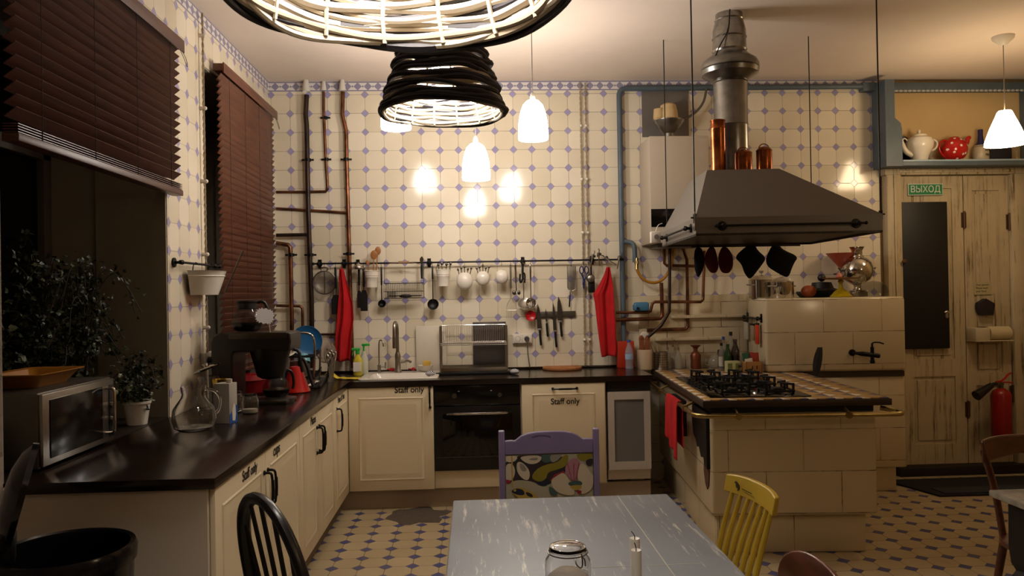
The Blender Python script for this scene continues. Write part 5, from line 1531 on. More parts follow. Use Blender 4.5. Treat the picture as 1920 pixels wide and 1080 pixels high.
# blue scissors
M_navy = mat('navy_plastic', '#1c2250', .35)
t_ = hang('scissors', 'blue-handled kitchen scissors on the long rail next to the grater', 'scissors', 1094, dz=-.05, y=-.01)
b = MB()
for s, cx in ((-1, -.018), (1, .020)):
    b.tube([(cx + .015 * math.cos(a), s * .002, -.028 + .028 * math.sin(a)) for a in [2 * PI * i / 20 for i in range(20)]], .0045, 8, closed=True)
    b.tube([(cx, s * .002, -.055), (cx * .4, s * .002, -.085), (-cx * .2, 0, -.12)], .0068, 8, smooth=1)
b.build('grips', M_navy, t_)
MB().prism([(-.012, -.10), (.010, -.10), (.004, -.15), (-.006, -.188), (-.013, -.14)], .004, 'y', -.002).build('blades', M_navy, t_)
t_ = hang('tea_strainer', 'small round steel strainer hanging between the scissors and the red towel', 'strainer', 1106, dz=-.04, y=-.02)
MB().tube([(0, 0, 0), (0, 0, -.075)], .0035, 8).tube([(.030 * math.cos(a), 0, -.105 + .030 * math.sin(a)) for a in [2 * PI * i / 28 for i in range(28)]], .0035, 6, closed=True).build('frame', M_dsteel, t_)
MB().mat(Matrix.Translation((0, 0, -.105)) @ Matrix.Rotation(PI / 2, 4, 'X')).lathe([(.03, 0), (.024, .012), (.01, .018), (0, .019)], n=24).build('mesh_bowl', mat('bright_mesh', '#9a948a', .35, .9), t_)
t_ = hang('turner', 'short wide black turner under the small strainer', 'spatula', 1108, dz=-.13, y=-.004, hook=False)
MB().box(-.026, .026, -.002, .002, -.125, -.03, .004).build('blade', M_blkm, t_); MB().box(-.006, .006, -.003, .003, -.04, .12, .002).build('handle', M_blkm, t_)
# gadgets clipped on the rail's right end
cl = None
for i, (px, py, ang, lab_) in enumerate(((1110, 487, 14, 'leftmost'), (1123, 484, -3, 'second'), (1143, 489, -58, 'slanting'), (1160, 490, 12, 'rightmost'))):
    v = wp(px, py, RY - .03)
    t_ = thing('bottle_opener', {'leftmost': 'steel lever gadget clipped on the rail beside the scissors', 'second': 'steel lever gadget hanging straight on the rail above the strainer', 'slanting': 'steel lever gadget slanting above the right red towel', 'rightmost': 'steel lever gadget at the rail end beside the blue pipe'}[lab_], 'gadget', v, 0, 'steel lever gadgets on the rail end')
    t_.rotation_euler.y = R(ang)
    MB().tube([(0, 0, .035), (0, 0, -.06)], .0052, 10).build('lever', M_chrome, t_)
    MB().box(-.010, .010, .004, .030, .010, .045, .004).ball((.014, .02, .032), .012, nu=10, nv=8).tube([(0, .012, .03), (.010, .012, .06), (.004, .012, .075)], .004, 6).build('clamp', M_dsteel, t_)

# ------------------------------------------------------------------ knives on the magnetic bar
a = wp(985, 590, YW - .012); b_ = wp(1079, 589, YW - .012)
one(MB().box(0, b_.x - a.x, -.010, .011, -.022, .022, .003), 'magnetic_knife_bar', mat('grey_magnet_bar', '#5c554c', .4, .6), 'grey magnetic bar holding four knives on the tiled wall', 'knife rack', (a.x, YW - .012, a.z))
def knife(px, ptip, pbase, pend, hw_, label):
    v = wp(px, pbase, YW - .026); tip = wp(px, ptip, YW - .026); e = wp(px, pend, YW - .026)
    t_ = thing('kitchen_knife', label, 'knife', v, 0, 'knives on the magnetic bar'); t_.rotation_euler.y = R(-3)
    L = tip.z - v.z; H_ = v.z - e.z
    MB().prism([(-hw_, 0), (hw_, 0), (hw_ * .95, L * .45), (hw_ * .5, L * .8), (hw_ * -.2, L), (-hw_ * .7, L * .75), (-hw_, L * .4)], .0022, 'y', -.001).build('blade', M_dsteel, t_)
    MB().box(-hw_ * .9, hw_ * .9, -.005, .005, -.010, .003, .002).build('bolster', M_steel, t_)
    MB().prism([(-.009, -.008), (.009, -.008), (.008, -H_ * .5), (.011, -H_ * .9), (.006, -H_), (-.007, -H_ * .97), (-.009, -H_ * .5)], .014, 'y', -.007).build('handle', M_blkm, t_, bev=.003)
knife(1012, 569, 617, 648, .017, 'broad chef knife, leftmost on the magnetic bar')
knife(1025, 578, 604, 632, .007, 'small narrow knife, second on the magnetic bar')
knife(1041, 566, 620, 652, .013, 'long slim knife, third on the magnetic bar')
knife(1051, 555, 602, 632, .020, 'wide tall knife, highest and rightmost on the magnetic bar')
v = wp(979, 635, YW - .012)
t_ = thing('wall_socket', 'white double wall socket with one black plug above the worktop', 'socket', (v.x, YW, v.z))
MB().box(-.077, .077, -.030, 0, -.038, .038, .006).build('frame', M_whitep, t_)
for s in (-1, 1):
    MB().box(s * .035 - .033, s * .035 + .033, -.034, -.028, -.032, .032, .003).build('socket_plate', M_white, t_)
    MB().mat(Matrix.Translation((s * .035, -.035, 0)) @ Matrix.Rotation(PI / 2, 4, 'X')).lathe([(.019, 0), (.020, .001), (.021, 0), (.019, -.004)], n=24).build('socket_rim', mat('grey_plastic', '#77716a', .5), t_)
t_ = thing('power_cord', 'grey power cord plugged in the right socket and dropping to the worktop', 'cord', (v.x + .035, YW - .035, v.z))
MB().cyl((0, 0, 0), (0, -.03, 0), .018, .015, 18).build('plug', mat('dark_grey_plastic', '#3c3834', .5), t_)
MB().tube([(0, -.028, -.005), (0, -.032, -.04), (.005, -.015, -.10), (.012, .0, -.16), (.02, .008, -.225)], .0038, 8, smooth=2).build('cable', mat('grey_cord', '#5c564c', .6), t_)
# ------------------------------------------------------------------ things on the back worktop
def W(px, py, Z=.9005): v = atZ(px, py, Z); return v
# drying rack
xa, xb = atY(826, 650, 5.80).x, atY(950, 650, 5.80).x
t_ = thing('plate_rack', 'steel wall-side dish drying rack with wire shelf and bright drip tray, empty', 'dish rack', ((xa + xb) / 2, 5.86, .9005))
w2 = (xb - xa) / 2; zt8 = atY(890, 611, 5.80).z - .9; zm = atY(890, 643, 5.80).z - .9
b = MB()
for s in (-1, 1):
    MB().tube([(s * w2, -.10, .015), (s * w2, -.10, zt8), (s * w2, .10, zt8), (s * w2, .10, .015)], .0065, 8).build('side_frame', M_steel, t_)
b = MB()
for (y, z, r_) in ((-.105, zm, .004), (.0, zm, .003), (.10, zm, .003), (.10, zt8, .0035), (-.105, zm - .012, .003)): b.cyl((-w2, y, z), (w2, y, z), r_, n=8)
for i in range(33):
    x = -w2 + .02 + (2 * w2 - .04) * i / 32
    b.tube([(x, -.105, zm), (x, .06, zm + .004), (x, .10, zt8)], .0016, 5)
b.build('wire_shelf', M_chrome, t_)
MB().box(-w2 + .005, w2 - .005, -.12, .12, .022, .027).box(-w2 + .005, w2 - .005, -.124, -.118, .022, .05).box(-w2 + .005, w2 - .005, .118, .122, .022, .05).build('drip_tray', M_chrome, t_)
MB().box(-w2 - .035, w2 + .045, -.15, .14, 0, .010, .004).box(-w2 - .035, w2 + .045, -.15, -.14, .0, .020, .004).build('black_mat', M_blkm, t_)
v0, v1 = atY(886, 604, 6.005), atY(950, 690, 6.005)
t_ = one(MB().box(0, v1.x - v0.x, 0, .012, 0, v0.z - .902, .006), 'baking_tray', mat('dark_grey_tray', '#4a4440', .4, .5), 'dark grey baking tray standing upright behind the drying rack', 'tray', (v0.x, 6.012, .9005 + .001))
v0, v1 = atY(779, 612, 6.0), atY(838, 690, 6.0)
one(MB().box(0, v1.x - v0.x, 0, .010, 0, v0.z - .902, .004), 'cutting_board', mat('white_polythene', '#cfc6b4', .5), 'white plastic cutting board leaning on the tiles behind the sink', 'cutting board', (v0.x, 6.018, .902))
t_ = thing('cork_trivet', 'round cork board lying on the worktop below the knives', 'board', W(1054, 692)); t_.location.z = .9005
MB().lathe([(0, 0), (.148, 0), (.152, .004), (.152, .017), (.148, .020), (0, .020)], n=48).build('disc', M_cork, t_)
for px, lb in ((816, 'small striped cloth rolled at the left foot of the drying rack'), (956, 'small striped cloth rolled at the right foot of the drying rack')):
    t = NT('striped_cloth'); g = t.n('ShaderNodeTexCoord'); s_ = t.n('ShaderNodeSeparateXYZ'); t.l(g.outputs['Object'], s_.inputs[0])
    t.col(t.mix(t.math('LESS_THAN', t.math('FRACT', t.math('MULTIPLY', t.math('ADD', s_.outputs[0], t.math('MULTIPLY', s_.outputs[2], 1.4)), 70)), .5), rgb('#3a4668'), rgb('#cfcabd'))); t.b.inputs['Roughness'].default_value = .9
    v = atY(px, 693, 5.78)
    xo = {816: -.03, 956: .03}[px]
    o = one(MB().ball((0, 0, .0), .035, .05, .020, 14, 10), 'striped_cloth', t.m, lb, 'cloth', (v.x + xo, 5.66 if px == 816 else 5.67, .921), group='striped cloths by the drying rack')
# soap, sponge, taps
v = W(672, 703)
t_ = thing('soap_bottle', 'clear pump bottle of yellow dish soap with a green spray head', 'bottle', (v.x, 5.86, .9005))
MB().lathe([(0, 0), (.034, 0), (.036, .01), (.036, .085), (.034, .115), (.015, .15), (.012, .165), (0, .165)], n=24, sy=.75).build('bottle_body', mat('soap_plastic', '#c9b83a', .15, alpha=.9), t_)
MB().box(-.030, .030, -.0285, -.027, .03, .10).build('label', M_paper, t_)
b = MB().cyl((0, 0, .16), (0, 0, .185), .016, n=14).box(-.045, .02, -.012, .012, .185, .205, .005).cyl((-.03, 0, .185), (-.042, 0, .150), .004, n=8)
b.build('spray_head', mat('green_plastic', '#2ea03a', .35), t_)
v = W(682, 700)
t_ = thing('soap_bottle', 'pale printed pump bottle with a green nozzle right behind the yellow soap', 'bottle', (v.x + .012, 5.93, .9005))
MB().lathe([(0, 0), (.030, 0), (.032, .01), (.032, .12), (.014, .16), (.012, .175), (0, .175)], n=24).build('bottle_body', mat('pale_bottle', '#b8b8a4', .3), t_)
MB().cyl((0, 0, .17), (0, 0, .215), .007, n=10).box(-.014, .045, -.011, .011, .213, .232, .004).build('nozzle', mat('green_plastic', '#2ea03a', .35), t_)
t_ = thing('kitchen_tap', 'tall steel swan-neck kitchen tap behind the white sink', 'tap', (atY(746, 690, 5.925).x, 5.925, .912))
zz = atY(746, 605, 5.90).z - .91
MB().lathe([(.030, 0), (.030, .006), (.022, .02), (.020, .09), (.023, .12), (.016, .15)], n=24).tube([(0, 0, .14), (0, 0, zz * .6), (0, 0, zz - .03), (-.006, -.03, zz), (-.01, -.085, zz), (-.012, -.11, zz - .03), (-.012, -.115, zz - .12)], .0125, 12, smooth=2).cyl((-.012, -.115, zz - .19), (-.012, -.115, zz - .11), .0145, n=14).build('body', M_steel, t_)
MB().cyl((.015, 0, .075), (.055, 0, .080), .014, n=12).tube([(.055, 0, .08), (.085, -.01, .085), (.10, -.02, .075)], .010, 10, smooth=1).build('lever', M_steel, t_)
t_ = thing('filter_tap', 'thin arched drinking water tap, left of the big kitchen tap', 'tap', (atY(711, 690, 5.94).x, 5.94, .912))
z9 = atY(711, 639, 5.92).z - .91
MB().cyl((0, 0, 0), (0, 0, .055), .013, n=16).tube([(0, 0, .05), (0, 0, z9 * .8), (.004, -.004, z9), (.024, -.02, z9 + .004), (.036, -.03, z9 - .015), (.038, -.032, z9 - .045)], .0052, 10, smooth=2).cyl((.013, 0, .040), (.05, 0, .042), .005, n=8).cyl((.046, 0, .03), (.048, 0, .075), .0045, n=8).build('body', M_steel, t_)
for px, lb in ((735, 'red scouring brush lying between the two taps'), (775, 'red rubber plug lying right of the big tap')):
    one(MB().ball((0, 0, 0), .026 if px == 735 else .016, .018, .014, 14, 8).cyl((-.01, 0, 0), (-.04, .0, .002), .005, n=8), 'scrub_brush', M_redp, lb, 'brush', (atY(px, 690, 5.965).x, 5.972, .927))
t_ = thing('sponge_bowl', 'white ceramic bowl holding a yellow sponge on the sink edge', 'bowl', (atY(797, 690, 5.90).x, 5.93, .9125))
MB().lathe([(0, 0), (.028, 0), (.05, .02), (.062, .046), (.058, .046), (.045, .022), (0, .008)], n=32).build('bowl', M_white, t_)
sb = one(MB().box(-.028, .028, -.012, .012, -.03, .04, .006), 'sponge', mat('yellow_sponge', '#c4a040', .9, bump=.6, bs=300), 'yellow kitchen sponge standing in the white bowl', 'sponge', (atY(799, 690, 5.90).x, 5.93, .953)); sb.rotation_euler.y = R(12)
# yellow cloth draped on the corner
v = W(645, 711)
def fn(u, v_):
    return Vector((-.13 + .26 * u, -.05 + .10 * v_ + .02 * math.sin(5 * u), .006 + .045 * max(0, 1 - 4 * abs(u - .08)) + .008 * math.sin(11 * u + 3 * v_) ** 2 * (1 - u)))
one(MB().sheet(fn, 20, 8), 'cleaning_cloth', M_yellow, 'crumpled yellow cleaning cloth on the corner of the worktop', 'cloth', (v.x - .0, 5.60, .9005), solid=.002)

# bottles, boards and tools right of the towel
v = W(1179, 690)
t_ = thing('water_bottle', 'small clear plastic water bottle with a blue cap by the orange box', 'bottle', (v.x - .01, 5.87, .9005))
MB().lathe([(0, 0), (.028, 0), (.031, .008), (.028, .05), (.031, .06), (.031, .13), (.028, .15), (.012, .19), (.012, .205), (0, .205)], n=24).build('bottle_body', mat('bottle_plastic', '#9fb4c4', .08, alpha=.35, spec=.8), t_)
MB().lathe([(.0315, .075), (.0315, .115)], n=24).build('label', mat('blue_label', '#8fa6c0', .5), t_)
MB().cyl((0, 0, .205), (0, 0, .222), .014, n=16).build('cap', mat('blue_cap', '#2a4f9a', .4), t_)
a_, b_ = atY(1156, 640, 5.98), atY(1188, 690, 5.98)
one(MB().box(0, b_.x - a_.x, -.05, .02, 0, a_.z - .9, .004), 'storage_tin', mat('orange_red_tin', '#a82c10', .4), 'orange-red box standing behind the water bottle and the towel', 'box', (a_.x, 5.99, .9005))
v = atZ(1204, 691, .8845)
cx = v.x + .0
t_ = thing('utensil_crock', 'cream stoneware crock holding wooden utensils by the wall', 'crock', (cx, 5.93, .885))
MB().lathe([(0, 0), (.052, 0), (.058, .006), (.060, .15), (.057, .158), (.053, .152), (.050, .01), (0, .008)], n=32).build('body', mat('cream_stoneware', '#b09a80', .4), t_)
for i, (dx, ti, lb) in enumerate(((-.018, -.03, 'wooden paddle with a round end leaning left in the cream crock'), (.014, .04, 'wooden rolling pin standing on the right in the cream crock'))):
    c_ = thing('wooden_utensil', lb, 'utensil', (cx + dx, 5.93, .898), 0, 'wooden utensils in the crock'); c_.rotation_euler.y = ti
    MB().box(-.020, .020, -.006, .006, 0, .22, .005).ball((0, 0, .225), .021, .006, .03, 14, 8).build('body', mat('reddish_wood', '#7a4224', .5), c_)
c_ = thing('plastic_scraper', 'white rounded scraper head at the back of the cream crock', 'utensil', (cx + .004, 5.955, .898)); 
MB().box(-.008, .008, -.003, .003, 0, .18).ball((0, 0, .245), .034, .006, .036, 16, 8).build('body', M_white, c_)
v = atZ(1230, 690, .8845)
t_ = thing('cutlery_holder', 'perforated steel cutlery cup beside the cream crock', 'cutlery holder', (v.x + .005, 5.91, .885))
MB().lathe([(0, 0), (.050, 0), (.052, .004), (.052, .135), (.054, .138), (.050, .138), (.050, .006), (0, .006)], n=36).build('cup', M_steel, t_)
hl = MB()
for i in range(9):
    for j in range(6):
        a = -PI * .85 + PI * .7 * i / 8; z = .025 + j * .018
        p = Vector((.0518 * math.cos(a), .0518 * math.sin(a), z)); d = Vector((math.cos(a), math.sin(a), 0))
        hl.cyl(p, p + d * .0012, .0035, n=8)
hl.build('holes', M_blkm, t_)
for i, (dx, ti) in enumerate(((-.025, -.35), (-.01, -.18))):
    c_ = thing('spatula', ('steel handle leaning far left out of the perforated cup', 'steel handle standing nearly upright in the perforated cup')[i], 'utensil', (v.x + .005 + dx * .2, 5.91, .895), 0, 'steel handles in the perforated cup'); c_.rotation_euler.y = ti
    MB().box(-.007, .007, -.003, .003, 0, .20, .002).build('handle', M_steel, c_)
# glass cruets
M_oil = mat('cruet_glass', '#a8a394', .06, alpha=.4, spec=.9)
for i, (px, h_, y_, lb) in enumerate(((1252, .15, 5.93, 'glass oil cruet, left of three near the copper vase'), (1262, .17, 5.99, 'taller glass oil cruet at the back, middle of three'), (1272, .15, 5.93, 'glass oil cruet, right of three next to the copper vase'))):
    v = atY(px, 680, y_)
    t_ = thing('oil_cruet', lb, 'bottle', (v.x, y_, .885), 0, 'glass oil cruets on the stove top')
    MB().lathe([(0, 0), (.026, 0), (.028, .01), (.028, h_ * .55), (.018, h_ * .8), (.011, h_ * .9), (.013, h_), (0, h_)], n=24).build('glass_body', M_oil, t_)
    MB().cyl((0, 0, h_), (0, 0, h_ + .02), .009, n=12).tube([(0, 0, h_ + .015), (0, -.004, h_ + .04), (.012 * (1 if i else -1), -.01, h_ + .055)], .0028, 8, smooth=1).build('pourer', M_chrome, t_)
v = atZ(1295, 688, .8845)
t_ = thing('copper_vase', 'brown copper vase with a flared neck on the stove top', 'vase', (v.x, 5.93, .885))
MB().lathe([(0, 0), (.038, 0), (.041, .008), (.039, .06), (.041, .105), (.030, .125), (.017, .135), (.015, .15), (.022, .165), (.040, .178), (.041, .182), (.020, .176), (0, .17)], n=32).build('body', mat('brown_copper', '#7a4630', .4, .7), t_)
v = atZ(1333, 688, .8845)
t_ = thing('glass_teapot', 'small squat glass teapot with lid near the wall behind the hob', 'teapot', (v.x, 5.93, .885))
MB().lathe([(0, 0), (.035, 0), (.052, .02), (.056, .045), (.045, .075), (.036, .085), (.038, .09), (.012, .10), (.010, .112), (0, .114)], n=28).build('glass_body', M_oil, t_)
MB().tube([(.05, 0, .03), (.072, 0, .05), (.085, 0, .085)], .006, 8, smooth=1).tube([(-.045, 0, .07), (-.078, 0, .07), (-.075, 0, .03), (-.052, 0, .025)], .004, 8, smooth=2).build('spout_and_handle', M_oil, t_)
v = atY(1352, 680, 5.93)
t_ = thing('pepper_grinder', 'dark glass jar with a black lid right of the glass teapot', 'jar', (v.x, 5.93, .885))
MB().lathe([(0, 0), (.022, 0), (.024, .01), (.022, .10), (.026, .104), (.026, .14), (.018, .145), (0, .146)], n=20).build('body', mat('dark_brown_glass', '#241a14', .15), t_)
def bottle(px, ptop, y_, r_, body, cap, label, cat='bottle', lab=None, neck=.35):
    v = atY(px, 680, y_); h_ = atY(px, ptop, y_).z - .885
    t_ = thing('sauce_bottle', label, cat, (v.x, y_, .885), 0, 'bottles beside the stove block')
    MB().lathe([(0, 0), (r_, 0), (r_ * 1.05, .008), (r_ * 1.05, h_ * (1 - neck)), (r_ * .45, h_ * (1 - neck * .45)), (r_ * .42, h_ * .9), (0, h_ * .9)], n=22).build('glass_body', body, t_)
    MB().cyl((0, 0, h_ * .9), (0, 0, h_), r_ * .5, n=16).build('cap', cap, t_)
    if lab: MB().lathe([(r_ * 1.07, h_ * .15), (r_ * 1.07, h_ * .5)], n=22).build('label', lab, t_)
    return t_
M_dg = mat('dark_sauce_glass', '#3a3028', .1, alpha=.85); M_cg = mat('clear_bottle_glass', '#8c8a80', .08, alpha=.45, spec=.8); M_gg = mat('green_bottle_glass', '#1c3a1c', .12, alpha=.9)
M_clab = mat('cream_label', '#a89c78', .6)
bottle(1353, 643, 5.78, .020, M_cg, M_blkm, 'thin bottle with black cap, leftmost of the bottles by the stove block', lab=mat('pale_label', '#b0a898', .6))
bottle(1357, 631, 5.90, .022, M_cg, mat('blue_cap', '#2a4f9a', .4), 'clear bottle with a dark blue cap behind the thin black-capped one')
bottle(1365, 645, 5.68, .026, M_gg, M_gg, 'dark green bottle standing before the clear bottles')
bottle(1371, 622, 5.80, .026, M_cg, M_blkm, 'tall clear bottle with black and white cap, tallest at the back', lab=M_clab)
bottle(1379, 636, 5.70, .030, M_dg, M_dsteel, 'dark wide bottle right of the green bottle', lab=M_dg)
v = atY(1372, 692, 5.60)
t_ = thing('tea_box', 'pale green and cream printed tin box in front of the bottles', 'box', (v.x, 5.60, .885))
MB().box(-.045, .055, -.03, .03, 0, .085, .006).build('body', mat('pale_green_tin', '#a8a478', .5), t_)
MB().box(-.038, -.005, -.0312, -.03, .02, .07).box(.018, .048, -.0312, -.03, .02, .07).build('print', mat('green_print', '#5c6c34', .6), t_)
v = atZ(1418, 701, .8845)
t_ = thing('wooden_crate', 'small light wooden box with two slots, full of spice sachets', 'box', (v.x - .003, 5.55, .885), 0)
b = MB()
b.box(-.06, .06, -.045, -.038, 0, .085, .002).box(-.06, .06, .038, .045, 0, .085, .002).box(-.06, -.053, -.045, .045, 0, .085, .002).box(.053, .06, -.045, .045, 0, .085, .002).box(-.06, .06, -.045, .045, 0, .006)
b.build('box_body', mat('light_plywood', '#8c6230', .6), t_)
MB().box(-.016, -.009, -.0462, -.0445, .030, .055, .001).box(.016, .023, -.0462, -.0445, .030, .055, .001).box(-.004, .012, -.0462, -.0445, .018, .023, .001).build('slots', M_blkm, t_)
cols = ['#b8b0a0', '#8a2418', '#6e1c38', '#a86a20', '#1c4a30', '#c0b498', '#24405c', '#a01c20']
for i in range(8):
    rz_ = (i - 3.5) * .05
    o = one(MB().box(-.028, .028, -.003, .003, 0, .10 + .02 * ((i * 5) % 3), .001), 'spice_sachet', mat('sachet_%d' % i, cols[i], .4), 'spice sachet %s in the small wooden box' % ('of silver-white foil, at the front', 'in brick red, second from the front', 'in wine red, third from the front', 'in ochre, fourth from the front', 'in dark green, fifth from the front', 'in cream paper, sixth from the front', 'in dark blue, seventh from the front', 'in bright red, at the back')[i], 'sachet', (t_.location.x - .022 + .044 * ((i * 3) % 4) / 3, 5.55 - .032 + i * .009, .893), group='spice sachets in the wooden box')
    o.rotation_euler = (R(-3), R(-8 + 5 * (i % 4)), 0)
v = atZ(1389, 704, .8845)
t_ = thing('salt_shaker', 'little glass shaker with a dark top beside the hob and wooden box', 'shaker', (v.x, 5.42, .885))
MB().lathe([(0, 0), (.018, 0), (.022, .01), (.018, .03), (.010, .045), (.012, .055), (0, .06)], n=20).build('glass_body', M_thin, t_)
MB().ball((0, 0, .064), .013, nu=12, nv=8).build('top', mat('brown_knob', '#2c1812', .3), t_)
# mini rail on the left side of the stove block
v0, v1 = atY(1374, 597, 6.0), atY(1428, 596, 5.60)
sx = 2.11
def bl(y): return 2.12 + (y - 5.53) * .07       # the block's left face
t_ = thing('wall_rail', 'short black rail on the left face of the tall tiled block', 'rail', (bl(5.8) - .03, 5.8, atY(1400, 596, 5.8).z))
MB().cyl((-.012, -.22, 0), (.012, .20, 0), .006, n=10).build('bar', M_rail, t_)
for y in (-.18, .17): MB().cyl((.03 + y * .07, y, 0), (.0 + y * .07, y, 0), .009, n=10).ball((y * .07, y, 0), .016, nu=12, nv=8).box(.024 + y * .07, .032 + y * .07, y - .02, y + .02, -.03, .035, .003).build('bracket', M_rail, t_)
for i in range(7):
    y = -.08 + i * .022
    o = one(MB().tube([(.0, 0, .009), (.006, 0, .0), (.002, 0, -.03), (-.006, 0, -.045), (-.010, 0, -.035)], .0022, 6, smooth=1), 'spare_hook', M_steel, 'bright S hook on the short rail of the tiled block, %s' % ('first from the near end', 'second from the near end', 'third from the near end', 'fourth of seven', 'third from the far end', 'second from the far end', 'first from the far end')[i], 'hook', (t_.location.x + y * .07, 5.8 + y, t_.location.z), group='S hooks on the short side rail')
for k, (y, w_, h_, m_, lb, dz) in enumerate(((5.92, .05, .14, mat('pale_packet', '#a8a08c', .5), 'pale packet clipped under a black clip on the short side rail', -.03), (5.75, .04, .12, mat('beige_packet', '#8f7c60', .5), 'beige packet hanging in the middle of the short side rail', -.05), (5.63, .035, .15, mat('orange_plastic', '#b83416', .4), 'orange-red plastic scoop hanging at the near end of the short side rail', -.04))):
    q = thing('hanging_packet', lb, 'packet' if k < 2 else 'scoop', (bl(y) - .032, y, t_.location.z + dz), 0)
    MB().box(-.006, .006, -w_ / 2 * 1.6, w_ / 2 * 1.6, -h_, 0, .003).build('body', m_, q)
    MB().box(-.008, .008, -w_ * .9, w_ * .9, -.006, .008, .003).tube([(0, 0, 0), (.0, 0, -dz)], .002, 6).build('clip', M_blkm, q)
# red towel over the brass rail at the island's left side
def i2w(x, y, z): return IL + Matrix.Rotation(IR, 3, 'Z') @ Vector((x, y, 0)) + Vector((0, 0, z))
t_ = thing('towel', 'red towel hung over the brass rail at the left side of the stove island', 'towel', i2w(-.045, .62, .80), IR, 'red kitchen towels')
def fn(u, v):
    y = (u - .5) * (.34 + .06 * v)
    s = v
    if s < .5:
        z = .014 - (.5 - s) * 2 * .36 * (1 - .25 * u) ; x = -.018 - .012 * math.sin(u * 14) * (.5 - s) * 2
    else:
        z = .014 - (s - .5) * 2 * .28; x = .018
    if abs(s - .5) < .04: x = (s - .5) / .04 * .018; z = .017
    return Vector((x, y, z))
MB().sheet(fn, 26, 40).build('fabric', M_red, t_, solid=.0025, ang=75)

# ------------------------------------------------------------------ on top of the tall block
BZ = bt + .001
def onb(px, y_): return atY(px, 550, y_).x
def pot(px, y_, r_, h_, label, wide):
    t_ = thing('stock_pot', label, 'pot', (onb(px, y_), y_, BZ), R(20), 'steel pots on the tiled block')
    MB().lathe([(0, 0), (r_ * .95, 0), (r_, .006), (r_, h_), (r_ * 1.03, h_ + .002), (r_ * 1.03, h_ + .006), (r_ * .98, h_ + .004), (r_ * .97, .008), (0, .006)], n=40).build('body', M_chrome, t_)
    MB().lathe([(r_ * 1.01, h_ + .006), (r_ * .7, h_ + .03), (r_ * .2, h_ + .042), (0, h_ + .043)], n=40).build('lid', M_chrome, t_)
    MB().lathe([(.008, h_ + .042), (.007, h_ + .055), (.016, h_ + .062), (.016, h_ + .075), (0, h_ + .078)], n=16).build('lid_knob', M_steel, t_)
    for s in (-1, 1): MB().tube([(s * r_, -.03, h_ * .75), (s * (r_ + .035), -.02, h_ * .75 + .004), (s * (r_ + .035), .02, h_ * .75 + .004), (s * r_, .03, h_ * .75)], .005, 8, smooth=2).build('handle', M_steel, t_)
pot(1428, 5.84, .095, .135, 'tall steel stock pot with lid, left of two on the tiled block', 1)
pot(1466, 5.66, .085, .115, 'steel saucepan with lid, in front and right of the taller pot', 1)
def ob(px, y_, mb, name, m_, label, cat): return one(mb, name, m_, label, cat, (onb(px, y_), y_, BZ))
t_ = thing('lidded_casserole', 'charcoal hat-shaped serving dish with a round black knob', 'casserole', (onb(1541, 5.80), 5.80, BZ))
MB().lathe([(0, 0), (.09, 0), (.125, .04), (.13, .052), (.085, .07), (.072, .105), (.070, .112), (0, .118)], n=40).build('body', mat('charcoal_ceramic', '#181a1c', .45), t_)
MB().ball((0, 0, .148), .030, nu=20, nv=12).build('knob', M_blkm, t_)
t_ = thing('orange_pot', 'round orange-brown pot with a dark rim in front of the charcoal dish', 'pot', (onb(1516, 5.66), 5.66, BZ))
MB().ball((0, 0, .046), .055, .055, .046, 24, 14).build('body', mat('burnt_orange', '#8c3e10', .5), t_)
MB().tube([(.054, .01, .04), (.075, .02, .05), (.082, .02, .06)], .006, 8).build('spout', M_blkm, t_)
t_ = thing('small_dark_bowl', 'low dark bowl behind the orange pot', 'bowl', (onb(1507, 5.86), 5.86, BZ))
MB().lathe([(0, 0), (.03, 0), (.058, .03), (.055, .045), (0, .04)], n=24).build('body', mat('charcoal_ceramic', '#181a1c', .45), t_)
xs_ = onb(1577, 5.60)
t_ = thing('cake_stand', 'orange plate on a yellow glass cone foot, a footed cake stand', 'cake stand', (xs_, 5.60, BZ))
MB().lathe([(0, 0), (.078, 0), (.080, .006), (.045, .045), (.020, .062), (.012, .075), (.012, .10), (.022, .115), (.014, .128), (0, .13)], n=36).build('foot', mat('yellow_glass', '#a89018', .12), t_)
MB().lathe([(0, .128), (.10, .132), (.134, .140), (.137, .144), (.10, .140), (0, .137)], n=48).build('plate', mat('orange_plate', '#96602c', .4), t_)
t_ = thing('ceramic_pear', 'pink ceramic pear ornament standing on the orange cake plate', 'ornament', (xs_ - .012, 5.60, BZ + .1375))
MB().lathe([(0, 0), (.018, .002), (.024, .014), (.020, .028), (.010, .040), (.004, .048), (0, .050)], n=24).build('body', mat('pink_ceramic', '#b8705c', .4), t_)
MB().ball((-.030, 0, .034), .016, .006, .005, 12, 8).build('leaf', M_blkm, t_)
t_ = thing('paper_fan', 'salmon pink funnel-shaped vase behind the samovar and pear', 'vase', (onb(1577, 5.92), 5.92, BZ))
zt9 = atY(1580, 474, 5.86).z - BZ
MB().lathe([(0, 0), (.05, 0), (.05, .006), (.006, .014), (.006, zt9 - .125), (.03, zt9 - .09), (.108, zt9), (.104, zt9), (.026, zt9 - .086), (0, zt9 - .11)], n=36).build('body', mat('salmon_glass', '#a85038', .3, alpha=.92), t_)
sx_ = onb(1608, 5.86)
t_ = thing('samovar', 'round-bellied polished steel samovar on a square foot', 'samovar', (sx_, 5.86, BZ), R(5))
zs = (atY(1608, 463, 5.86).z - BZ) / .36
b = MB().lathe([(.03, .035), (.034, .05), (.026, .065), (.030, .08), (.055, .095), (.095, .12), (.118, .165), (.120, .20), (.105, .245), (.075, .275), (.052, .286), (.050, .296), (.040, .30), (.040, .335), (.056, .358), (.060, .360), (.036, .345), (0, .34)], n=48)
b.build('body', M_chrome, t_)
MB().box(-.055, .055, -.055, .055, .0, .035, .006).box(-.045, .045, -.045, .045, .035, .045, .004).build('square_foot', M_chrome, t_)
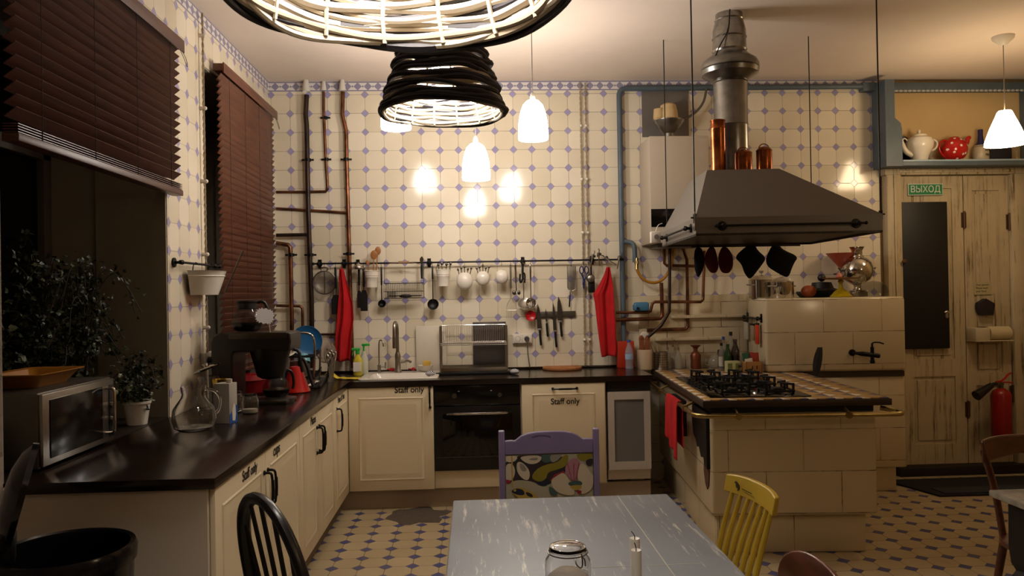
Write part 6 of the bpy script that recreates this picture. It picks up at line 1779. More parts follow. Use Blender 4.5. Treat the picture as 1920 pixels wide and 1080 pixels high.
for s in (-1, 1):
    MB().tube([(s * .112, 0, .19), (s * .145, 0, .19), (s * .150, 0, .205), (s * .160, 0, .208)], .007, 8, smooth=1).tube([(s * .140, 0, .19), (s * .143, 0, .155), (s * .115, 0, .148)], .006, 8, smooth=1).build('handle', M_dsteel, t_)
t_.scale = (.98, .98, zs)
t_ = thing('glass_cloche', 'clear glass dome cover beside the samovar at the block end', 'cloche', (onb(1638, 5.70), 5.70, BZ))
MB().lathe([(.105, 0), (.104, .04), (.095, .08), (.06, .105), (.02, .115), (0, .116)], n=48).build('dome', M_thin, t_, solid=.002)

# ------------------------------------------------------------------ door furniture and the shelf
yf = yd - .014
v0, v1 = atY(1701, 345, yf), atY(1767, 366, yf)
t_ = thing('exit_sign', 'green exit sign with white Cyrillic letters at the top of the left door leaf', 'sign', ((v0.x + v1.x) / 2, yf, (v0.z + v1.z) / 2))
sw, sh = (v1.x - v0.x) / 2, (v0.z - v1.z) / 2
MB().box(-sw, sw, -.008, 0, -sh, sh, .001).build('white_border', mat('sign_white', '#c4c8bc', .5), t_)
MB().box(-sw + .006, sw - .006, -.0092, -.0079, -sh + .006, sh - .006).build('green_face', mat('sign_green', '#1f7a4a', .5), t_)
text('ВЫХОД', 'lettering', sh * 1.55, mat('sign_white', '#c4c8bc', .5), (0, -.0094, 0), t_, bold=.0004, ext=.0004, sx=.92)
v0, v1 = atY(1688, 379, yf - .03), atY(1782, 653, yf - .03)
t_ = thing('chalkboard', 'tall black chalkboard panel on the left door leaf', 'blackboard', (v0.x, yf - .012, v1.z))
MB().box(0, v1.x - v0.x, -.014, .012, 0, v0.z - v1.z, .002).build('board', mat('chalkboard_black', '#0b0b0c', .55), t_)
v = atY(1776, 590, yf - .03)
t_ = thing('bottle_opener', 'small steel wall bottle opener at the right edge of the black chalkboard', 'opener', (v.x, yf - .027, v.z))
MB().lathe([(0, -.03), (.010, -.028), (.014, -.012), (.010, .004), (.022, .018), (.020, .026), (.006, .034), (0, .036)], n=16, sy=.5).build('body', M_steel, t_)
yf2 = yd - .012
v0, v1 = atY(1826, 529, yf2), atY(1859, 552, yf2)
t_ = thing('paper_note', 'small cream typed note pinned on the narrow door leaf', 'note', ((v0.x + v1.x) / 2, yf2, (v0.z + v1.z) / 2))
MB().box(v0.x - t_.location.x, v1.x - t_.location.x, -.003, 0, -(v0.z - v1.z) / 2, (v0.z - v1.z) / 2).build('paper', mat('cream_note', '#a89c74', .8), t_)
for k, s in enumerate(('Dear guests!', 'Please wash', 'your food.')): text(s, 'lettering', .021, M_lab, (-.058, -.0035, .028 - k * .026), t_, align='LEFT', ext=.0002)
v0 = atY(1848, 576, yf2 - .03)
a = [(-.068, -.005), (-.068, .035), (-.005, .070), (.066, .028), (.052, -.065), (-.048, -.065)]
t_ = thing('pentagon_holder', 'dark brown pentagon-shaped wooden pocket on the narrow door leaf', 'holder', (v0.x, yf2 - .002, v0.z))
MB().prism(a, .05, 'y', -.05).build('body', mat('dark_purple_wood', '#1c1018', .6), t_, bev=.004)
v0, v1 = atY(1822, 608, yf2 - .06), atY(1890, 637, yf2 - .06)
t_ = thing('paper_towel_holder', 'white wall holder with a paper roll on the narrow door leaf', 'paper towel holder', (v0.x, yf2, v1.z))
L = v1.x - v0.x
MB().box(-.01, L * .36, -.125, 0, 0, .10, .004).box(-.01, L, -.13, 0, -.006, .001, .002).build('bracket', mat('cream_plastic', '#b8ac90', .4), t_)
MB().mat(Matrix.Translation((L * .42, -.062, .055)) @ Matrix.Rotation(PI / 2, 4, 'Y')).lathe([(.018, 0), (.052, 0), (.054, .004), (.054, L * .58), (.018, L * .58), (.018, 0)], n=32).build('paper_roll', mat('paper_roll', '#b8aa84', .9), t_)
# fire extinguisher
v = atY(1892, 830, 5.80)
t_ = thing('fire_extinguisher', 'red fire extinguisher with a black horn hanging by the door frame', 'fire extinguisher', (v.x, 5.88, atY(1892, 832, 5.88).z), 0)
hz = atY(1892, 733, 5.88).z - t_.location.z
MB().lathe([(0, 0), (.066, 0), (.072, .008), (.072, hz - .03), (.06, hz), (.03, hz + .02), (.018, hz + .025), (0, hz + .025)], n=32).build('cylinder', mat('extinguisher_red', '#8a0f0c', .3), t_)
MB().cyl((0, 0, hz + .02), (0, 0, hz + .06), .018, n=14).box(-.06, .02, -.012, .012, hz + .045, hz + .07, .004).build('valve', M_dsteel, t_)
MB().tube([(-.04, 0, hz + .07), (.02, 0, hz + .085), (.06, 0, hz + .13), (.085, 0, hz + .14)], .008, 8, smooth=1).tube([(-.03, 0, hz + .065), (.05, 0, hz + .07), (.10, 0, hz + .062)], .006, 8, smooth=1).build('lever', M_redp, t_)
MB().tube([(-.03, 0, hz + .06), (-.07, -.01, hz + .06), (-.10, -.02, hz + .045)], .012, 10, smooth=1).cyl((-.09, -.02, hz + .05), (-.235, -.05, hz - .025), .022, .040, 20).build('horn', M_blkm, t_)
MB().box(-.03, .03, .06, .09, hz - .1, hz - .04, .003).build('wall_bracket', M_dsteel, t_)
# doormat
t = NT('doormat_pile'); t.col(rgb('#0e0f11')); t.b.inputs['Roughness'].default_value = .95; t.bump(t.noise(260, t.coord()), .6, .004)
M0, M1, M2 = atZ(1690, 905, 0), atZ(1765, 932, 0), atZ(1900, 922, 0)
one(MB().prism([(3.13, 5.80), (M1.x - .01, M1.y), (4.38, 5.30), (4.40, 5.80)], .012, 'z', .0005), 'doormat', t.m, 'dark doormat on the floor before the white double door', 'doormat')
one(MB().prism([(3.32, 5.50), (M1.x + .05, M1.y + .03), (4.34, 5.34), (4.35, 5.52)], .006, 'z', .0128), 'doormat_band', mat('grey_mat_band', '#23282c', .9), 'grey strip lying along the near edge of the dark doormat', 'mat')
# shelf above the door
SY = YW - .11
SZ = ZS - .0025
def sh_x(px): return atY(px, 290, SY).x
t_ = thing('teapot', 'white porcelain teapot with a long spout on the shelf above the door', 'teapot', (sh_x(1724), SY, SZ + .001))
MB().lathe([(0, 0), (.055, 0), (.058, .01), (.068, .05), (.098, .11), (.105, .15), (.09, .185), (.062, .20), (.058, .203), (0, .21)], n=40).build('body', M_white, t_)
MB().lathe([(.060, .20), (.056, .215), (.02, .222), (.008, .228), (.014, .245), (.010, .255), (0, .257)], n=24).build('lid', M_white, t_)
MB().tube([(-.06, 0, .06), (-.11, 0, .08), (-.135, 0, .14), (-.155, 0, .19), (-.165, 0, .20)], lambda u: .026 - .017 * u, 12, smooth=2).tube([(-.09, 0, .16), (-.11, 0, .19), (-.135, 0, .185), (-.13, 0, .16)], .005, 8, smooth=2).build('spout', M_white, t_)
MB().tube([(.08, 0, .17), (.12, 0, .18), (.15, 0, .155), (.14, 0, .11), (.095, 0, .09)], .008, 10, smooth=2).build('handle', M_white, t_)
t_ = thing('figurine', 'small grey-white figurine partly hidden behind the white teapot', 'figurine', (sh_x(1752), SY + .06, SZ + .001))
MB().lathe([(0, 0), (.04, 0), (.035, .03), (.018, .05), (.03, .085), (.032, .11), (.014, .135), (.022, .16), (.016, .185), (0, .19)], n=24).build('body', mat('grey_porcelain', '#8a8272', .4), t_)
t_ = thing('teapot', 'red teapot with white polka dots on the shelf above the door', 'teapot', (sh_x(1789), SY, SZ + .001))
M_rt = mat('red_glaze', '#a81c18', .15)
MB().ball((0, 0, .098), .100, .095, .098, 36, 20).build('body', M_rt, t_)
MB().lathe([(.05, .180), (.035, .195), (.01, .2), (0, .2)], n=24).build('lid', M_rt, t_)
MB().tube([(.075, 0, .12), (.105, 0, .15), (.115, 0, .19), (.135, 0, .195)], lambda u: .024 - .012 * u, 12, smooth=2).build('spout', M_rt, t_)
MB().tube([(-.05, 0, .17), (-.10, 0, .17), (-.128, 0, .12), (-.105, 0, .06), (-.06, 0, .03)], .009, 10, smooth=2).build('handle', M_rt, t_)
b = MB()
for a, e in ((-90, 10), (-60, -25), (-120, -20), (-75, 45), (-45, 15), (-130, 25), (-20, -10), (-100, -55), (-50, -60), (-30, 45), (-115, 55), (-150, -5), (-75, -10 - 20)):
    ar, er = R(a), R(e)
    p = Vector((.1 * math.cos(er) * math.cos(ar), .095 * math.cos(er) * math.sin(ar), .098 * math.sin(er)))
    n_ = p.normalized()
    b.mat(Matrix.Translation(Vector((0, 0, .098)) + p) @ n_.to_track_quat('Z', 'Y').to_matrix().to_4x4()).lathe([(.0095, -.0006), (.009, .0008), (0, .0012)], n=12)
b.build('polka_dots', M_white, t_)
t_ = thing('stoneware_bottle', 'blue-necked bottle with a cream lettered belly on the shelf', 'bottle', (sh_x(1839), SY, SZ + .001))
MB().lathe([(.056, .115), (.040, .13), (.024, .16), (.018, .21), (.019, .25), (.017, .255), (0, .255)], n=28).build('neck', mat('cobalt_glaze', '#1c1c4c', .2), t_)
MB().lathe([(0, 0), (.052, 0), (.058, .008), (.060, .06), (.058, .10), (.052, .12), (.04, .13)], n=28).build('belly', mat('cream_glaze', '#a89c84', .4), t_)
text('ДЛЯ', 'lettering', .026, M_lab, (.018, -.0605, .085), t_, ext=.001, rot=(PI / 2, 0, .3)); text('УКС', 'lettering', .026, M_lab, (.018, -.0605, .045), t_, ext=.001, rot=(PI / 2, 0, .3))
t_ = one(MB().mat(Matrix.Rotation(R(80), 4, 'X')).lathe([(0, .0), (.09, .004), (.115, .014), (.118, .012), (.09, -.002), (0, -.006)], n=36), 'dark_plate', mat('dark_red_plate', '#140a0c', .3), 'dark round plate leaning behind the spout of the white teapot', 'plate', (sh_x(1698), SY + .085, SZ + .118))
one(MB().box(-.09, .09, -.03, .03, 0, .115, .003), 'dark_box', mat('dark_navy_box', '#101020', .5), 'dark navy box behind the conical lamp on the shelf', 'box', (sh_x(1877), SY + .03, SZ + .001))
one(MB().lathe([(0, 0), (.03, 0), (.035, .09), (.03, .11), (.02, .12), (0, .12)], n=24), 'glass_jar', M_thin, 'pale glass jar at the right end of the shelf above the door', 'jar', (sh_x(1906), SY, SZ + .001))

# ------------------------------------------------------------------ left side: pier rail, planter
XP = XW + .035
r0, r1 = atX(335, 488, XP), atX(408, 495, XP)
t_ = thing('wall_rail', 'short black rail on the tiled pier between the two windows', 'rail', (XP + .01, r0.y, r0.z - .01))
L = r1.y - r0.y
MB().cyl((0, 0, 0), (0, L, 0), .0065, n=10).ball((0, 0, 0), .012, nu=10, nv=6).ball((0, L, 0), .013, nu=10, nv=6).build('bar', M_rail, t_)
for y in (.02, L - .09): MB().cyl((-.045, y, 0), (-.036, y, 0), .025, n=18).cyl((-.04, y, 0), (0, y, 0), .008, n=8).ball((0, y, 0), .013, nu=10, nv=8).build('bracket', M_rail, t_)
pz = atX(385, 507, XP + .09).z
t_ = thing('wall_planter', 'half-round white metal planter hanging from the pier rail', 'planter', (XP + .012, (r0.y + r1.y) / 2 + .02, pz - .13))
b = MB(); n = 20
def half(r, d, z): return [(-.025 + d * math.sin(PI * k / n), -r * math.cos(PI * k / n), z) for k in range(n + 1)]
Ls = [half(.13, .10, 0), half(.16, .135, .10), half(.165, .14, .102), half(.16, .135, .108), half(.17, .145, .13), half(.178, .152, .133), half(.165, .14, .130), half(.13, .10, .01)]
V = [[b.v(p) for p in l_] for l_ in Ls]
for A, B in zip(V, V[1:]):
    for i in range(n + 1): b.f([A[i], A[(i + 1) % (n + 1)], B[(i + 1) % (n + 1)], B[i]])
b.f(V[0][::-1]); b.f(V[-1])
b.build('trough', M_white, t_)
for y in (-.12, .12): MB().tube([(-.015, y, .12), (-.012, y, .16), (0, y, pz * 0 + (r0.z - .01) - (pz - .13) + .008), (.012, y, (r0.z - .01) - (pz - .13))], .003, 6, smooth=1).build('hook', M_rail, t_)
o = one(MB().cyl((0, 0, -.13), (0, .03, .13), .005, .006, 8), 'metal_skewer', M_dsteel, 'thin metal rod sticking out of the white wall planter', 'rod', (XP + .155, t_.location.y + .07, pz + .0)); o.rotation_euler.y = R(22)
v = atX(378, 675, XW)
t_ = thing('wall_socket', 'white wall socket with two black plugs low on the pier behind the jars', 'socket', (XW, v.y + .06, v.z))
MB().box(0, .03, -.08, .08, -.04, .04, .005).build('frame', M_whitep, t_)
for y in (-.035, .035):
    MB().cyl((.03, y, 0), (.065, y, -.005), .018, .014, 14).tube([(.06, y, 0), (.07, y, -.04), (.055, y, -.13)], .004, 6, smooth=1).build('plug', M_blkm, t_)

# ------------------------------------------------------------------ left worktop
# coffee machine
v = W(500, 758)
cm = thing('coffee_machine', 'dark filter coffee machine with C-shaped body on the left worktop', 'coffee machine', (-1.46, 4.50, .9005), R(-4))
M_cm = mat('graphite_plastic', '#241f1c', .35); M_cm2 = mat('graphite_metal', '#4a4138', .35, .6)
MB().prism([(0, 0), (.12, 0), (.12, .27), (.13, .295), (.44, .295), (.45, .35), (.445, .40), (.04, .40), (.012, .385), (0, .35)], .21, 'y', -.105).build('body', M_cm, cm, bev=.008, ang=25)
MB().box(.10, .43, -.108, .108, .365, .402, .006).build('top_plate', M_cm2, cm)
MB().lathe([(.115, .29), (.112, .27), (.075, .13), (.05, .115), (0, .115)], (.30, 0, .02), 32).build('filter_basket', M_blkm, cm)
MB().box(.10, .42, -.10, .10, .0, .022, .008).lathe([(.10, 0), (.10, .022), (.09, .026), (0, .026)], (.33, 0, .0), 40).build('hot_plate', mat('grey_hot_plate', '#3c3732', .4, .4), cm)
MB().tube([(.44, -.02, .30), (.47, -.02, .29), (.475, -.02, .24), (.49, -.02, .17)], .010, 8, smooth=1).build('basket_handle', M_blkm, cm)
def carafe(loc, label, full, s=1.0, rz=0):
    t_ = thing('glass_carafe', label, 'carafe', loc, rz, 'coffee carafes'); t_.scale = (s, s, s)
    MB().lathe([(0, 0), (.055, 0), (.072, .012), (.085, .045), (.080, .08), (.055, .115), (.045, .13)], n=40).lathe([(.044, .13), (.053, .114), (.078, .08), (.083, .045), (.070, .014), (.054, .003), (0, .003)], n=40).build('glass_body', M_thin, t_)
    zf_ = .045 if full else .03
    MB().lathe([(0, .004), (.053, .004), (.068, .013), (.0805, .042), (.0805 - (.0 if not full else .001), zf_ + .006), (0, zf_ + .006)], n=40).build('coffee', M_coffee, t_)
    MB().lathe([(.048, .122), (.052, .125), (.05, .155), (.056, .16), (.056, .168), (.03, .172), (0, .172)], n=32).build('lid', M_blkm, t_)
    MB().tube([(.05, 0, .16), (.085, 0, .165), (.105, 0, .13), (.108, 0, .07), (.098, 0, .045)], .009, 10, smooth=2).build('handle', M_blkm, t_)
    return t_
cR = Matrix.Rotation(R(-4), 3, 'Z')
q = cm.location + cR @ Vector((.33, 0, .027)); carafe(q, 'glass coffee carafe standing on the hot plate of the coffee machine', True, .92, R(25))
q = cm.location + cR @ Vector((.17, 0, .4035)); carafe(q, 'glass coffee carafe standing on top of the coffee machine', True, 1.05, R(10))
v = atY(502, 592, 4.46)
t_ = thing('star_sign', 'white paper starburst price sign on a stick above the coffee machine', 'sign', (v.x, 4.40, v.z)); t_.rotation_euler = (R(-5), R(12), R(28))
pts = []
for k in range(36):
    a = 2 * PI * k / 36; rr = 1 if k % 2 else .82
    pts.append((.055 * rr * math.copysign(abs(math.cos(a)) ** .7, math.cos(a)), .046 * rr * math.copysign(abs(math.sin(a)) ** .7, math.sin(a))))
MB().prism(pts, .0015, 'y').build('paper', mat('bright_paper', '#dcdce0', .7), t_)
MB().cyl((.03, .002, -.03), (.045, .002, -.085), .002, n=6).build('stick', M_whitep, t_)
# milk carton
v = W(420, 794)
t_ = thing('milk_carton', 'white and blue milk carton with a screw cap in front of the coffee machine', 'carton', (v.x, v.y + .03, .9005), R(-14))
MB().box(-.04, .04, -.035, .035, 0, .19, .002).build('carton_body', mat('carton_grey_white', '#a8a298', .5), t_)
b = MB().prism([(-.035, 0), (.035, 0), (.035, .085), (.01, .075), (-.02, .05), (-.035, .04)], .0008, 'x', .0402); b.build('blue_print', mat('carton_blue', '#1f4f9a', .45), t_)
b = MB().prism([(-.01, .012), (.012, .008), (.02, .04), (.016, .08), (.0, .095), (-.012, .06)], .0006, 'x', .0411); b.build('splash_print', M_paper, t_)
MB().cyl((.018, .004, .19), (.018, .004, .208), .014, n=16).build('cap', M_whitep, t_)
# jars and pitchers
cj1 = clip_jar('small clip-top jar with white sugar nearest the milk carton', (W(469, 775).x, W(469, 775).y, .9005), .88)
MB().lathe([(0, .006), (.043, .008), (.043, .028), (0, .032)], n=24).build('contents', mat('white_sugar', '#c8c0b0', .8), cj1)
clip_jar('empty small clip-top jar lying between the sugar jar and milk carton', (W(438, 772).x, W(438, 772).y + .02, .9005), .92)
def pitcher(px, py, label, s, tilt=0):
    v = W(px, py)
    t_ = thing('glass_pitcher', label, 'pitcher', (v.x, v.y + .06 * s, .9005), R(20), 'glass vessels on the left worktop'); t_.scale = (s, s, s)
    MB().lathe([(0, 0), (.06, 0), (.085, .015), (.098, .055), (.090, .10), (.055, .15), (.05, .165), (.056, .20), (.053, .20), (.047, .165), (.052, .15), (.087, .10), (.095, .055), (.082, .018), (.058, .004), (0, .004)], n=44).build('glass_body', M_glass, t_)
    MB().tube([(.052, 0, .185), (.09, 0, .18), (.115, 0, .14), (.11, 0, .09), (.092, 0, .07)], .007, 10, smooth=2).build('handle', M_glass, t_)
    return t_
pitcher(355, 812, 'round-bellied glass water pitcher, nearest on the dark worktop', 1.0)
v = W(388, 770)
t_ = thing('glass_canister', 'glass canister with a tilted steel lid behind the pitcher', 'jar', (v.x - .02, v.y + .10, .9005))
MB().lathe([(0, 0), (.055, 0), (.06, .01), (.06, .16), (.052, .175), (.049, .175), (.056, .155), (.056, .012), (0, .006)], n=36).build('glass_body', M_glass, t_)
b = MB(); b.mat(Matrix.Translation((-.01, 0, .215)) @ Matrix.Rotation(R(-22), 4, 'Y')); b.lathe([(0, .016), (.02, .014), (.065, .006), (.08, 0), (.078, -.004), (.06, 0), (0, .004)], n=36).lathe([(.012, .015), (.018, .03), (0, .032)], n=16)
b.build('steel_lid', M_chrome, t_)
t_ = thing('brass_sieve', 'small brass-coloured metal basket between the pitcher and the carton', 'basket', (v.x + .06, v.y + .06, .9005))
MB().lathe([(0, .10), (.035, .102), (.045, .13), (.05, .16), (.046, .16), (.04, .13), (0, .11)], n=24, wob=lambda u: 1 + .05 * math.sin(20 * PI * u)).lathe([(.03, 0), (.035, .004), (.012, .02), (.012, .10)], n=20).build('body', mat('shiny_brass', '#c0a048', .2, 1), t_)
# red kettle and red pan behind the machine
v = W(520, 718)
t_ = thing('red_pan', 'dark red enamel casserole partly hidden behind the coffee machine', 'casserole', (-1.40, 4.86, .9005))
MB().lathe([(0, 0), (.11, 0), (.13, .02), (.135, .09), (.14, .095), (.10, .12), (.03, .132), (0, .133)], n=44).build('body', M_redl, t_)
MB().lathe([(.012, .132), (.02, .15), (0, .153)], n=16).build('knob', M_blkm, t_)
t_ = thing('red_kettle', 'bright red cone-shaped kettle with a black handle beside the dish rack', 'kettle', (-1.12, 4.92, .9005), R(-10))
MB().lathe([(0, 0), (.085, 0), (.09, .006), (.07, .05), (.045, .13), (.034, .16), (0, .165)], n=36).build('body', mat('bright_red_enamel', '#a81a14', .25), t_)
MB().tube([(.03, 0, .155), (.02, 0, .20), (.05, 0, .215), (.075, 0, .16), (.10, 0, .07), (.115, 0, .03)], .010, 10, smooth=2).build('handle', M_blkm, t_)
# two-tier dish rack
v = W(602, 720)
t_ = thing('dish_rack', 'two-tier black dish rack with chrome hoops on the left worktop by the corner', 'dish rack', (-1.24, 5.36, .9005), R(6))
RW, RD = .19, .30
MB().box(-RW, RW + .02, -RD, RD, 0, .012, .005).box(RW, RW + .02, -RD, RD, .0, .022, .004).build('drip_tray', M_blkm, t_)
for y in (-RD + .06, RD - .12):
    MB().tube([(RW - .03, y, .01), (RW - .02, y, .20), (RW - .02, y, .33), (RW - .06, y, .36), (RW - .13, y, .36), (RW - .16, y, .33), (RW - .16, y, .24)], .0075, 10, smooth=2).build('hoop', M_chrome, t_)
b = MB()
for z in (.06, .20):
    b.tube([(-RW, -RD + .03, z + .03), (RW - .02, -RD + .03, z), (RW - .02, RD - .06, z), (-RW, RD - .06, z + .03)], .004, 6, closed=True)
    for i in range(14):
        y = -RD + .05 + i * .037
        b.tube([(-RW, y, z + .03), (0, y, z), (RW - .02, y, z), (RW - .02, y, z + .035)], .0022, 5)
b.build('wire_tiers', M_rail, t_)
b = MB()
for i in range(8):
    for j in range(5): pass
for i in range(9): b.cyl((RW + .03, .04 + i * .022, .02), (RW + .05, .04 + i * .022, .15), .0018, n=5)
for j in range(6): b.cyl((RW + .03 + j * .004, .04, .02 + j * .026), (RW + .03 + j * .004, .216, .02 + j * .026), .0018, n=5)
b.build('cutlery_basket', M_rail, t_)
def dplate(px, py, Y, r_, m_, label, name='plate', ry=80, rzz=20, th=1):
    v = atY(px, py, Y)
    o = one(MB().lathe([(0, 0), (r_ * .6, .002), (r_ * .9, .012), (r_, .020), (r_ * .98, .023), (r_ * .88, .016), (r_ * .6, .006), (0, .004)], n=44), name, m_, label, 'plate', (v.x, Y, v.z))
    o.rotation_euler = (R(ry), 0, R(rzz)); return o
dplate(574, 640, 5.42, .108, M_blue, 'large blue plate standing in the upper tier of the dish rack', ry=84, rzz=18)
t_ = thing('tea_cup', 'pale turquoise cup in front of the blue plate in the dish rack', 'cup', atY(570, 664, 5.34))
MB().mat(Matrix.Rotation(R(160), 4, 'X')).lathe([(0, .0), (.025, 0), (.04, .02), (.046, .055), (.043, .055), (.037, .022), (0, .006)], n=28).build('body', mat('turquoise_glaze', '#5c98a4', .25), t_)
t_ = thing('cereal_bowl', 'white bowl tipped sideways left of the blue plate', 'bowl', atY(536, 655, 5.16)); t_.rotation_euler = (R(60), R(30), 0)
MB().lathe([(0, 0), (.03, 0), (.06, .03), (.075, .06), (.071, .06), (.056, .032), (0, .006)], n=32).build('body', M_white, t_)
t_ = thing('steel_pot', 'small steel pot in the lower tier of the dish rack', 'pot', (-1.17, 5.22, .968))
MB().lathe([(0, 0), (.055, 0), (.058, .004), (.058, .10), (.061, .102), (.055, .10), (.055, .006), (0, .004)], n=32).build('body', M_steel, t_)
for i, (px, py, Y, r_, lb) in enumerate(((608, 655, 5.62, .095, 'large glass pan lid standing at the back of the dish rack'), (619, 664, 5.70, .075, 'smaller glass pan lid standing right of the large lid'))):
    v = atY(px, py, Y)
    t_ = thing('pan_lid', lb, 'lid', (v.x, Y, v.z), 0, 'glass pan lids in the dish rack'); t_.rotation_euler = (R(86), 0, R(66))
    MB().lathe([(r_, 0), (r_ * .7, .016), (r_ * .3, .024), (0, .025)], n=36).build('glass', mat('smoky_lid_glass', '#8a7a70', .08, alpha=.4, spec=.9), t_, solid=.002)
    MB().tube([(r_ * math.cos(a), r_ * math.sin(a), 0) for a in [2 * PI * k / 36 for k in range(36)]], .004, 6, closed=True).lathe([(.008, .024), (.008, .036), (.018, .042), (0, .048)], n=16).build('steel_rim', M_steel, t_)
for i in range(5):
    o = spoon('dinner_fork' if i % 2 else 'dinner_spoon', 'steel %s in the black cutlery basket of the dish rack, %s from the corner' % ('fork' if i % 2 else 'spoon', ('first', 'second', 'third', 'fourth', 'fifth')[i]), 'cutlery', (-1.24 + .235, 5.42 + .03 * i + .02, .925), .17 + .012 * (i % 3), .016, M_steel, (-.12 + .06 * i, .05 * (i - 2)), 'cutlery in the dish rack basket')
v = atZ(582, 716, .914)
o = one(MB().box(-.012, .012, -.14, .14, 0, .006, .002).box(-.02, .02, .06, .14, 0, .004, .002), 'rubber_spatula', M_white, 'white spatula lying on the edge of the dish rack tray', 'spatula', (-1.065, 5.16, .9235)); o.rotation_euler.z = R(2)
# microwave and tray
t_ = thing('microwave', 'steel and black microwave oven on the sill at the near window', 'microwave', (-1.535, 2.80, .9005), R(0)); t_.scale = (1, 1.1, 1)
MH = .275
MB().box(-.34, 0, 0, .50, .006, MH, .006).build('casing', mat('dark_steel_casing', '#6a645c', .35, .8), t_)
MB().box(-.0, .014, .004, .496, .012, MH - .006, .003).build('front_frame', M_steel, t_)
MB().box(.013, .018, .045, .40, .035, MH - .03, .002).build('door_glass', mat('black_gloss_panel', '#060606', .15), t_)
MB().tube([(.014, .43, .05), (.045, .43, .05), (.05, .43, .07), (.05, .43, MH - .06), (.045, .43, MH - .04), (.014, .43, MH - .04)], .007, 10, smooth=1).build('handle', M_chrome, t_)
MB().box(.013, .017, .455, .488, .03, MH - .03, .001).build('control_strip', M_blkm, t_)
for z in (.10, .16): MB().cyl((.016, .471, z), (.026, .471, z), .012, n=14).build('knob', M_chrome, t_)
for x in (-.31, -.03):
    for y in (.04, .46): MB().cyl((x, y, 0), (x, y, .008), .014, n=12).build('foot', M_blkm, t_)
t_ = thing('oven_dish', 'yellow-orange oblong dish lying on the microwave', 'dish', (-1.70, 3.08, .9005 + MH + .001), R(90))
b = MB()
V = [[b.v(p) for p in ringz(-a, a, -c_, c_, z, .03)] for a, c_, z in ((.12, .07, 0), (.16, .10, .045), (.178, .115, .050), (.178, .115, .054), (.155, .095, .050), (.115, .066, .006))]
for A, B in zip(V, V[1:]):
    for i in range(len(A)): b.f([A[i], A[(i + 1) % len(A)], B[(i + 1) % len(A)], B[i]])
b.f(V[0][::-1]); b.f(V[-1])
b.build('dish_body', mat('mustard_enamel', '#96621c', .3), t_)

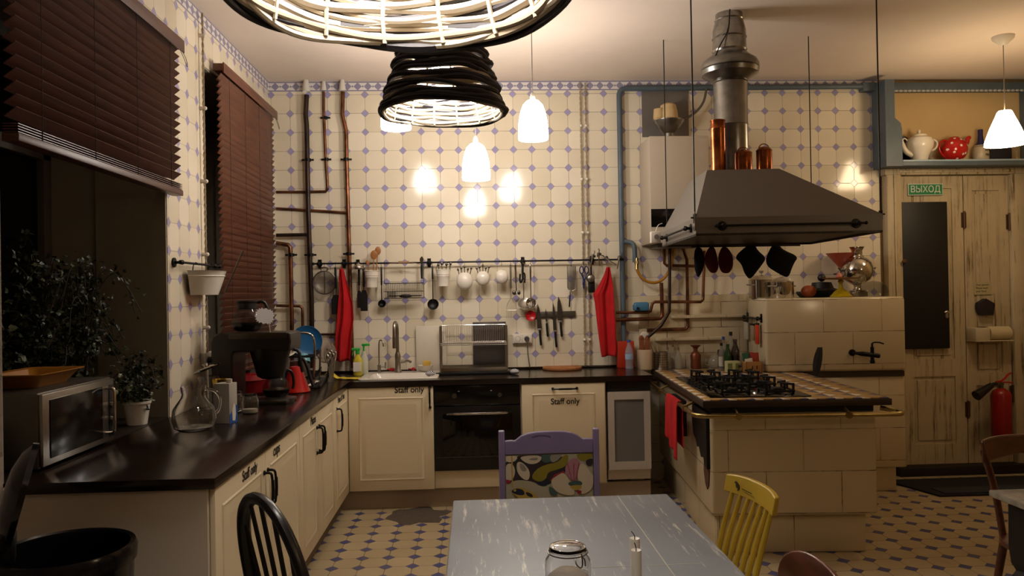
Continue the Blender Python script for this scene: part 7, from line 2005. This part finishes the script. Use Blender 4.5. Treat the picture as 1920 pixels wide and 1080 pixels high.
# house plants in the niche
M_leaf = [mat('ivy_dark', '#222c18', .5, var=.3, vs_=30), mat('ivy_mid', '#38422c', .45, var=.3, vs_=30), mat('ivy_pale', '#5c6448', .45)]
def plant(name, label, base, pot_r, pot_h, spread, nl, seed, potm, lsz=.02, flop=.5, kind=None):
    rnd = random.Random(seed)
    t_ = thing(name, label, 'plant', base, 0, 'house plants at the near window')
    MB().lathe([(0, 0), (pot_r * .75, 0), (pot_r, pot_h), (pot_r * 1.08, pot_h), (pot_r * 1.08, pot_h * 1.12), (pot_r * .95, pot_h * 1.1), (pot_r * .9, pot_h * .9), (0, pot_h * .9)], n=24).build('plant_pot', potm, t_)
    st = MB(); lf = MB()
    tips = []
    for k in range(nl):
        a = rnd.random() * 6.28; h_ = rnd.uniform(.15, 1) * spread[2]; out = rnd.uniform(.2, 1)
        pts = []
        ex = math.cos(a) * spread[0] * out + rnd.uniform(-.03, .03); ey = math.sin(a) * spread[1] * out
        for q in range(7):
            u = q / 6
            pts.append(Vector((ex * u ** 1.3 + .02 * math.sin(5 * u + k), ey * u ** 1.2 + .02 * math.cos(4 * u + k), pot_h + h_ * (math.sin(u * (1.7 + flop)) / math.sin(min(1.57, 1.7 + flop)) if u < 1.3 else 1))))
        st.tube(pts, .0025, 5, smooth=1)
        for q in range(1, 7):
            for z in range(4):
                p = pts[q].lerp(pts[q - 1], rnd.random()) + Vector((rnd.gauss(0, .022), rnd.gauss(0, .022), rnd.gauss(0, .022)))
                d = Vector((rnd.gauss(0, 1), rnd.gauss(0, 1), rnd.gauss(-.3, .6))).normalized()
                s_ = d.orthogonal().normalized(); up_ = d.cross(s_)
                s_ = (s_ * math.cos(rnd.random() * 6) + up_ * math.sin(rnd.random() * 6)).normalized()
                L_ = lsz * rnd.uniform(.7, 1.4); w_ = L_ * .45
                nrm = d.cross(s_) * L_ * .18
                lf.mi = rnd.choice((0, 0, 0, 1, 1, 2))
                A = lf.v(p); T_ = lf.v(p + d * L_ * 1.2 + nrm)
                B_ = lf.v(p + d * L_ * .35 + s_ * w_ + nrm); C_ = lf.v(p + d * L_ * .35 - s_ * w_ + nrm); D_ = lf.v(p + d * L_ * .8 + s_ * w_ * .5); E_ = lf.v(p + d * L_ * .8 - s_ * w_ * .5); F_ = lf.v(p + d * L_ * .5)
                lf.f([A, B_, F_]); lf.f([A, F_, C_]); lf.f([B_, D_, F_]); lf.f([F_, E_, C_]); lf.f([D_, T_, F_]); lf.f([F_, T_, E_])
    st.build('stems', mat('dark_stem', '#2a2418', .8), t_)
    o = lf.build('foliage', M_leaf, t_, flat=True); o['kind'] = 'stuff'
    return t_
terr = mat('terracotta_dark', '#5c3424', .7)
plant('potted_ivy', 'large bushy ivy trailing over the sill right of the microwave', (-1.80, 3.62, .901), .10, .17, (.27, .26, .62), 46, 3, M_whitep, .026, .75)
plant('potted_ivy', 'dark leafy plant standing behind the microwave by the near window', (-2.05, 3.30, .901), .09, .15, (.2, .34, .60), 34, 8, terr, .030, .4)
plant('trailing_plant', 'small green plant drooping at the foot of the ivy beside the pitcher', (-1.62, 3.80, .901), .06, .10, (.12, .14, .22), 14, 12, M_white, .024, .9)
plant('flowering_plant', 'taller reddish-leaved plant at the back of the window niche', (-2.02, 3.72, .901), .08, .14, (.22, .2, .78), 22, 21, terr, .028, .2)

# waste bin with its lid up
t_ = thing('waste_bin', 'round black waste bin with raised lid in front of the end panel', 'waste bin', (-1.20, 2.32, 0), R(27)); t_.scale = (1, 1, .96)
M_bin = mat('black_bin_gloss', '#08080c', .18)
MB().lathe([(0, 0), (.15, 0), (.16, .01), (.182, .76), (.19, .765), (.192, .80), (.186, .815), (.172, .812), (.168, .78), (.15, .03), (0, .02)], n=48).build('body', M_bin, t_)
MB().mat(Matrix.Translation((-.150, .115, .835)) @ Matrix.Rotation(R(-76), 4, 'Y') @ Matrix.Scale(.82, 4) @ Matrix.Translation((.17, 0, 0))).lathe([(0, .05), (.08, .045), (.15, .025), (.188, 0), (.188, -.02), (.18, -.018), (.14, .012), (0, .035)], n=44).build('lid', M_bin, t_)
MB().box(-.185, -.125, .065, .165, .77, .85, .008).build('hinge', M_blkm, t_)
MB().box(-.05, .05, -.20, -.15, .02, .04, .006).build('pedal', M_dsteel, t_)
